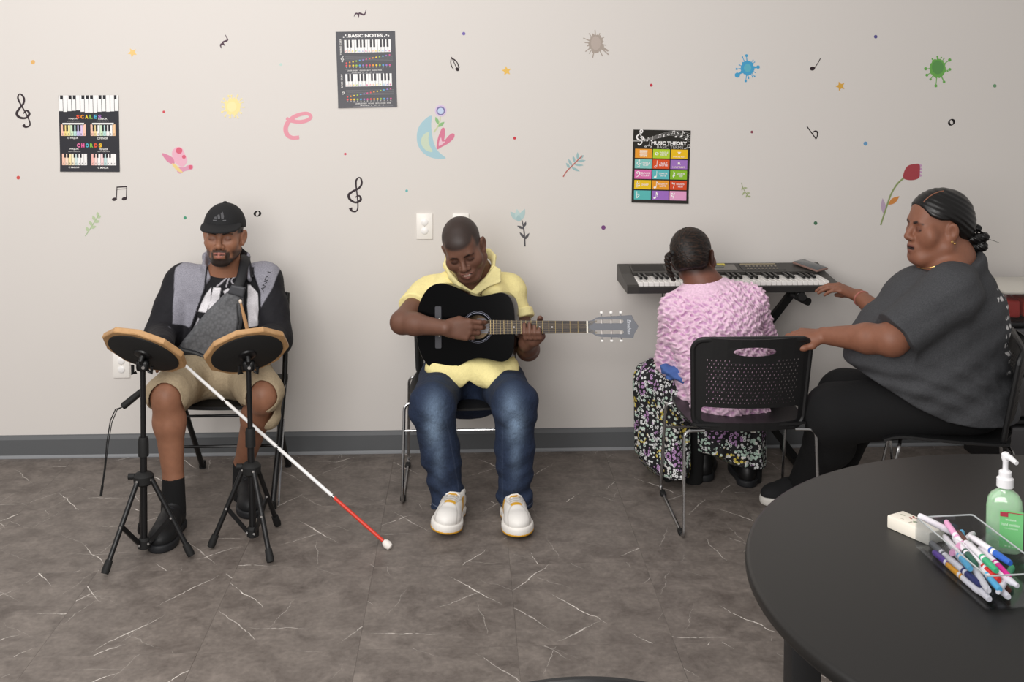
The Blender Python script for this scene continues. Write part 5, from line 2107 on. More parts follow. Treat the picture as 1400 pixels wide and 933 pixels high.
def slab(pts, y, half, r=.006, k=.006, op='add', px=True, ymap=None):
    """upright plate: outline in the x-z plane at depth y, given thickness, rounded edge"""
    poly = pxpoly(pts, y if ymap is None else ymap) if px else pts
    xs, zs = [p[0] for p in poly], [p[1] for p in poly]

    def f(p):
        d2 = poly_sdf2(p[:, [0, 2]], poly) + r
        dy = np.abs(p[:, 1] - y) - half + r
        return np.minimum(np.maximum(d2, dy), 0) + np.sqrt(np.maximum(d2, 0) ** 2 + np.maximum(dy, 0) ** 2) - r
    return Prim(f, (min(xs), y - half, min(zs)), (max(xs), y + half, max(zs)), k, op)


def mask(pts, y, front=None, sf=.002, back=-9):
    """paint mask: inside an outline in the x-z plane, only in front of (smaller y than) front"""
    poly = pxpoly(pts, y)

    def f(V):
        w = 1 - smoothstep(poly_sdf2(V[:, [0, 2]], poly), -sf, sf)
        if front is not None:
            w = w * (V[:, 1] < front) * (V[:, 1] > back)
        return w
    return f


def near_head(q):
    return (np.abs(q[:, 0]) < .13) * (np.abs(q[:, 1]) < .16) * (q[:, 2] > -.14) * (q[:, 2] < .17)


def local(V, fr):
    R = np.array([[fr.R[i][j] for j in range(3)] for i in range(3)])
    return ((V - np.array(fr.o)) @ R) / fr.s


def folds(amp, fx, fz, ph=0.0, fy=0.0):
    def f(p):
        a = np.sin(p[:, 0] * fx + p[:, 2] * fz + p[:, 1] * fy + ph + 1.3 * np.sin(p[:, 2] * fz * .37 + p[:, 0] * fx * .23 + ph))
        b = np.sin(p[:, 0] * fx * .61 - p[:, 2] * fz * 1.27 + p[:, 1] * fy * .8 + 2.1 + ph)
        return amp * (a * .6 + b * .4)
    return warp(f)


def skin_mat():
    m = vc_mat('skin', .52, bump=(320, .10, .0006), grain=(38, .07), spec=.45)
    b = m.node_tree.nodes['Principled BSDF']
    b.inputs['Subsurface Weight'].default_value = .06
    b.inputs['Subsurface Radius'].default_value = (.008, .004, .002)
    return m


M_SKIN = skin_mat()


def face_paint(mk, base, dark, lip, fr):
    """painted on the skin: lips, brows, lash line; nostrils and mouth line darkened as shade"""
    return [(mk['lids'], base[1], .004), (mk['lips'], lip, .0022), (mk['mouthline'], '2a1512', .0016), (mk['brow'], dark, .0025), (mk['lash'], dark, .0016), (mk['nostril'], '1f100c', .002)]


def shoe_prims(fr, L=.285, w=.1, h=.07, collar=.03):
    """local y = heel to toe, z up; origin on the floor under the heel"""
    e = lambda x, y, z, a, b, c, k=.02: ell(fr(x, y, z), (a, b, c), fr.R, k)
    return [e(0, L * .74, .042, w * .46, L * .26, .040), e(0, L * .45, .05, w * .40, L * .28, .05), e(0, L * .16, .05, w * .37, L * .165, .052),
            cap(fr(0, L * .20, .06), fr(0, L * .2, h + collar), w * .36, w * .34, .02), cap(fr(0, L * .3, .075), fr(0, L * .62, .055), w * .30, w * .32, .02),
            plane_cut(fr(0, 0, .012), -fr.d(0, 0, 1), .004), plane_cut(fr(0, L * .2, h + collar), fr.d(0, -.15, 1), .004)]


def sole_prims(fr, L=.285, w=.1, t=.026):
    e = lambda x, y, z, a, b, c, k=.02: ell(fr(x, y, z), (a, b, c), fr.R, k)
    return [e(0, L * .72, .02, w * .53, L * .295, .06), e(0, L * .45, .02, w * .44, L * .3, .06), e(0, L * .17, .02, w * .44, L * .185, .06),
            plane_cut(fr(0, 0, .001), -fr.d(0, 0, 1), .003), plane_cut(fr(0, 0, t), fr.d(0, 0, 1), .005)]


def flatcap(a, b, r1, r2, k=.03):
    """tapered bar cut square at b (a sleeve end)"""
    c = cap(a, b, r1, r2, k)
    pb, n = A3(b), A3(Vector(b) - Vector(a))
    n = n / np.sqrt(n @ n)
    g = c.f
    c.f = lambda p: np.maximum(g(p), (p - pb) @ n)
    return c


def flat_frame(heel, toe):
    h, t = Vector(heel), Vector(toe)
    return Frame(h, basis(y=(t - h), z=(0, 0, 1)))


# ------------------------------------------------------------------ the drummer
def build_drummer():
    hf = Frame(P(306.5, 323, -.47), Matrix.Rotation(math.radians(1), 3, 'Y') @ Matrix.Rotation(math.radians(-1), 3, 'X'), .955)
    hp, mk = head(hf)
    neck = P(309, 377, -.40)
    pel, chest = P(302, 500, -.36), P(308, 412, -.345)
    shL, shR = P(250, 386, -.355), P(362, 384, -.355)
    elL, elR = P(221, 458, -.45), P(376, 460, -.45)
    wrL, wrR = P(222, 476, -.78), P(350, 468, -.74)
    kL, kR = P(228, 541, -.84), P(359, 539, -.81)
    hipL, hipR = P(272, 506, -.40), P(335, 506, -.40)
    anL, anR = P(237, 655, -.82), P(333, 634, -.53)
    body = hp + [cap(hf(0, .02, -.05), neck, .056, .062, .02), cap(neck, chest, .065, .09, .03),
                 ecap(chest, pel, (1, 0, 0), (.155, .10), (.145, .10), .03),
                 cap(neck, shL, .05, .05, .03), cap(neck, shR, .05, .05, .03)]
    for sh, el, wr in ((shL, elL, wrL), (shR, elR, wrR)):
        body += [cap(sh, el, .05, .04), cap(el, wr, .04, .028)]
    body += hand(Frame(wrL, basis(y=(.25, -.95, .1), z=(.1, .1, .95))), [(35, 60, 40)] * 4, side=1)
    body += hand(Frame(wrR, basis(y=(-.25, -.9, -.05), z=(.3, -.1, .95))), [(45, 75, 50)] * 4, side=-1)
    for hip, k, an in ((hipL, kL, anL), (hipR, kR, anR)):
        calf = k.lerp(an, .32) + Vector((0, .008, 0))
        body += [cap(hip, k, .075, .049, .02), cap(k, calf, .052, .056, .03), cap(calf, an, .056, .037, .03), ell(k + Vector((0, -.010, -.012)), (.036, .040, .055), None, .04),
                 cap(an, an + Vector((0, 0, -.06)), .034, .030)]

    def beard(V):
        q = local(V, hf)
        jaw = smoothstep(-q[:, 2], .045, .062) * smoothstep(-q[:, 1], -.012, .012) * smoothstep(q[:, 2], -.135, -.125)
        cheek = smoothstep(np.abs(q[:, 0]), .040, .052) * smoothstep(-q[:, 2], .02, .05) * smoothstep(-q[:, 1], -.02, .0) * smoothstep(q[:, 2], -.12, -.11)
        chin = smoothstep(-q[:, 2], .078, .088) * smoothstep(-q[:, 1], .03, .05)
        mus = (1 - smoothstep(np.abs(q[:, 2] + .0515), .004, .008)) * (1 - smoothstep(np.abs(q[:, 0]), .026, .034)) * (q[:, 1] < -.07)
        side = (1 - smoothstep(np.abs(np.abs(q[:, 0]) - .031), .005, .010)) * smoothstep(-q[:, 2], .05, .06) * (q[:, 1] < -.05)
        return near_head(q) * np.clip(np.maximum.reduce([chin * .97, mus * .9, side * .9, jaw * cheek * .8, smoothstep(-q[:, 2], .088, .1) * smoothstep(-q[:, 1], .0, .03) * .9]), 0, 1)

    def dark_hair(V):
        q = local(V, hf)
        return near_head(q) * smoothstep(q[:, 2], .012, .02) * smoothstep(q[:, 1], -.05, -.03) * (np.abs(q[:, 0]) < .079)
    fp = face_paint(mk, ('95674f', '7f5643'), '1c1311', 'a86a60', hf)
    person = soft('person', body, .0032, M_SKIN, None, '95674f', [fp[0], (beard, '1d1614', 0), (dark_hair, '1b1412', 0)] + fp[1:])
    tag(person, 'man in a black cap and grey-black jacket seated behind the drum pads', 'person')

    # T-shirt
    ts = [ecap(chest + Vector((0, 0, .03)), pel, (1, 0, 0), (.18, .118), (.17, .125), .03), cap(neck + Vector((0, 0, -.035)), shL, .062, .06, .03), cap(neck + Vector((0, 0, -.035)), shR, .062, .06, .03),
          cap(neck + Vector((0, .0, -.03)), chest, .078, .1, .03), cap(shL, shL.lerp(elL, .6), .062, .056), cap(shR, shR.lerp(elR, .6), .062, .056), folds(.002, 25, 60)]
    F_ = -.36
    white = [[(268, 427), (280, 404), (289, 393), (287, 414), (281, 428)], [(284, 425), (292, 393), (303, 393), (300, 408), (290, 423)], [(306, 398), (312, 394), (318, 396), (312, 412)], [(278, 436), (286, 426), (286, 436)],
             [(337, 392), (340, 392), (350, 404), (352, 425), (349, 450), (338, 450), (336, 420)]]
    lines = [[(296, 391), (303, 385), (310, 379), (311, 380), (304, 387), (297, 392)], [(309, 392), (313, 378), (314.5, 378), (310.5, 393)], [(317, 376), (324, 376), (324, 377.2), (317, 377.2)], [(262, 452), (270, 436), (272, 437), (264, 453)]]
    ring = lambda V: 1 - smoothstep(np.abs(np.hypot(V[:, 0] - P(321, 384, -.47).x, V[:, 2] - P(321, 384, -.47).z) - .013), .0008, .0025)
    soft('tee_shirt', ts, .0032, vc_mat('tee_cloth', .85, grain=(300, .15)), person, '17171b', [(mask(w, -.47, F_, .0015), 'e9e6ea', 0) for w in white] + [(mask(w, -.47, F_, .0008), 'b9b6bc', 0) for w in lines] + [(lambda V: ring(V) * (V[:, 1] < F_), 'c9c6cc', 0)])

    # jacket: open front over the shirt
    jk = [ecap(chest + Vector((0, 0, .035)), pel + Vector((0, 0, .01)), (1, 0, 0), (.192, .132), (.190, .140), .03, end=.07),
          cap(neck + Vector((0, .01, -.025)), shL, .075, .07, .04), cap(neck + Vector((0, .01, -.025)), shR, .075, .07, .04)]
    for sh, el, wr, s in ((shL, elL, wrL, -1), (shR, elR, wrR, 1)):
        jk += [cap(sh, el, .074, .063, .03), cap(el, wr.lerp(el, .12), .062, .045, .03), cap(sh.lerp(el, .5), el + Vector((0, .0, -.02)), .066, .066, .03)]
    jk += [folds(.0042, 34, 22, .4, 20)]
    opening = [(284, 350), (335, 350), (342, 378), (352, 402), (355, 430), (350, 500), (247, 505), (258, 462), (268, 432), (281, 396)]
    jk.append(slab(opening, -.62, .22, .008, .010, 'sub', True, -.47))
    jk.append(cap(hf(0, .012, -.05), neck + Vector((0, 0, -.02)), .062, .066, .012, 'sub'))
    col = [P(284, 383, -.452), P(279, 368, -.425), P(281, 354, -.375), P(293, 345, -.335), P(310, 342, -.325), P(327, 345, -.335), P(338, 354, -.375), P(341, 368, -.425), P(341, 382, -.452)]
    for a, b in zip(col, col[1:]):
        jk.append(ecap(a, b, (0, 0, 1), (.026, .010), (.026, .010), .012))
    grey = [[(233, 371), (262, 349), (274, 343), (290, 352), (290, 400), (272, 425), (258, 449), (238, 441), (236, 400)], [(333, 350), (345, 345), (362, 357), (377, 375), (371, 395), (357, 420), (354, 446), (347, 446), (352, 410), (340, 385), (330, 370)]]
    edge = lambda V: (1 - smoothstep(np.abs(poly_sdf2(V[:, [0, 2]], pxpoly(opening, -.47)) - .004), .003, .006)) * (V[:, 1] < -.40) * (V[:, 1] > -.56)
    jo = soft('jacket', jk, .0038, vc_mat('jacket_cloth', .8, bump=(26, .5, .012, 2), grain=(240, .28, (1, 1, 2.4))), person, '141319',
              [(mask(g, -.47, -.30, .002, -.56), '8f8e98', 0) for g in grey] + [(edge, '1b1a20', 0)])
    # sleeve lettering
    me = text_mesh('AND 1', .042, .0, bold=.01)
    ctr = P(364, 384, -.478)
    Rl = basis(x=(.36, 0, .93), y=(-.93, -.1, .36))
    for v in me.vertices:
        v.co = ctr + Rl @ Vector((v.co.x * .72, v.co.y * .46, 0)) + Vector((0, -.004, 0))
    me.materials.append(mat('jacket_print', '2a2a30', .7))
    link('lettering', me, jo)

    # shorts
    sp = [ecap(pel + Vector((0, -.02, .03)), pel + Vector((0, -.02, -.02)), (1, 0, 0), (.18, .14), (.18, .15), .03)]
    for hip, k, s in ((hipL, kL, -1), (hipR, kR, 1)):
        ax = (k - hip).normalized()
        sp += [cap(hip, k - ax * .015, .098, .083, .03), cap(k - ax * .06 + Vector((s * .012, .02, -.03)), k - ax * .03 + Vector((s * .016, .035, -.10)), .07, .052, .03)]
    sp += [cap(hipL.lerp(kL, .3) + Vector((0, 0, -.01)), hipR.lerp(kR, .3) + Vector((0, 0, -.01)), .075, .075, .05), folds(.004, 40, 30, .2, 26)]
    for k, an in ((kL, anL), (kR, anR)):
        sp.append(cap(k + Vector((0, -.016, .0)), k.lerp(an, .6) + Vector((0, -.012, 0)), .0605, .06, .008, 'sub'))
    soft('shorts', sp, .004, vc_mat('shorts_cloth', .85, grain=(150, .10), bump=(26, .55, .012, 2)), person, 'a8977c')

    # socks and shoes
    for an, heel, toe in ((anL, PZ(240, 693, 0), PZ(226, 742, 0)), (anR, PZ(328, 662, 0), PZ(342, 699, 0))):
        heel = Vector((an.x + .002, an.y + .045, 0))
        toe = Vector((toe.x, toe.y, 0))
        fr = flat_frame(heel, heel + (toe - heel).normalized())
        L = min(.30, max(.27, (toe - heel).length + .02))
        soft('sock', [cap(an + Vector((0, 0, .02)), an + Vector((0, -.006, -.12)), .0405, .046, .01)] + [plane_cut(an + Vector((0, 0, .012)), (0, 0, 1))], .004, mat('black_sock', '121213', .95, bump=(400, .3, .001)), person)
        so = soft('shoe', shoe_prims(fr, L, .108, .085, .06), .004, mat('black_shoe', '17181a', .55, bump=(260, .35, .0015)), person)
        soft('sole', sole_prims(fr, L, .105, .03), .004, mat('black_sole', '202124', .6), so)
        lc = MB()
        for i in range(5):
            y = L * (.40 + .07 * i)
            z = .1 - .0085 * i
            MB().tube([fr(-.026, y - .006, z - .008), fr(-.012, y, z + .004), fr(.012, y + .002, z + .004), fr(.026, y - .006, z - .008)], .0035, 6).build('lace', mat('black_lace', '232326', .8), so)

    # cap
    def crown(z, x):
        q = 1 - (x / .087) ** 2 - ((z - .045) / .097) ** 2
        return .012 - .112 * math.sqrt(max(q, 0))
    cp = [ell(hf(0, .012, .045), (.087 * .955, .112 * .955, .097 * .955), hf.R, .01), plane_cut(hf(0, 0, .040), hf.d(0, -.14, -1), .004)]
    M_CAP = mat('cap_cloth', '19191b', .85, bump=(500, .25, .0008))
    co = soft('cap', cp, .0034, M_CAP, person)

    def brim(p):
        q = local(p, hf)
        zc = .059 - 2.4 * q[:, 0] ** 2 - .34 * (-.085 - q[:, 1])
        y = q[:, 1] + .062
        rr_ = np.sqrt((q[:, 0] / .083) ** 2 + (y / .098) ** 2)
        d1 = (rr_ - 1) * .075
        d2 = np.abs(q[:, 2] - zc) - .0045
        return np.maximum(np.maximum(d1, d2), q[:, 1] + .045)
    c0 = np.array(hf(0, -.1, .03))
    soft('visor', [custom(brim, c0 - .11, c0 + .11, .0)], .003, M_CAP, co)
    soft('cap_button', [ell(hf(0, .012, .143), (.009, .009, .005), hf.R, 0)], .0025, M_CAP, co)
    mb = MB()
    for i in range(3):                      # three slanted bars rising to the right, cut to a mountain shape
        x0 = -.021 + i * .0145
        hgt = (.010, .020, .029)[i]
        z0 = .083
        pts = [(x0 + .0, z0), (x0 + .009, z0), (x0 + .009 + .0, z0 + hgt * .35), (x0 + .009 - hgt * .28, z0 + hgt), (x0 - hgt * .22, z0 + hgt * .78)]
        mb.raw([hf(x, crown(z, x) - .0035, z) for x, z in pts], [tuple(range(len(pts)))])
    mb.raw([hf(x, crown(z, x) - .0045, z) for x, z in ((-.027, .0745), (.027, .0745), (.027, .0795), (-.027, .0795))], [(0, 1, 2, 3)])
    mb.build('cap_logo', mat('cap_logo', '4a4a4d', .6), co, smooth=False)

    # sling bag
    Yb = -.515
    bag = empty('sling_bag', P(290, 450, Yb))
    tag(bag, 'grey patterned sling bag worn across the chest of the drummer', 'bag')
    bp_ = slab([(312, 399), (324, 391), (331, 398), (332, 420), (329, 452), (318, 492), (312, 498), (296, 502), (262, 487), (246, 474), (252, 464), (276, 434), (300, 408)], Yb, .034, .022, 0)
    m, nt, b = new_mat('bag_canvas')
    N, L_ = nt.nodes, nt.links
    tcn_ = N.new('ShaderNodeTexCoord')
    vo = N.new('ShaderNodeTexVoronoi')
    vo.inputs['Scale'].default_value = 95
    rp_ = N.new('ShaderNodeValToRGB')
    rp_.color_ramp.elements[0].color = (*lin('6b6c6f'), 1)
    rp_.color_ramp.elements[1].color = (*lin('4c4d50'), 1)
    L_.new(tcn_.outputs['Object'], vo.inputs['Vector'])
    L_.new(vo.outputs['Distance'], rp_.inputs[0])
    L_.new(rp_.outputs[0], b.inputs['Base Color'])
    b.inputs['Roughness'].default_value = .55
    soft('bag_body', [bp_, folds(.0015, 30, 40)], .0036, m, bag)
    soft('base_pocket', [slab([(244, 472), (270, 478), (298, 490), (314, 488), (316, 499), (300, 505), (276, 499), (250, 484)], Yb - .012, .032, .012, 0)], .0036, mat('bag_leather', '232426', .42), bag)
    soft('zip_edge', [cap(P(322, 396, Yb - .03), P(326, 440, Yb - .03), .004, .004, 0), cap(P(326, 440, Yb - .03), P(315, 490, Yb - .03), .004, .004, 0)], .0028, mat('bag_zip', '2c2d2f', .5), bag)
    st_ = [P(320, 400, -.525), P(327, 388, -.51), P(331, 374, -.485), P(334, 360, -.45), P(336, 351, -.40), P(337, 350, -.35)]
    sp_ = MB().tube(smooth_loop([tuple(q) for q in st_], 5, False), .019, 12, flat=((.2, -1, .3), .22))
    sp_.build('strap', mat('bag_strap', '121216', .6), bag)
    soft('strap_tab', [slab([(317, 389), (336, 393), (333, 407), (311, 401)], -.545, .010, .006, 0)], .003, mat('bag_tab', '3d3e42', .5), bag)


build_drummer()


# ------------------------------------------------------------------ the guitar
def build_guitar():
    hole = P(653, 447.5, -.665)
    Rg = basis(x=(math.cos(math.radians(14)), -math.sin(math.radians(14)), .048), y=(0, .16, .98))
    G = Frame(hole, Rg)
    gt = empty('acoustic_guitar', hole)
    tag(gt, 'black acoustic guitar held by the man in yellow', 'guitar')
    M_GB = mat('guitar_black', '060607', .15, spec=.12)
    M_WOODIN = mat('guitar_inside', 'caa983', .6)
    half = [(-.252, .0), (-.249, .04), (-.238, .09), (-.215, .135), (-.185, .162), (-.150, .171), (-.110, .164), (-.07, .146), (-.035, .128), (0, .120), (.035, .122), (.07, .130), (.098, .133), (.122, .122), (.138, .098), (.146, .06), (.148, .0)]
    up = smooth_loop(half, 4, False)
    outline = up + [(x, -y) for x, y in reversed(up[1:-1])]
    D = .092
    hl = circle(0, 0, .046, n=36)

    def put(me, z):
        for v in me.vertices:
            v.co = G(v.co.x, v.co.y, v.co.z + z)
        return me
    top = put(loops_mesh([outline, hl], .004), -.004)
    top.materials.append(M_GB)
    body = link('top_plate', top, gt)
    n = len(outline)
    ring = MB()
    rows = [(1.0, -.0005), (1.006, -.004), (1.008, -.010), (1.008, -D + .006), (1.004, -D), (.99, -D - .002)]
    vs = []
    for k, z in rows:
        vs += [G(x * k, y * k, z) for x, y in outline]
    fs = []
    for j in range(len(rows) - 1):
        fs += [(j * n + i, j * n + (i + 1) % n, (j + 1) * n + (i + 1) % n, (j + 1) * n + i) for i in range(n)]
    fs.append(tuple((len(rows) - 1) * n + i for i in range(n)))
    ring.raw(vs, fs).build('side_and_back', M_GB, gt)
    inn = put(loops_mesh([[(x * .985, y * .985) for x, y in outline]], .002), -D + .004)
    inn.materials.append(M_WOODIN)
    link('inside_back', inn, gt)
    lab = put(loops_mesh([[(.0 + x * .5, y * .6) for x, y in rrect(-.05, -.05, .07, .05, .01)]], .001), -D + .0065)
    lab.materials.append(mat('guitar_label', 'dcd8e0', .6))
    link('paper_label', lab, gt)
    for r0, r1, c in ((.0615, .0608, '8d90a2'), (.0565, .0550, '9c9fb2')):
        ro = put(loops_mesh([circle(0, 0, r0, n=44), circle(0, 0, r1, n=44)], .0006), 0)
        ro.materials.append(mat('rosette_' + c, c, .3))
        link('rosette_ring', ro, gt)
    bx = -.158
    br = put(loops_mesh([[(bx + x, y) for x, y in rrect(-.0125, -.082, .0125, .082, .005)]], .009), 0)
    br.materials.append(mat('bridge_wood', '3a3a40', .4))
    bo = link('bridge', br, gt)
    MB().box(G(bx + .005, 0, .0105), (.003, .072, .004), Rg).build('saddle', mat('bone', 'e9e4d6', .4), bo)
    # neck: fingerboard, back of the neck, frets, dots
    x0, x1 = .046, .432
    fb = put(loops_mesh([[(x0, -.0275), (x1, -.0225), (x1, .0225), (x0, .0275)]], .006), .002)
    fb.materials.append(mat('fingerboard', '2b2624', .45, var=(60, '3a2f2a')))
    fbo = link('fingerboard', fb, gt)
    MB().tube([G(.13, 0, -.0135), G(.2, 0, -.0125), G(x1, 0, -.0115)], [.026, .0235, .0215], 16, flat=(Rg @ Vector((0, 0, 1)), .62)).build('neck', M_GB, gt)
    MB().box(G(.135, 0, -.03), (.05, .045, .055), Rg).build('neck_heel', M_GB, gt)
    scale_len = x1 - bx - .005
    for i in range(1, 20):
        x = x1 - scale_len * (1 - 2 ** (-i / 12))
        if x < x0 + .004:
            break
        w = .0225 + (.0275 - .0225) * (x1 - x) / (x1 - x0)
        MB().tube([G(x, -w, .0085), G(x, 0, .0085), G(x, w, .0085)], .0011, 6).build('fret', mat('fret_wire', 'd3bb86', .3, .9), fbo)
    for i in (5, 7, 9, 12):
        a, b = x1 - scale_len * (1 - 2 ** (-i / 12)), x1 - scale_len * (1 - 2 ** (-(i - 1) / 12))
        MB().cyl(G((a + b) / 2, 0, .0078), G((a + b) / 2, 0, .0086), .0028, seg=12).build('inlay_dot', mat('inlay', 'e9e9ee', .3), fbo)
    MB().box(G(x1 + .003, 0, .0045), (.006, .046, .011), Rg).build('nut', mat('bone', 'e9e4d6', .4), gt)
    # slotted headstock, tipped slightly back
    M_HS = mat('headstock_grey', '5d6068', .35)
    Rh = Rg @ Matrix.Rotation(math.radians(-4), 3, 'Y').inverted()
    H = Frame(G(x1 + .005, 0, 0), Rh)
    hs = [(0, -.0225), (.016, -.025), (.03, -.034), (.05, -.038), (.12, -.041), (.172, -.043), (.178, -.024), (.190, -.006), (.192, 0), (.190, .006), (.176, .024), (.168, .043), (.12, .041), (.05, .038), (.03, .034), (.016, .025), (0, .0225)]
    sl = [rrect(.024, s * .0205 - .0075, .136, s * .0205 + .0075, .0072, 5) for s in (-1, 1)]
    hm = loops_mesh([hs] + sl, .014)
    for v in hm.vertices:
        v.co = H(v.co.x, v.co.y, v.co.z - .012)
    hm.materials.append(M_HS)
    ho = link('headstock', hm, gt)
    for s in (-1, 1):
        for i, x in enumerate((.052, .089, .126)):
            MB().cyl(H(x, s * .0125, -.005), H(x, s * .0285, -.005), .0042, seg=10).build('string_post', mat('post', 'cfc9c4', .4), ho)
            p0 = H(x, s * .040, -.007)
            sh_ = MB().cyl(p0, H(x, s * .049, -.007), .002, seg=8).build('peg_shaft', M_CHROME, ho)
            MB().rbox(H(x, s * .0535, -.007), (.0125, .010, .008), .0035, 2, Rh).build('tuning_peg', mat('peg_pearl', 'f1efec', .3), ho)
    tm = text_mesh('Esteban', .021, 0.0, shear=.25)
    for v in tm.vertices:
        v.co = H(.157 + v.co.y, -v.co.x * .85, .0026)
    tm.materials.append(mat('headstock_script', 'c9ccd4', .4))
    link('lettering', tm, ho)
    M_STR = mat('string', 'c2b295', .35, .8)
    for i in range(6):
        t = (i - 2.5) / 2.5
        MB().tube([G(bx + .005, t * .029, .0128), G(x1, t * .0185, .0105), H(.03 + .004, (.0205 if t > 0 else -.0205) + t * .003, -.002)], .00055, 5).build('string', M_STR, gt)
    return G


GTR = build_guitar()


# ------------------------------------------------------------------ the guitarist
def build_guitarist():
    G = GTR
    Rh = Matrix.Rotation(math.radians(14), 3, 'Y').inverted() @ Matrix.Rotation(math.radians(-10), 3, 'Z') @ Matrix.Rotation(math.radians(24), 3, 'X')
    hf = Frame(P(634, 340, -.57), Rh, .98)
    hp, mk = head(hf, fat=.006, smile=1.0)
    neck = P(652, 383, -.44)
    chest, pel = P(644, 425, -.37), P(642, 508, -.36)
    shL, shR = P(586, 400, -.40), P(696, 397, -.40)
    elL = P(550, 441, -.60)
    wrL = P(609, 449, -.735)
    elR = P(722, 478, -.50)
    wrR = P(720, 469, -.655)
    hipL, hipR = P(610, 512, -.40), P(677, 512, -.40)
    kL, kR = P(591, 556, -.79), P(704, 552, -.79)
    anL, anR = P(613, 684, -.745), P(704, 684, -.765)
    body = hp + [cap(hf(0, .03, -.045), neck, .060, .078, .03), cap(neck, chest, .075, .1, .03), ecap(chest, pel, (1, 0, 0), (.16, .11), (.15, .11), .03),
                 cap(neck, shL, .055, .055, .03), cap(neck, shR, .055, .055, .03),
                 cap(shL, elL, .055, .046, .02), cap(elL, elL.lerp(wrL, .3), .045, .043, .02), cap(elL.lerp(wrL, .3), wrL, .043, .028, .02),
                 cap(shR, elR, .055, .044, .02), cap(elR, elR.lerp(wrR, .4), .044, .040, .02), cap(elR.lerp(wrR, .4), wrR, .040, .029, .02)]
    # strumming hand lies over the strings, thumb and forefinger meet at the sound hole
    hfr = Frame(wrL, basis(y=(.985, .10, -.10), z=(.08, -1, .16)), 1.03)
    body += hand(hfr, [(10, 30, 18), (20, 40, 24), (28, 46, 28), (34, 50, 30)], side=-1, thumb=[(.020, .018, -.010), (.034, .050, -.012), (.030, .084, -.014), (.022, .112, -.018)])
    # fretting hand: palm under and behind the neck, fingers curl up over the strings
    palm = G(.215, -.050, -.030)
    body += [cap(wrR, palm, .030, .030, .02), ell(G(.222, -.040, -.026), (.036, .026, .024), G.R, .015), cap(G(.196, -.038, -.022), G(.25, -.036, -.02), .017, .016, .012)]
    for x, tipy, rr_ in ((.1925, .012, .0092), (.2125, .013, .0094), (.2325, .004, .0092), (.2505, -.006, .0080)):
        body += chain([G(x + .004, -.034, -.016), G(x + .002, -.040, .012), G(x, -.020, .024), G(x - .002, tipy, .0165)], [rr_ * 1.15, rr_ * 1.1, rr_, rr_ * .82], .005)
    body += chain([G(.228, -.02, -.035), G(.24, .012, -.030), G(.247, .031, -.018), G(.249, .036, -.004)], [.014, .0115, .010, .0085], .008)
    for hip, k, an in ((hipL, kL, anL), (hipR, kR, anR)):
        body += [cap(hip, k, .075, .055), cap(k, an, .05, .035), cap(an, an + Vector((0, -.01, -.04)), .036, .034)]

    def hair(V):
        q = local(V, hf)
        front = smoothstep(q[:, 2] - .35 * (q[:, 1] + .075) , .052, .068) * (q[:, 1] < .02)
        back = smoothstep(q[:, 1], -.012, .008) * smoothstep(q[:, 2], -.045, -.02)
        temple = smoothstep(q[:, 1], -.055, -.03) * smoothstep(q[:, 2], .012, .03)
        return near_head(q) * np.clip(np.maximum.reduce([front, back, temple]), 0, 1) * (np.abs(q[:, 0]) < .0775) * .92
    teeth = lambda V: near_head(local(V, hf)) * (1 - smoothstep(np.abs(local(V, hf)[:, 2] + .063), .002, .0035)) * (1 - smoothstep(np.abs(local(V, hf)[:, 0]), .012, .015)) * (local(V, hf)[:, 1] < -.085)
    fp = face_paint(mk, ('6c4a3b', '4d3329'), '1d1310', '96665c', hf)
    person = soft('person', body, .0031, M_SKIN, None, '6c4a3b', [(hair, '2a221f', 0)] + fp + [(teeth, 'c9b6aa', 0)])
    tag(person, 'man in a yellow shirt and blue jeans playing the guitar', 'person')

    # shirt
    sh = [ecap(chest + Vector((0, 0, .045)), pel + Vector((0, -.02, .02)), (1, 0, 0), (.185, .128), (.19, .15), .03, end=.07),
          cap(neck + Vector((0, .015, -.028)), shL, .078, .062, .04), cap(neck + Vector((0, .015, -.028)), shR, .078, .062, .04), cap(P(612, 392, -.46), P(600, 402, -.46), .06, .05, .03), cap(P(676, 396, -.48), P(690, 402, -.44), .05, .05, .03)]
    a, b = shL.lerp(elL, -.05), shL.lerp(elL, .56)
    sh += [flatcap(a, b, .060, .074)]
    a, b = shR.lerp(elR, -.05), shR.lerp(elR, .50)
    sh += [flatcap(a, b, .060, .066)]
    # shirt tails over the lap
    sh += [ecap(pel + Vector((-.02, -.10, .03)), P(632, 512, -.56), (1, 0, 0), (.17, .075), (.165, .05), .04), ecap(P(668, 500, -.50), P(672, 516, -.60), (1, 0, 0), (.085, .05), (.09, .04), .04)]
    sh += [cap(P(600, 501, -.60), P(625, 507, -.63), .055, .05, .04), cap(P(606, 506, -.58), P(640, 508, -.62), .052, .05, .04), cap(P(640, 508, -.62), P(692, 506, -.59), .05, .058, .04), cap(P(666, 512, -.63), P(672, 520, -.66), .05, .04, .04)]
    sh += [folds(.0055, 24, 34, .9, 28)]

    zc = pxpoly([(570, 506), (590, 506), (604, 514), (616, 524), (630, 524), (641, 512), (652, 521), (666, 531), (676, 530), (690, 518), (705, 507), (724, 500)], -.58)
    xs_, zs_ = [p[0] for p in zc], [p[1] for p in zc]
    sh.append(custom(lambda p: np.interp(p[:, 0], xs_, zs_) - p[:, 2], (-9, -9, -9), (9, 9, 9), .004, 'sub') if False else Prim(lambda p: np.interp(p[:, 0], xs_, zs_) - p[:, 2], (-9, -9, -9), (9, 9, 9), .004, 'cut'))
    vee = [(628, 372), (655, 345), (664, 343), (667, 354), (662, 376), (648, 402), (640, 398)]
    sh.append(slab(vee, -.56, .14, .004, .006, 'sub', True, -.52))
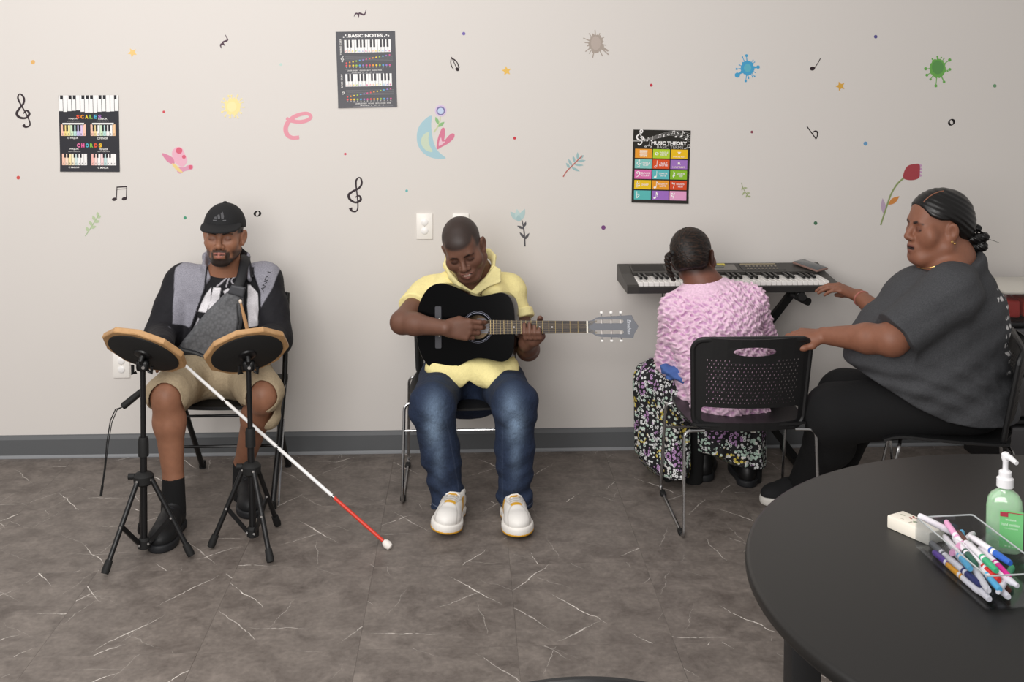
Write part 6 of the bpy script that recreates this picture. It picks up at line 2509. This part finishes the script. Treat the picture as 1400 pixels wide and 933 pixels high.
    sh.append(cap(hf(0, .03, -.05), neck + Vector((0, 0, -.01)), .064, .064, .010, 'sub'))
    shirt = soft('shirt', sh, .004, vc_mat('shirt_cloth', .8, grain=(220, .05), bump=(24, .55, .012, 2)), person, 'f4e6a2')
    # open collar
    c2 = [P(647, 404, -.535), P(664, 386, -.53), P(674, 367, -.50), P(675, 354, -.46), P(668, 346, -.40), P(652, 352, -.365)]
    cl = []
    for a, b in zip(c2, c2[1:]):
        cl.append(ecap(a, b, (.25, -.2, .95), (.021, .008), (.021, .008), .010))
    cl.append(slab([(648, 405), (662, 382), (676, 363), (685, 369), (685, 386), (669, 392)], -.536, .009, .005, .008))
    c3 = [P(645, 404, -.53), P(628, 392, -.53), P(616, 378, -.51), P(609, 364, -.47), P(612, 352, -.42), P(630, 345, -.37)]
    for a, b in zip(c3, c3[1:]):
        cl.append(ecap(a, b, (-.25, -.2, .95), (.017, .008), (.017, .008), .010))
    soft('collar', cl, .0036, vc_mat('shirt_cloth', .8), shirt, 'f6e9a8')
    for sh_, el_, t, r in ((shR, elR, .455, .070),):
        p = sh_.lerp(el_, t)
        n = (el_ - sh_).normalized()
        soft('sleeve_cuff', [cap(p - n * .018, p + n * .012, r, r, 0), plane_cut(p + n * .016, n), plane_cut(p - n * .022, -n)], .004, vc_mat('shirt_cloth', .8), shirt, 'f6e9a8')

    # jeans
    jn = [ecap(pel + Vector((0, -.01, -.0)), pel + Vector((0, -.03, -.04)), (1, 0, 0), (.18, .15), (.18, .15), .03)]
    for hip, k, an in ((hipL, kL, anL), (hipR, kR, anR)):
        m_ = k.lerp(an, .5) + Vector((0, .012, 0))
        jn += [cap(hip, k, .1, .086, .03), cap(k, m_, .083, .072, .03), cap(m_, an, .072, .064, .03), cap(an, an + Vector((0, -.022, -.045)), .067, .068, .01), plane_cut(Vector((0, 0, .048)), (0, 0, -1), .003)]
    jn += [cap(hipL.lerp(kL, .25), hipR.lerp(kR, .25), .08, .08, .05)]

    def jf(p):
        low = smoothstep(-p[:, 2], -.34, -.10)
        kn = np.exp(-((p[:, 2] - .42) / .07) ** 2)
        a = np.sin(p[:, 2] * 105 + 14 * np.sin(p[:, 0] * 9) + 5 * p[:, 1])
        b = np.sin(p[:, 2] * 62 - p[:, 0] * 38 + p[:, 1] * 20)
        return .0052 * low * (a * .6 + b * .7) + .003 * kn * np.sin(p[:, 2] * 70 + p[:, 0] * 55) + .0016 * b
    jn.append(warp(jf))

    def fade(V):
        w = np.zeros(len(V))
        for hip, k, an in ((hipL, kL, anL), (hipR, kR, anR)):
            for c, rx, rz, g in ((hip.lerp(k, .75), .034, .06, .6), (k.lerp(an, .16), .030, .075, .9), (k.lerp(an, .42), .022, .10, .35)):
                w = np.maximum(w, g * np.exp(-((V[:, 0] - c.x) / rx) ** 2 - ((V[:, 2] - c.z) / rz) ** 2) * (V[:, 1] < c.y + .0))
        return w

    def seam(V):
        w = np.zeros(len(V))
        for k, an, s in ((kL, anL, 1), (kR, anR, -1)):
            x = k.x + (an.x - k.x) * np.clip((k.z - V[:, 2]) / (k.z - an.z), 0, 1) + s * .050
            w = np.maximum(w, (1 - smoothstep(np.abs(V[:, 0] - x), .0012, .003)) * (V[:, 2] < k.z) * (V[:, 1] < k.y + .02))
        hem = 1 - smoothstep(np.abs(V[:, 2] - .066), .001, .0025)
        return np.maximum(w * .08, hem * .5)
    soft('jeans', jn, .0042, vc_mat('denim', .85, grain=(330, .22, (1, 1, .35)), bump=(30, .6, .012, 3)), person, '1d2a42', [(fade, '7c92ac', 0), (seam, '77839a', 0)])

    # sneakers
    for an, toepx, yaw in ((anL, (606, 741), 8), (anR, (711, 741), -4)):
        toe = PZ(toepx[0], toepx[1], .0)
        dirv = Vector((math.sin(math.radians(-yaw)), -math.cos(math.radians(yaw)), 0))
        L = .285
        heel = toe - dirv * (L * .98)
        base = flat_frame(heel, heel + dirv)
        fr = Frame(heel, base.R @ Matrix.Rotation(math.radians(4 if an is anL else 3), 3, 'X') @ Matrix.Rotation(math.radians(-7 if an is anL else 2), 3, 'Y'))
        fr.o = heel + Vector((0, 0, .002 if an is not anL else .008))
        pr = shoe_prims(fr, L, .112, .078, .028)

        def yel(V, fr=fr):
            q = local(V, fr)
            side = (np.abs(q[:, 0]) > .030) * (1 - smoothstep(np.abs(q[:, 1] - L * .45 + (q[:, 2] - .06) * .8), .020, .024)) * (q[:, 2] > .042) * (q[:, 2] < .088)
            tongue = (1 - smoothstep(np.abs(q[:, 0]), .019, .022)) * (1 - smoothstep(np.abs(q[:, 1] - L * .655), .006, .009)) * (q[:, 2] > .05)
            top = (1 - smoothstep(np.abs(q[:, 0]), .016, .019)) * (1 - smoothstep(np.abs(q[:, 1] - L * .47), .008, .011)) * (q[:, 2] > .06)
            heel_ = (q[:, 1] < L * .10) * (q[:, 2] > .05)
            return np.clip(side + tongue + top + heel_ * .9, 0, 1)

        def line(V, fr=fr):
            q = local(V, fr)
            r = np.hypot(q[:, 0] / .040, (q[:, 1] - L * .93) / .085)
            return np.maximum((1 - smoothstep(np.abs(r - 1), .03, .07)) * (q[:, 2] > .03), (1 - smoothstep(np.abs(np.abs(q[:, 0]) - .030 + .25 * (q[:, 1] - .15)), .0012, .003)) * (q[:, 1] < L * .7) * (q[:, 1] > L * .3)) * .6
        
        def eyes(V, fr=fr):
            q = local(V, fr)
            return (np.abs(q[:, 0]) < .024) * (q[:, 1] > L * .41) * (q[:, 1] < L * .635) * (q[:, 2] > .055) * (.25 + .45 * (np.sin(q[:, 1] * 2 * math.pi / (L * .048)) > .2))
        so = soft('sneaker', pr, .0034, vc_mat('sneaker_leather', .4), person, 'eeebe6', [(eyes, 'a49c90', 0), (line, 'b9b4ae', 0), (yel, 'e3ab2c', 0)])
        soft('midsole', sole_prims(fr, L, .114, .034), .0034, mat('midsole_white', 'f0ece6', .5), so)
        soft('outsole', sole_prims(fr, L * 1.004, .117, .012), .0034, mat('outsole_yellow', 'd9a02a', .55), so)
        for i in range(5):
            y = L * (.44 + .048 * i)
            z = .1085 - .0072 * i
            MB().tube([fr(-.026, y - .004, z - .012), fr(-.012, y, z - .001), fr(.012, y + .004, z - .001), fr(.026, y + .002, z - .012)], .0032, 6).build('lace', mat('white_lace', 'f2efea', .7), so)
        soft('sock', [cap(an + Vector((0, 0, .02)), fr(0, L * .2, .08), .045, .042, 0)], .004, mat('navy_sock', '191b26', .9), person)


build_guitarist()


# ------------------------------------------------------------------ the woman in pink, seen from behind
def build_pianist():
    fdir = Vector((.52, .85, -.12))
    z_ = Vector((-.16, .12, 1.0))
    hf = Frame(P(949, 354, -.56), basis(y=-fdir, z=z_), 1.0)
    hp, mk = head(hf)
    neck = P(962, 388, -.60)
    chest, pel = P(975, 452, -.64), P(1003, 545, -.66)
    shL, shR = P(926, 425, -.60), P(1024, 414, -.60)
    elL, elR = P(918, 492, -.52), P(1046, 478, -.50)
    wrL, wrR = P(935, 440, -.36), P(1020, 412, -.36)
    hipL, hipR = P(972, 552, -.62), P(1035, 552, -.62)
    kL, kR = P(898, 524, -.34), P(1015, 535, -.30)
    anL, anR = P(948, 640, -.42), P(1028, 648, -.42)
    body = hp + [cap(hf(0, .025, -.045), neck, .052, .058, .02), cap(neck, chest, .062, .09, .03), ecap(chest, pel, (1, 0, 0), (.15, .10), (.16, .11), .03),
                 cap(neck, shL, .05, .05, .03), cap(neck, shR, .05, .05, .03)]
    for sh, el, wr, sd in ((shL, elL, wrL, 1), (shR, elR, wrR, -1)):
        body += [cap(sh, el, .046, .038), cap(el, wr, .038, .026)]
        body += hand(Frame(wr, basis(y=(.05 * sd, .95, -.12), z=(0, .12, .98)), .92), [(20, 35, 20)] * 4, side=sd)
    for hip, k, an in ((hipL, kL, anL), (hipR, kR, anR)):
        body += [cap(hip, k, .07, .052), cap(k, an, .05, .034), cap(an, an + Vector((0, 0, -.03)), .030, .030)]

    def hairline(V):
        q = local(V, hf)
        return near_head(q) * smoothstep(q[:, 1], .0, .03) * smoothstep(q[:, 2], -.075, -.045) * .8
    fp = face_paint(mk, ('74493a', '5c382d'), '17100e', '7a4640', hf)
    person = soft('person', body, .0034, M_SKIN, None, '74493a', [(hairline, '2a1c17', 0)] + fp)
    tag(person, 'woman in a pink bubble-knit top and patterned skirt playing the keyboard', 'person')

    # hair: smoothed back, one short twist
    def strands(p):
        q = local(p, hf)
        a = np.arctan2(q[:, 2] - .02, q[:, 0])
        return .0009 * np.sin(a * 46 + 3 * np.sin(q[:, 1] * 60)) + .0006 * np.sin(a * 21 + q[:, 1] * 90)
    hr = [ell(hf(0, .028, .040), (.0835 * .97, .098 * .97, .092 * .97), hf.R, .01), ell(hf(-.005, .062, -.005), (.068, .056, .062), hf.R, .03),
          plane_cut(hf(0, -.062, .05), hf.d(0, -1, .45), .006), plane_cut(hf(0, .03, -.052), hf.d(0, .18, -1), .008), warp(strands)]
    for q in (-1, 1):
        hr.append(ell(hf(q * .09, .0, -.012), (.022, .034, .042), hf.R, .012, 'sub'))
    m, nt, b = new_mat('dark_brown_hair')
    N, L = nt.nodes, nt.links
    tc = N.new('ShaderNodeTexCoord')
    mp = N.new('ShaderNodeMapping')
    mp.inputs['Rotation'].default_value = (0.2, .9, .3)
    mp.inputs['Scale'].default_value = (6, 60, 60)
    nz = N.new('ShaderNodeTexNoise')
    nz.inputs['Scale'].default_value = 3
    nz.inputs['Detail'].default_value = 5
    rp = N.new('ShaderNodeValToRGB')
    rp.color_ramp.elements[0].position = .45
    rp.color_ramp.elements[0].color = (*lin('15110f'), 1)
    rp.color_ramp.elements[1].position = .75
    rp.color_ramp.elements[1].color = (*lin('3d2a20'), 1)
    L.new(tc.outputs['Object'], mp.inputs[0])
    L.new(mp.outputs[0], nz.inputs['Vector'])
    L.new(nz.outputs[0], rp.inputs[0])
    L.new(rp.outputs[0], b.inputs['Base Color'])
    b.inputs['Roughness'].default_value = .5
    b.inputs['Specular IOR Level'].default_value = .3
    ho = soft('hair', hr, .003, m, person)
    tw = smooth_loop([tuple(P(x, y, d)) for x, y, d in ((920, 347, -.62), (914.5, 349, -.63), (912.5, 356, -.635), (913.5, 364, -.64), (915.5, 372, -.64), (919, 379, -.64), (921.5, 384, -.64))], 6, False)
    mb = MB()
    for s in (0, math.pi):                      # two strands twisted round each other
        pts = []
        for i, p in enumerate(tw):
            a = i * .75 + s
            pts.append(Vector(p) + Vector((math.cos(a) * .006, math.sin(a) * .006, 0)))
        MB().tube(pts, [.010 - .006 * i / len(pts) for i in range(len(pts))], 8).build('hair_twist', m, ho)
    MB().sphere(P(920, 346, -.62), .014, 12, (1, 1, .8)).build('hair_tie', mat('hair_tie', '111111', .6), ho)

    # bubble-knit top
    rg = np.random.RandomState(5)
    off = rg.uniform(0, 6.28, 8)

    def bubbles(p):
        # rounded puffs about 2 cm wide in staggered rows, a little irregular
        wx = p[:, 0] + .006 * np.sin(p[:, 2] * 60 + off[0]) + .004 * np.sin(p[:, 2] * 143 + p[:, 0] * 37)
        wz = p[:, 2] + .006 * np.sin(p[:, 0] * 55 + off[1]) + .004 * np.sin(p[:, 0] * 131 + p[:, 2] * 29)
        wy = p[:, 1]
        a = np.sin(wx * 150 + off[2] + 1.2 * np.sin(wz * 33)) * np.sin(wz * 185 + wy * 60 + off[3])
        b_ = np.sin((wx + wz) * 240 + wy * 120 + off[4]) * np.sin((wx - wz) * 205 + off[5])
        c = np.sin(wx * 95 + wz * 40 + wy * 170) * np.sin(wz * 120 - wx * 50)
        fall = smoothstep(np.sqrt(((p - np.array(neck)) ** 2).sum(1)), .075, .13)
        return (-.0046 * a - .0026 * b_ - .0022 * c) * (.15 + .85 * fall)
    tp = [ecap(chest + Vector((0, 0, .0)), pel + Vector((0, -.02, .02)), (1, 0, 0), (.178, .125), (.185, .14), .03, end=.07),
          cap(neck + Vector((0, .0, -.022)), shL, .066, .066, .04), cap(neck + Vector((0, .0, -.022)), shR, .066, .070, .04), ell(P(985, 440, -.66), (.15, .11, .13), None, .05)]
    for sh, el, wr in ((shL, elL, wrL), (shR, elR, wrR)):
        tp += [cap(sh, el, .070, .064, .03), cap(el, el.lerp(wr, .7), .062, .05, .03)]
    tp += [cap(P(990, 560, -.78), P(1040, 562, -.77), .034, .034, .04), cap(P(955, 552, -.76), P(1000, 564, -.80), .032, .036, .04), cap(P(932, 500, -.60), P(938, 545, -.62), .04, .03, .03), warp(bubbles)]
    tp += [cap(hf(0, .025, -.05), neck + Vector((0, 0, -.004)), .056, .060, .008, 'sub')]
    soft('bubble_top', tp, .0030, vc_mat('pink_knit', .6, grain=(130, .12), sheen=.2), person, 'ebc6dd', [(lambda V: smoothstep(bubbles(V), .0008, .0042) * .75, 'bb86b6', 0), (lambda V: smoothstep(-bubbles(V), .002, .006) * .5, 'f6dcec', 0)], smooth=0)  # shade between the puffs painted purple, puff tops painted lighter
    soft('blue_cuff', [ell(P(921, 511, -.63), (.034, .03, .026), None, .01), cap(P(911, 505, -.62), P(932, 516, -.65), .024, .022, .01), folds(.005, 110, 160)], .003, mat('blue_cloth', '4a68a8', .8, bump=(60, .4, .004)), person)

    # long patterned skirt
    def skirt_mat():
        m, nt, b = new_mat('skirt_print')
        N, L = nt.nodes, nt.links
        tc = N.new('ShaderNodeTexCoord')
        vo = N.new('ShaderNodeTexVoronoi')
        vo.inputs['Scale'].default_value = 70
        vo.inputs['Randomness'].default_value = .8
        L.new(tc.outputs['Object'], vo.inputs['Vector'])
        n1 = N.new('ShaderNodeTexNoise')
        n1.inputs['Scale'].default_value = 11
        n1.inputs['Detail'].default_value = 1
        L.new(tc.outputs['Object'], n1.inputs['Vector'])
        rp = N.new('ShaderNodeValToRGB')
        rp.color_ramp.interpolation = 'CONSTANT'
        els = rp.color_ramp.elements
        els[0].position, els[0].color = 0, (*lin('b98fc0'), 1)
        els[1].position, els[1].color = .38, (*lin('dfe0e0'), 1)
        for p_, c_ in ((.47, 'bfd6c8'), (.54, 'e8e6e2'), (.60, 'd8c256'), (.66, 'c9d8cc')):
            e = els.new(p_)
            e.color = (*lin(c_), 1)
        L.new(n1.outputs[0], rp.inputs[0])
        dot = N.new('ShaderNodeMath')
        dot.operation = 'LESS_THAN'
        dot.inputs[1].default_value = .47
        L.new(vo.outputs['Distance'], dot.inputs[0])
        rg_ = N.new('ShaderNodeMath')
        rg_.operation = 'GREATER_THAN'
        rg_.inputs[1].default_value = .2
        L.new(vo.outputs['Distance'], rg_.inputs[0])
        n2 = N.new('ShaderNodeMath')
        n2.operation = 'GREATER_THAN'
        n2.inputs[1].default_value = .50
        L.new(n1.outputs[0], n2.inputs[0])
        mxr = N.new('ShaderNodeMath')
        mxr.operation = 'MAXIMUM'
        L.new(rg_.outputs[0], mxr.inputs[0])
        L.new(n2.outputs[0], mxr.inputs[1])
        fac = N.new('ShaderNodeMath')
        fac.operation = 'MULTIPLY'
        L.new(dot.outputs[0], fac.inputs[0])
        L.new(mxr.outputs[0], fac.inputs[1])
        mx = N.new('ShaderNodeMix')
        mx.data_type = 'RGBA'
        mx.inputs['A'].default_value = (*lin('1b1a1e'), 1)
        L.new(fac.outputs[0], mx.inputs['Factor'])
        L.new(rp.outputs[0], mx.inputs['B'])
        L.new(mx.outputs['Result'], b.inputs['Base Color'])
        b.inputs['Roughness'].default_value = .75
        return m
    hz = .06
    sk = [cap(hipL, kL, .10, .095, .03), cap(hipR, kR, .10, .09, .03), ecap(kL + Vector((.0, 0, .01)), P(898, 655, -.36), (1, 0, 0), (.095, .10), (.085, .11), .04),
          ecap(P(918, 540, -.42), P(922, 655, -.46), (1, 0, 0), (.07, .10), (.06, .12), .04),
          ecap(P(985, 560, -.42), P(990, 625, -.42), (1, 0, 0), (.13, .10), (.13, .10), .04), ecap(P(1015, 560, -.40), P(1018, 640, -.42), (1, 0, 0), (.085, .10), (.085, .10), .04),
          warp(lambda p: .006 * np.sin(p[:, 0] * 62 + p[:, 1] * 45 + 2 * np.sin(p[:, 2] * 9)) * smoothstep(-p[:, 2], -.46, -.2) + .003 * np.sin(p[:, 0] * 130 - p[:, 1] * 70)), ]
    hem = pxpoly([(850, 600), (869, 612), (885, 634), (902, 651), (915, 655), (938, 652), (945, 618), (965, 620), (990, 628), (1010, 638), (1030, 642), (1050, 640), (1075, 625)], -.46)
    hx, hz_ = [p[0] for p in hem], [p[1] for p in hem]
    sk.append(Prim(lambda p: np.interp(p[:, 0], hx, hz_) - p[:, 2] - (p[:, 1] + .46) * .3, (-9, -9, -9), (9, 9, 9), .004, 'cut'))
    soft('skirt', sk, .004, skirt_mat(), person)
    for an in (anL, anR):
        soft('stocking', [cap(an + Vector((0, 0, .16)), an + Vector((0, 0, -.05)), .046, .040, 0)], .004, mat('black_sock', '121213', .95), person)
    for c, t in ((PZ(962, 660, 0), (.25, 1, 0)), (PZ(1024, 668, 0), (.05, 1, 0))):
        d = Vector(t).normalized()
        fr = flat_frame(c, c + d)
        so = soft('shoe', shoe_prims(fr, .26, .095, .07, .05), .004, mat('black_boot', '131314', .45), person)
        soft('sole', sole_prims(fr, .26, .1, .03), .004, mat('black_sole', '202124', .6), so)


build_pianist()


# ------------------------------------------------------------------ the woman in grey, in profile
def build_teacher():
    Y = -.97
    hf = Frame(P(1281, 312, Y), basis(y=Vector((1, .10, -.02)), z=Vector((-.05, 0, 1.0))), 1.06)
    hp, mk = head(hf, fat=.012, mouth_open=.004)
    neck = P(1300, 352, Y)
    chest, belly, pel = P(1272, 430, Y), P(1258, 505, Y), P(1300, 560, Y)
    shN, shF = P(1301, 402, -1.13), P(1290, 396, -.80)
    elN, elF = P(1219, 465, -1.16), P(1215, 440, -.66)
    wrN, wrF = P(1126, 459, -.965), P(1174, 405, -.46)
    hipN, hipF = P(1315, 549, -1.06), P(1310, 545, -.86)
    kN, kF = P(1142, 566, -.93), P(1156, 543, -.66)
    anN, anF = P(1092, 672, -.62), P(1150, 640, -.55)
    body = hp + [cap(hf(0, .022, -.05), neck + Vector((0, 0, -.02)), .066, .078, .03), ell(hf(0, -.01, -.095), (.055, .06, .045), hf.R, .03), cap(neck, chest, .08, .12, .03), cap(chest, pel + Vector((0, 0, .06)), .15, .10, .05),
                 cap(neck, shN, .07, .065, .03), cap(neck, shF, .07, .065, .03),
                 cap(shN, elN, .072, .058, .03), cap(elN, elN.lerp(wrN, .35), .056, .052, .02), cap(elN.lerp(wrN, .35), wrN, .052, .031, .02),
                 cap(shF, elF, .072, .056, .03), cap(elF, wrF, .052, .030, .02)]
    # near hand rests on the chair back, fingers over the far side
    body += hand(Frame(wrN, basis(y=(-.93, .30, -.02), z=(.05, -.25, .97)), 1.0), [(14, 34, 30), (16, 36, 30), (18, 36, 30), (20, 38, 30)], side=-1)
    # far hand plays: fingers out on the keys, thumb below
    body += hand(Frame(wrF, basis(y=(-.86, .18, .36), z=(.36, -.30, .90)), .98), [(28, 26, 14), (24, 24, 14), (22, 26, 14), (20, 28, 16)], side=1, spread=.06,
                 thumb=[(.020, .016, -.010), (.038, .034, -.026), (.046, .056, -.042), (.048, .076, -.054)])
    for hip, k, an in ((hipN, kN, anN), (hipF, kF, anF)):
        body += [cap(hip, k, .07, .05), cap(k, an, .045, .035), cap(an, an + Vector((-.01, 0, -.05)), .035, .035)]
    fp = face_paint(mk, ('8a5b46', '704636'), '1b1210', '6f4038', hf)
    person = soft('person', body, .0033, M_SKIN, None, '8a5b46', fp)
    tag(person, 'woman in a charcoal tee shirt with her hair in a low bun, sitting side on', 'person')

    # hair, parted and pulled back to a knotted bun
    def strands(p):
        q = local(p, hf)
        return .0008 * np.sin((q[:, 2] * 1.0 + q[:, 1] * .55) * 320 + 3 * np.sin(q[:, 0] * 30))
    S = 1.06
    hr = [ell(hf(0, .016, .044), (.0895 * S, .114 * S, .098 * S), hf.R, .01), ell(hf(0, .085, .0), (.055, .05, .05), hf.R, .04), warp(strands)]
    hl = [(-.30, .30), (-.30, .12), (-.090, .105), (-.078, .078), (-.058, .048), (-.030, .036), (0, .037), (.026, .024), (.044, -.012), (.075, -.046), (.11, -.056), (.3, -.06), (.3, .3)]
    pol = [(y, z) for y, z in hl]

    def keep(p):
        q = local(p, hf)
        return poly_sdf2(q[:, [1, 2]], pol)
    hr.append(Prim(keep, (-9, -9, -9), (9, 9, 9), .004, 'cut'))
    M_HAIR = mat('black_hair', '100e0e', .33, spec=.5, bump=(160, .3, .001))
    ho = soft('hair', hr, .003, M_HAIR, person)
    part = MB().tube([hf(.034, y_, .044 + .098 * math.sqrt(1 - (.034 / .0895) ** 2 - ((y_ - .016) / .114) ** 2) - .0005) for y_ in (-.072, -.065, -.055, -.04, -.02, 0)], .0026, 6)
    part.build('parting', mat('scalp', '8a5b46', .5), ho)
    bun = [ell(P(px, py, Y + dy), (r, r, r * .9), None, .007) for px, py, r, dy in ((1336, 312, .017, 0), (1345, 324, .021, -.012), (1342, 337, .023, -.008), (1331, 338, .024, .004), (1325, 327, .027, .0), (1334, 326, .022, -.015))]
    soft('hair_bun', bun + [warp(lambda p: .0012 * np.sin(p[:, 0] * 300 + p[:, 2] * 420))], .003, M_HAIR, ho)
    MB().tube([P(1345, 329, Y), P(1354, 328, Y), P(1366, 332, Y)], [.002, .0012, .0006], 5).build('loose_strand', M_HAIR, ho)
    MB().tube([P(1337, 343, Y), P(1341, 350, Y), P(1343, 359, Y)], [.0015, .001, .0005], 5).build('loose_strand', M_HAIR, ho)
    # earrings, necklace, bracelet
    M_GOLD = mat('gold', 'd2a96a', .25, .9)
    ear = hf(.097, .004, -.040)
    for dx, dz, r in ((0, 0, .0055), (.010, -.006, .0045)):
        MB().sphere(ear + Vector((dx - .004, -.006, dz + .006)), r, 10).build('earring', M_GOLD, person)
    nk = smooth_loop([tuple(P(x_, y_, d_)) for x_, y_, d_ in ((1256, 366, -.985), (1264, 367, -1.035), (1280, 364, -1.062), (1300, 358, -1.068), (1318, 352, -1.055), (1333, 346, -1.01))], 5, False)
    MB().tube(nk, .0017, 6, caps=False).build('necklace', M_GOLD, person)
    bw_ = wrF.lerp(elF, .10)
    ax = (elF - wrF).normalized()
    R_ = basis(z=ax, x=(0, 0, 1))
    MB().tube([bw_ + R_ @ Vector((math.cos(2 * math.pi * i / 20) * .0335, math.sin(2 * math.pi * i / 20) * .0335, 0)) for i in range(21)], .003, 6, caps=False).build('bracelet', mat('bracelet', 'b9746a', .4), person)

    # tee shirt
    ts = [ecap(chest, belly, (0, 1, 0), (.205, .185), (.22, .245), .05), ell(P(1228, 444, Y), (.135, .17, .098), None, .06), ell(P(1212, 478, Y), (.15, .19, .10), None, .06),
          ecap(belly + Vector((.03, 0, 0)), pel + Vector((.02, 0, .0)), (0, 1, 0), (.22, .25), (.23, .215), .05),
          cap(neck + Vector((.01, 0, -.04)), shN, .09, .095, .05), cap(neck + Vector((.01, 0, -.04)), shF, .09, .09, .05), cap(neck + Vector((.035, 0, -.05)), P(1318, 430, Y), .09, .145, .06), cap(P(1318, 430, Y), P(1322, 520, Y), .145, .15, .06)]
    sl = shN.lerp(elN, .90)
    ts += [flatcap(shN, sl, .098, .094, .04), cap(shF, shF.lerp(elF, .7), .09, .085, .03)]
    def tf(p):
        band = np.exp(-((p[:, 2] - .60) / .09) ** 2)
        a = np.sin(p[:, 2] * 95 + 5 * np.sin(p[:, 0] * 7) + p[:, 0] * 14)
        b = np.sin(p[:, 2] * 60 - p[:, 0] * 34 + p[:, 1] * 12)
        return .005 * band * a + .0028 * b + .003 * np.exp(-((p[:, 2] - .86) / .08) ** 2) * np.sin(p[:, 0] * 45 + p[:, 2] * 30)
    ts.append(warp(tf))
    hemp = pxpoly([(1120, 494), (1150, 500), (1185, 516), (1215, 534), (1250, 556), (1290, 574), (1330, 580), (1372, 580), (1420, 580)], -1.14)
    hx, hz = [p[0] for p in hemp], [p[1] for p in hemp]
    ts.append(Prim(lambda p: np.interp(p[:, 0], hx, hz) - p[:, 2], (-9, -9, -9), (9, 9, 9), .005, 'cut'))
    ts.append(cap(hf(0, .022, -.055), neck + Vector((-.012, 0, -.006)), .072, .090, .010, 'sub'))
    ts.append(slab([(1215, 280), (1215, 352), (1256, 366), (1275, 366), (1305, 359), (1337, 345), (1348, 280)], Y, .125, .01, .008, 'sub'))

    def back_print(V):
        z0, z1 = P(1350, 500, Y).z, P(1350, 388, Y).z
        on = smoothstep(V[:, 2], z0, z0 + .01) * (1 - smoothstep(V[:, 2], z1 - .01, z1))
        # rows of lettering across the back
        row = (np.sin(V[:, 2] * 190) > .2) * (np.sin(V[:, 1] * 230 + 3 * np.sin(V[:, 2] * 80)) + np.sin(V[:, 1] * 90 + V[:, 2] * 60) > .1)
        fa = (V[:, 0] > P(1352, 450, Y).x) | ((V[:, 0] > P(1344, 400, Y).x) & (V[:, 2] > P(1344, 405, Y).z))
        return on * row * fa * (np.abs(V[:, 1] - Y) < .15) * .9
    chestp = lambda V: mask([(1222, 392), (1230, 385), (1244, 374), (1247, 377), (1236, 387), (1226, 396)], -1.07, -.92, .001)(V) * (np.sin(V[:, 0] * 330 + V[:, 2] * 120) > -.2) * .9
    soft('tee_shirt', ts, .0042, vc_mat('charcoal_knit', .85, bump=(20, .45, .012, 2), grain=(260, .22)), person, '434447', [(back_print, 'e6e4e4', 0), (chestp, 'e6e4e4', 0)])

    # leggings
    lg = [cap(hipN, kN, .118, .112, .03), cap(hipF, kF, .112, .105, .03), ecap(pel + Vector((.02, 0, .03)), pel + Vector((.06, 0, .03)), (0, 1, 0), (.19, .11), (.19, .11), .03)]
    for k, an in ((kN, anN), (kF, anF)):
        c = k.lerp(an, .35) + Vector((.03, 0, 0))
        lg += [cap(k, c, .108, .094, .03), cap(c, an, .092, .055, .03)]
    soft('leggings', lg, .0045, mat('black_leggings', '0e0e10', .9, bump=(120, .3, .002)), person)
    # low slip-on shoes with white soles
    for an, toe in ((anN, PZ(1041, 690, 0)), (anF, PZ(1105, 660, 0))):
        toe = Vector((toe.x, toe.y, 0))
        heel = Vector((an.x + .06, an.y - .0, 0))
        d = (toe - heel).normalized()
        L = .26
        heel = toe - d * L
        fr = flat_frame(heel, toe)
        so = soft('shoe', shoe_prims(fr, L, .1, .07, .01), .004, mat('black_canvas', '19191b', .85), person)
        soft('sole', sole_prims(fr, L, .104, .034), .004, mat('white_sole', 'd6d2cb', .6), so)


build_teacher()
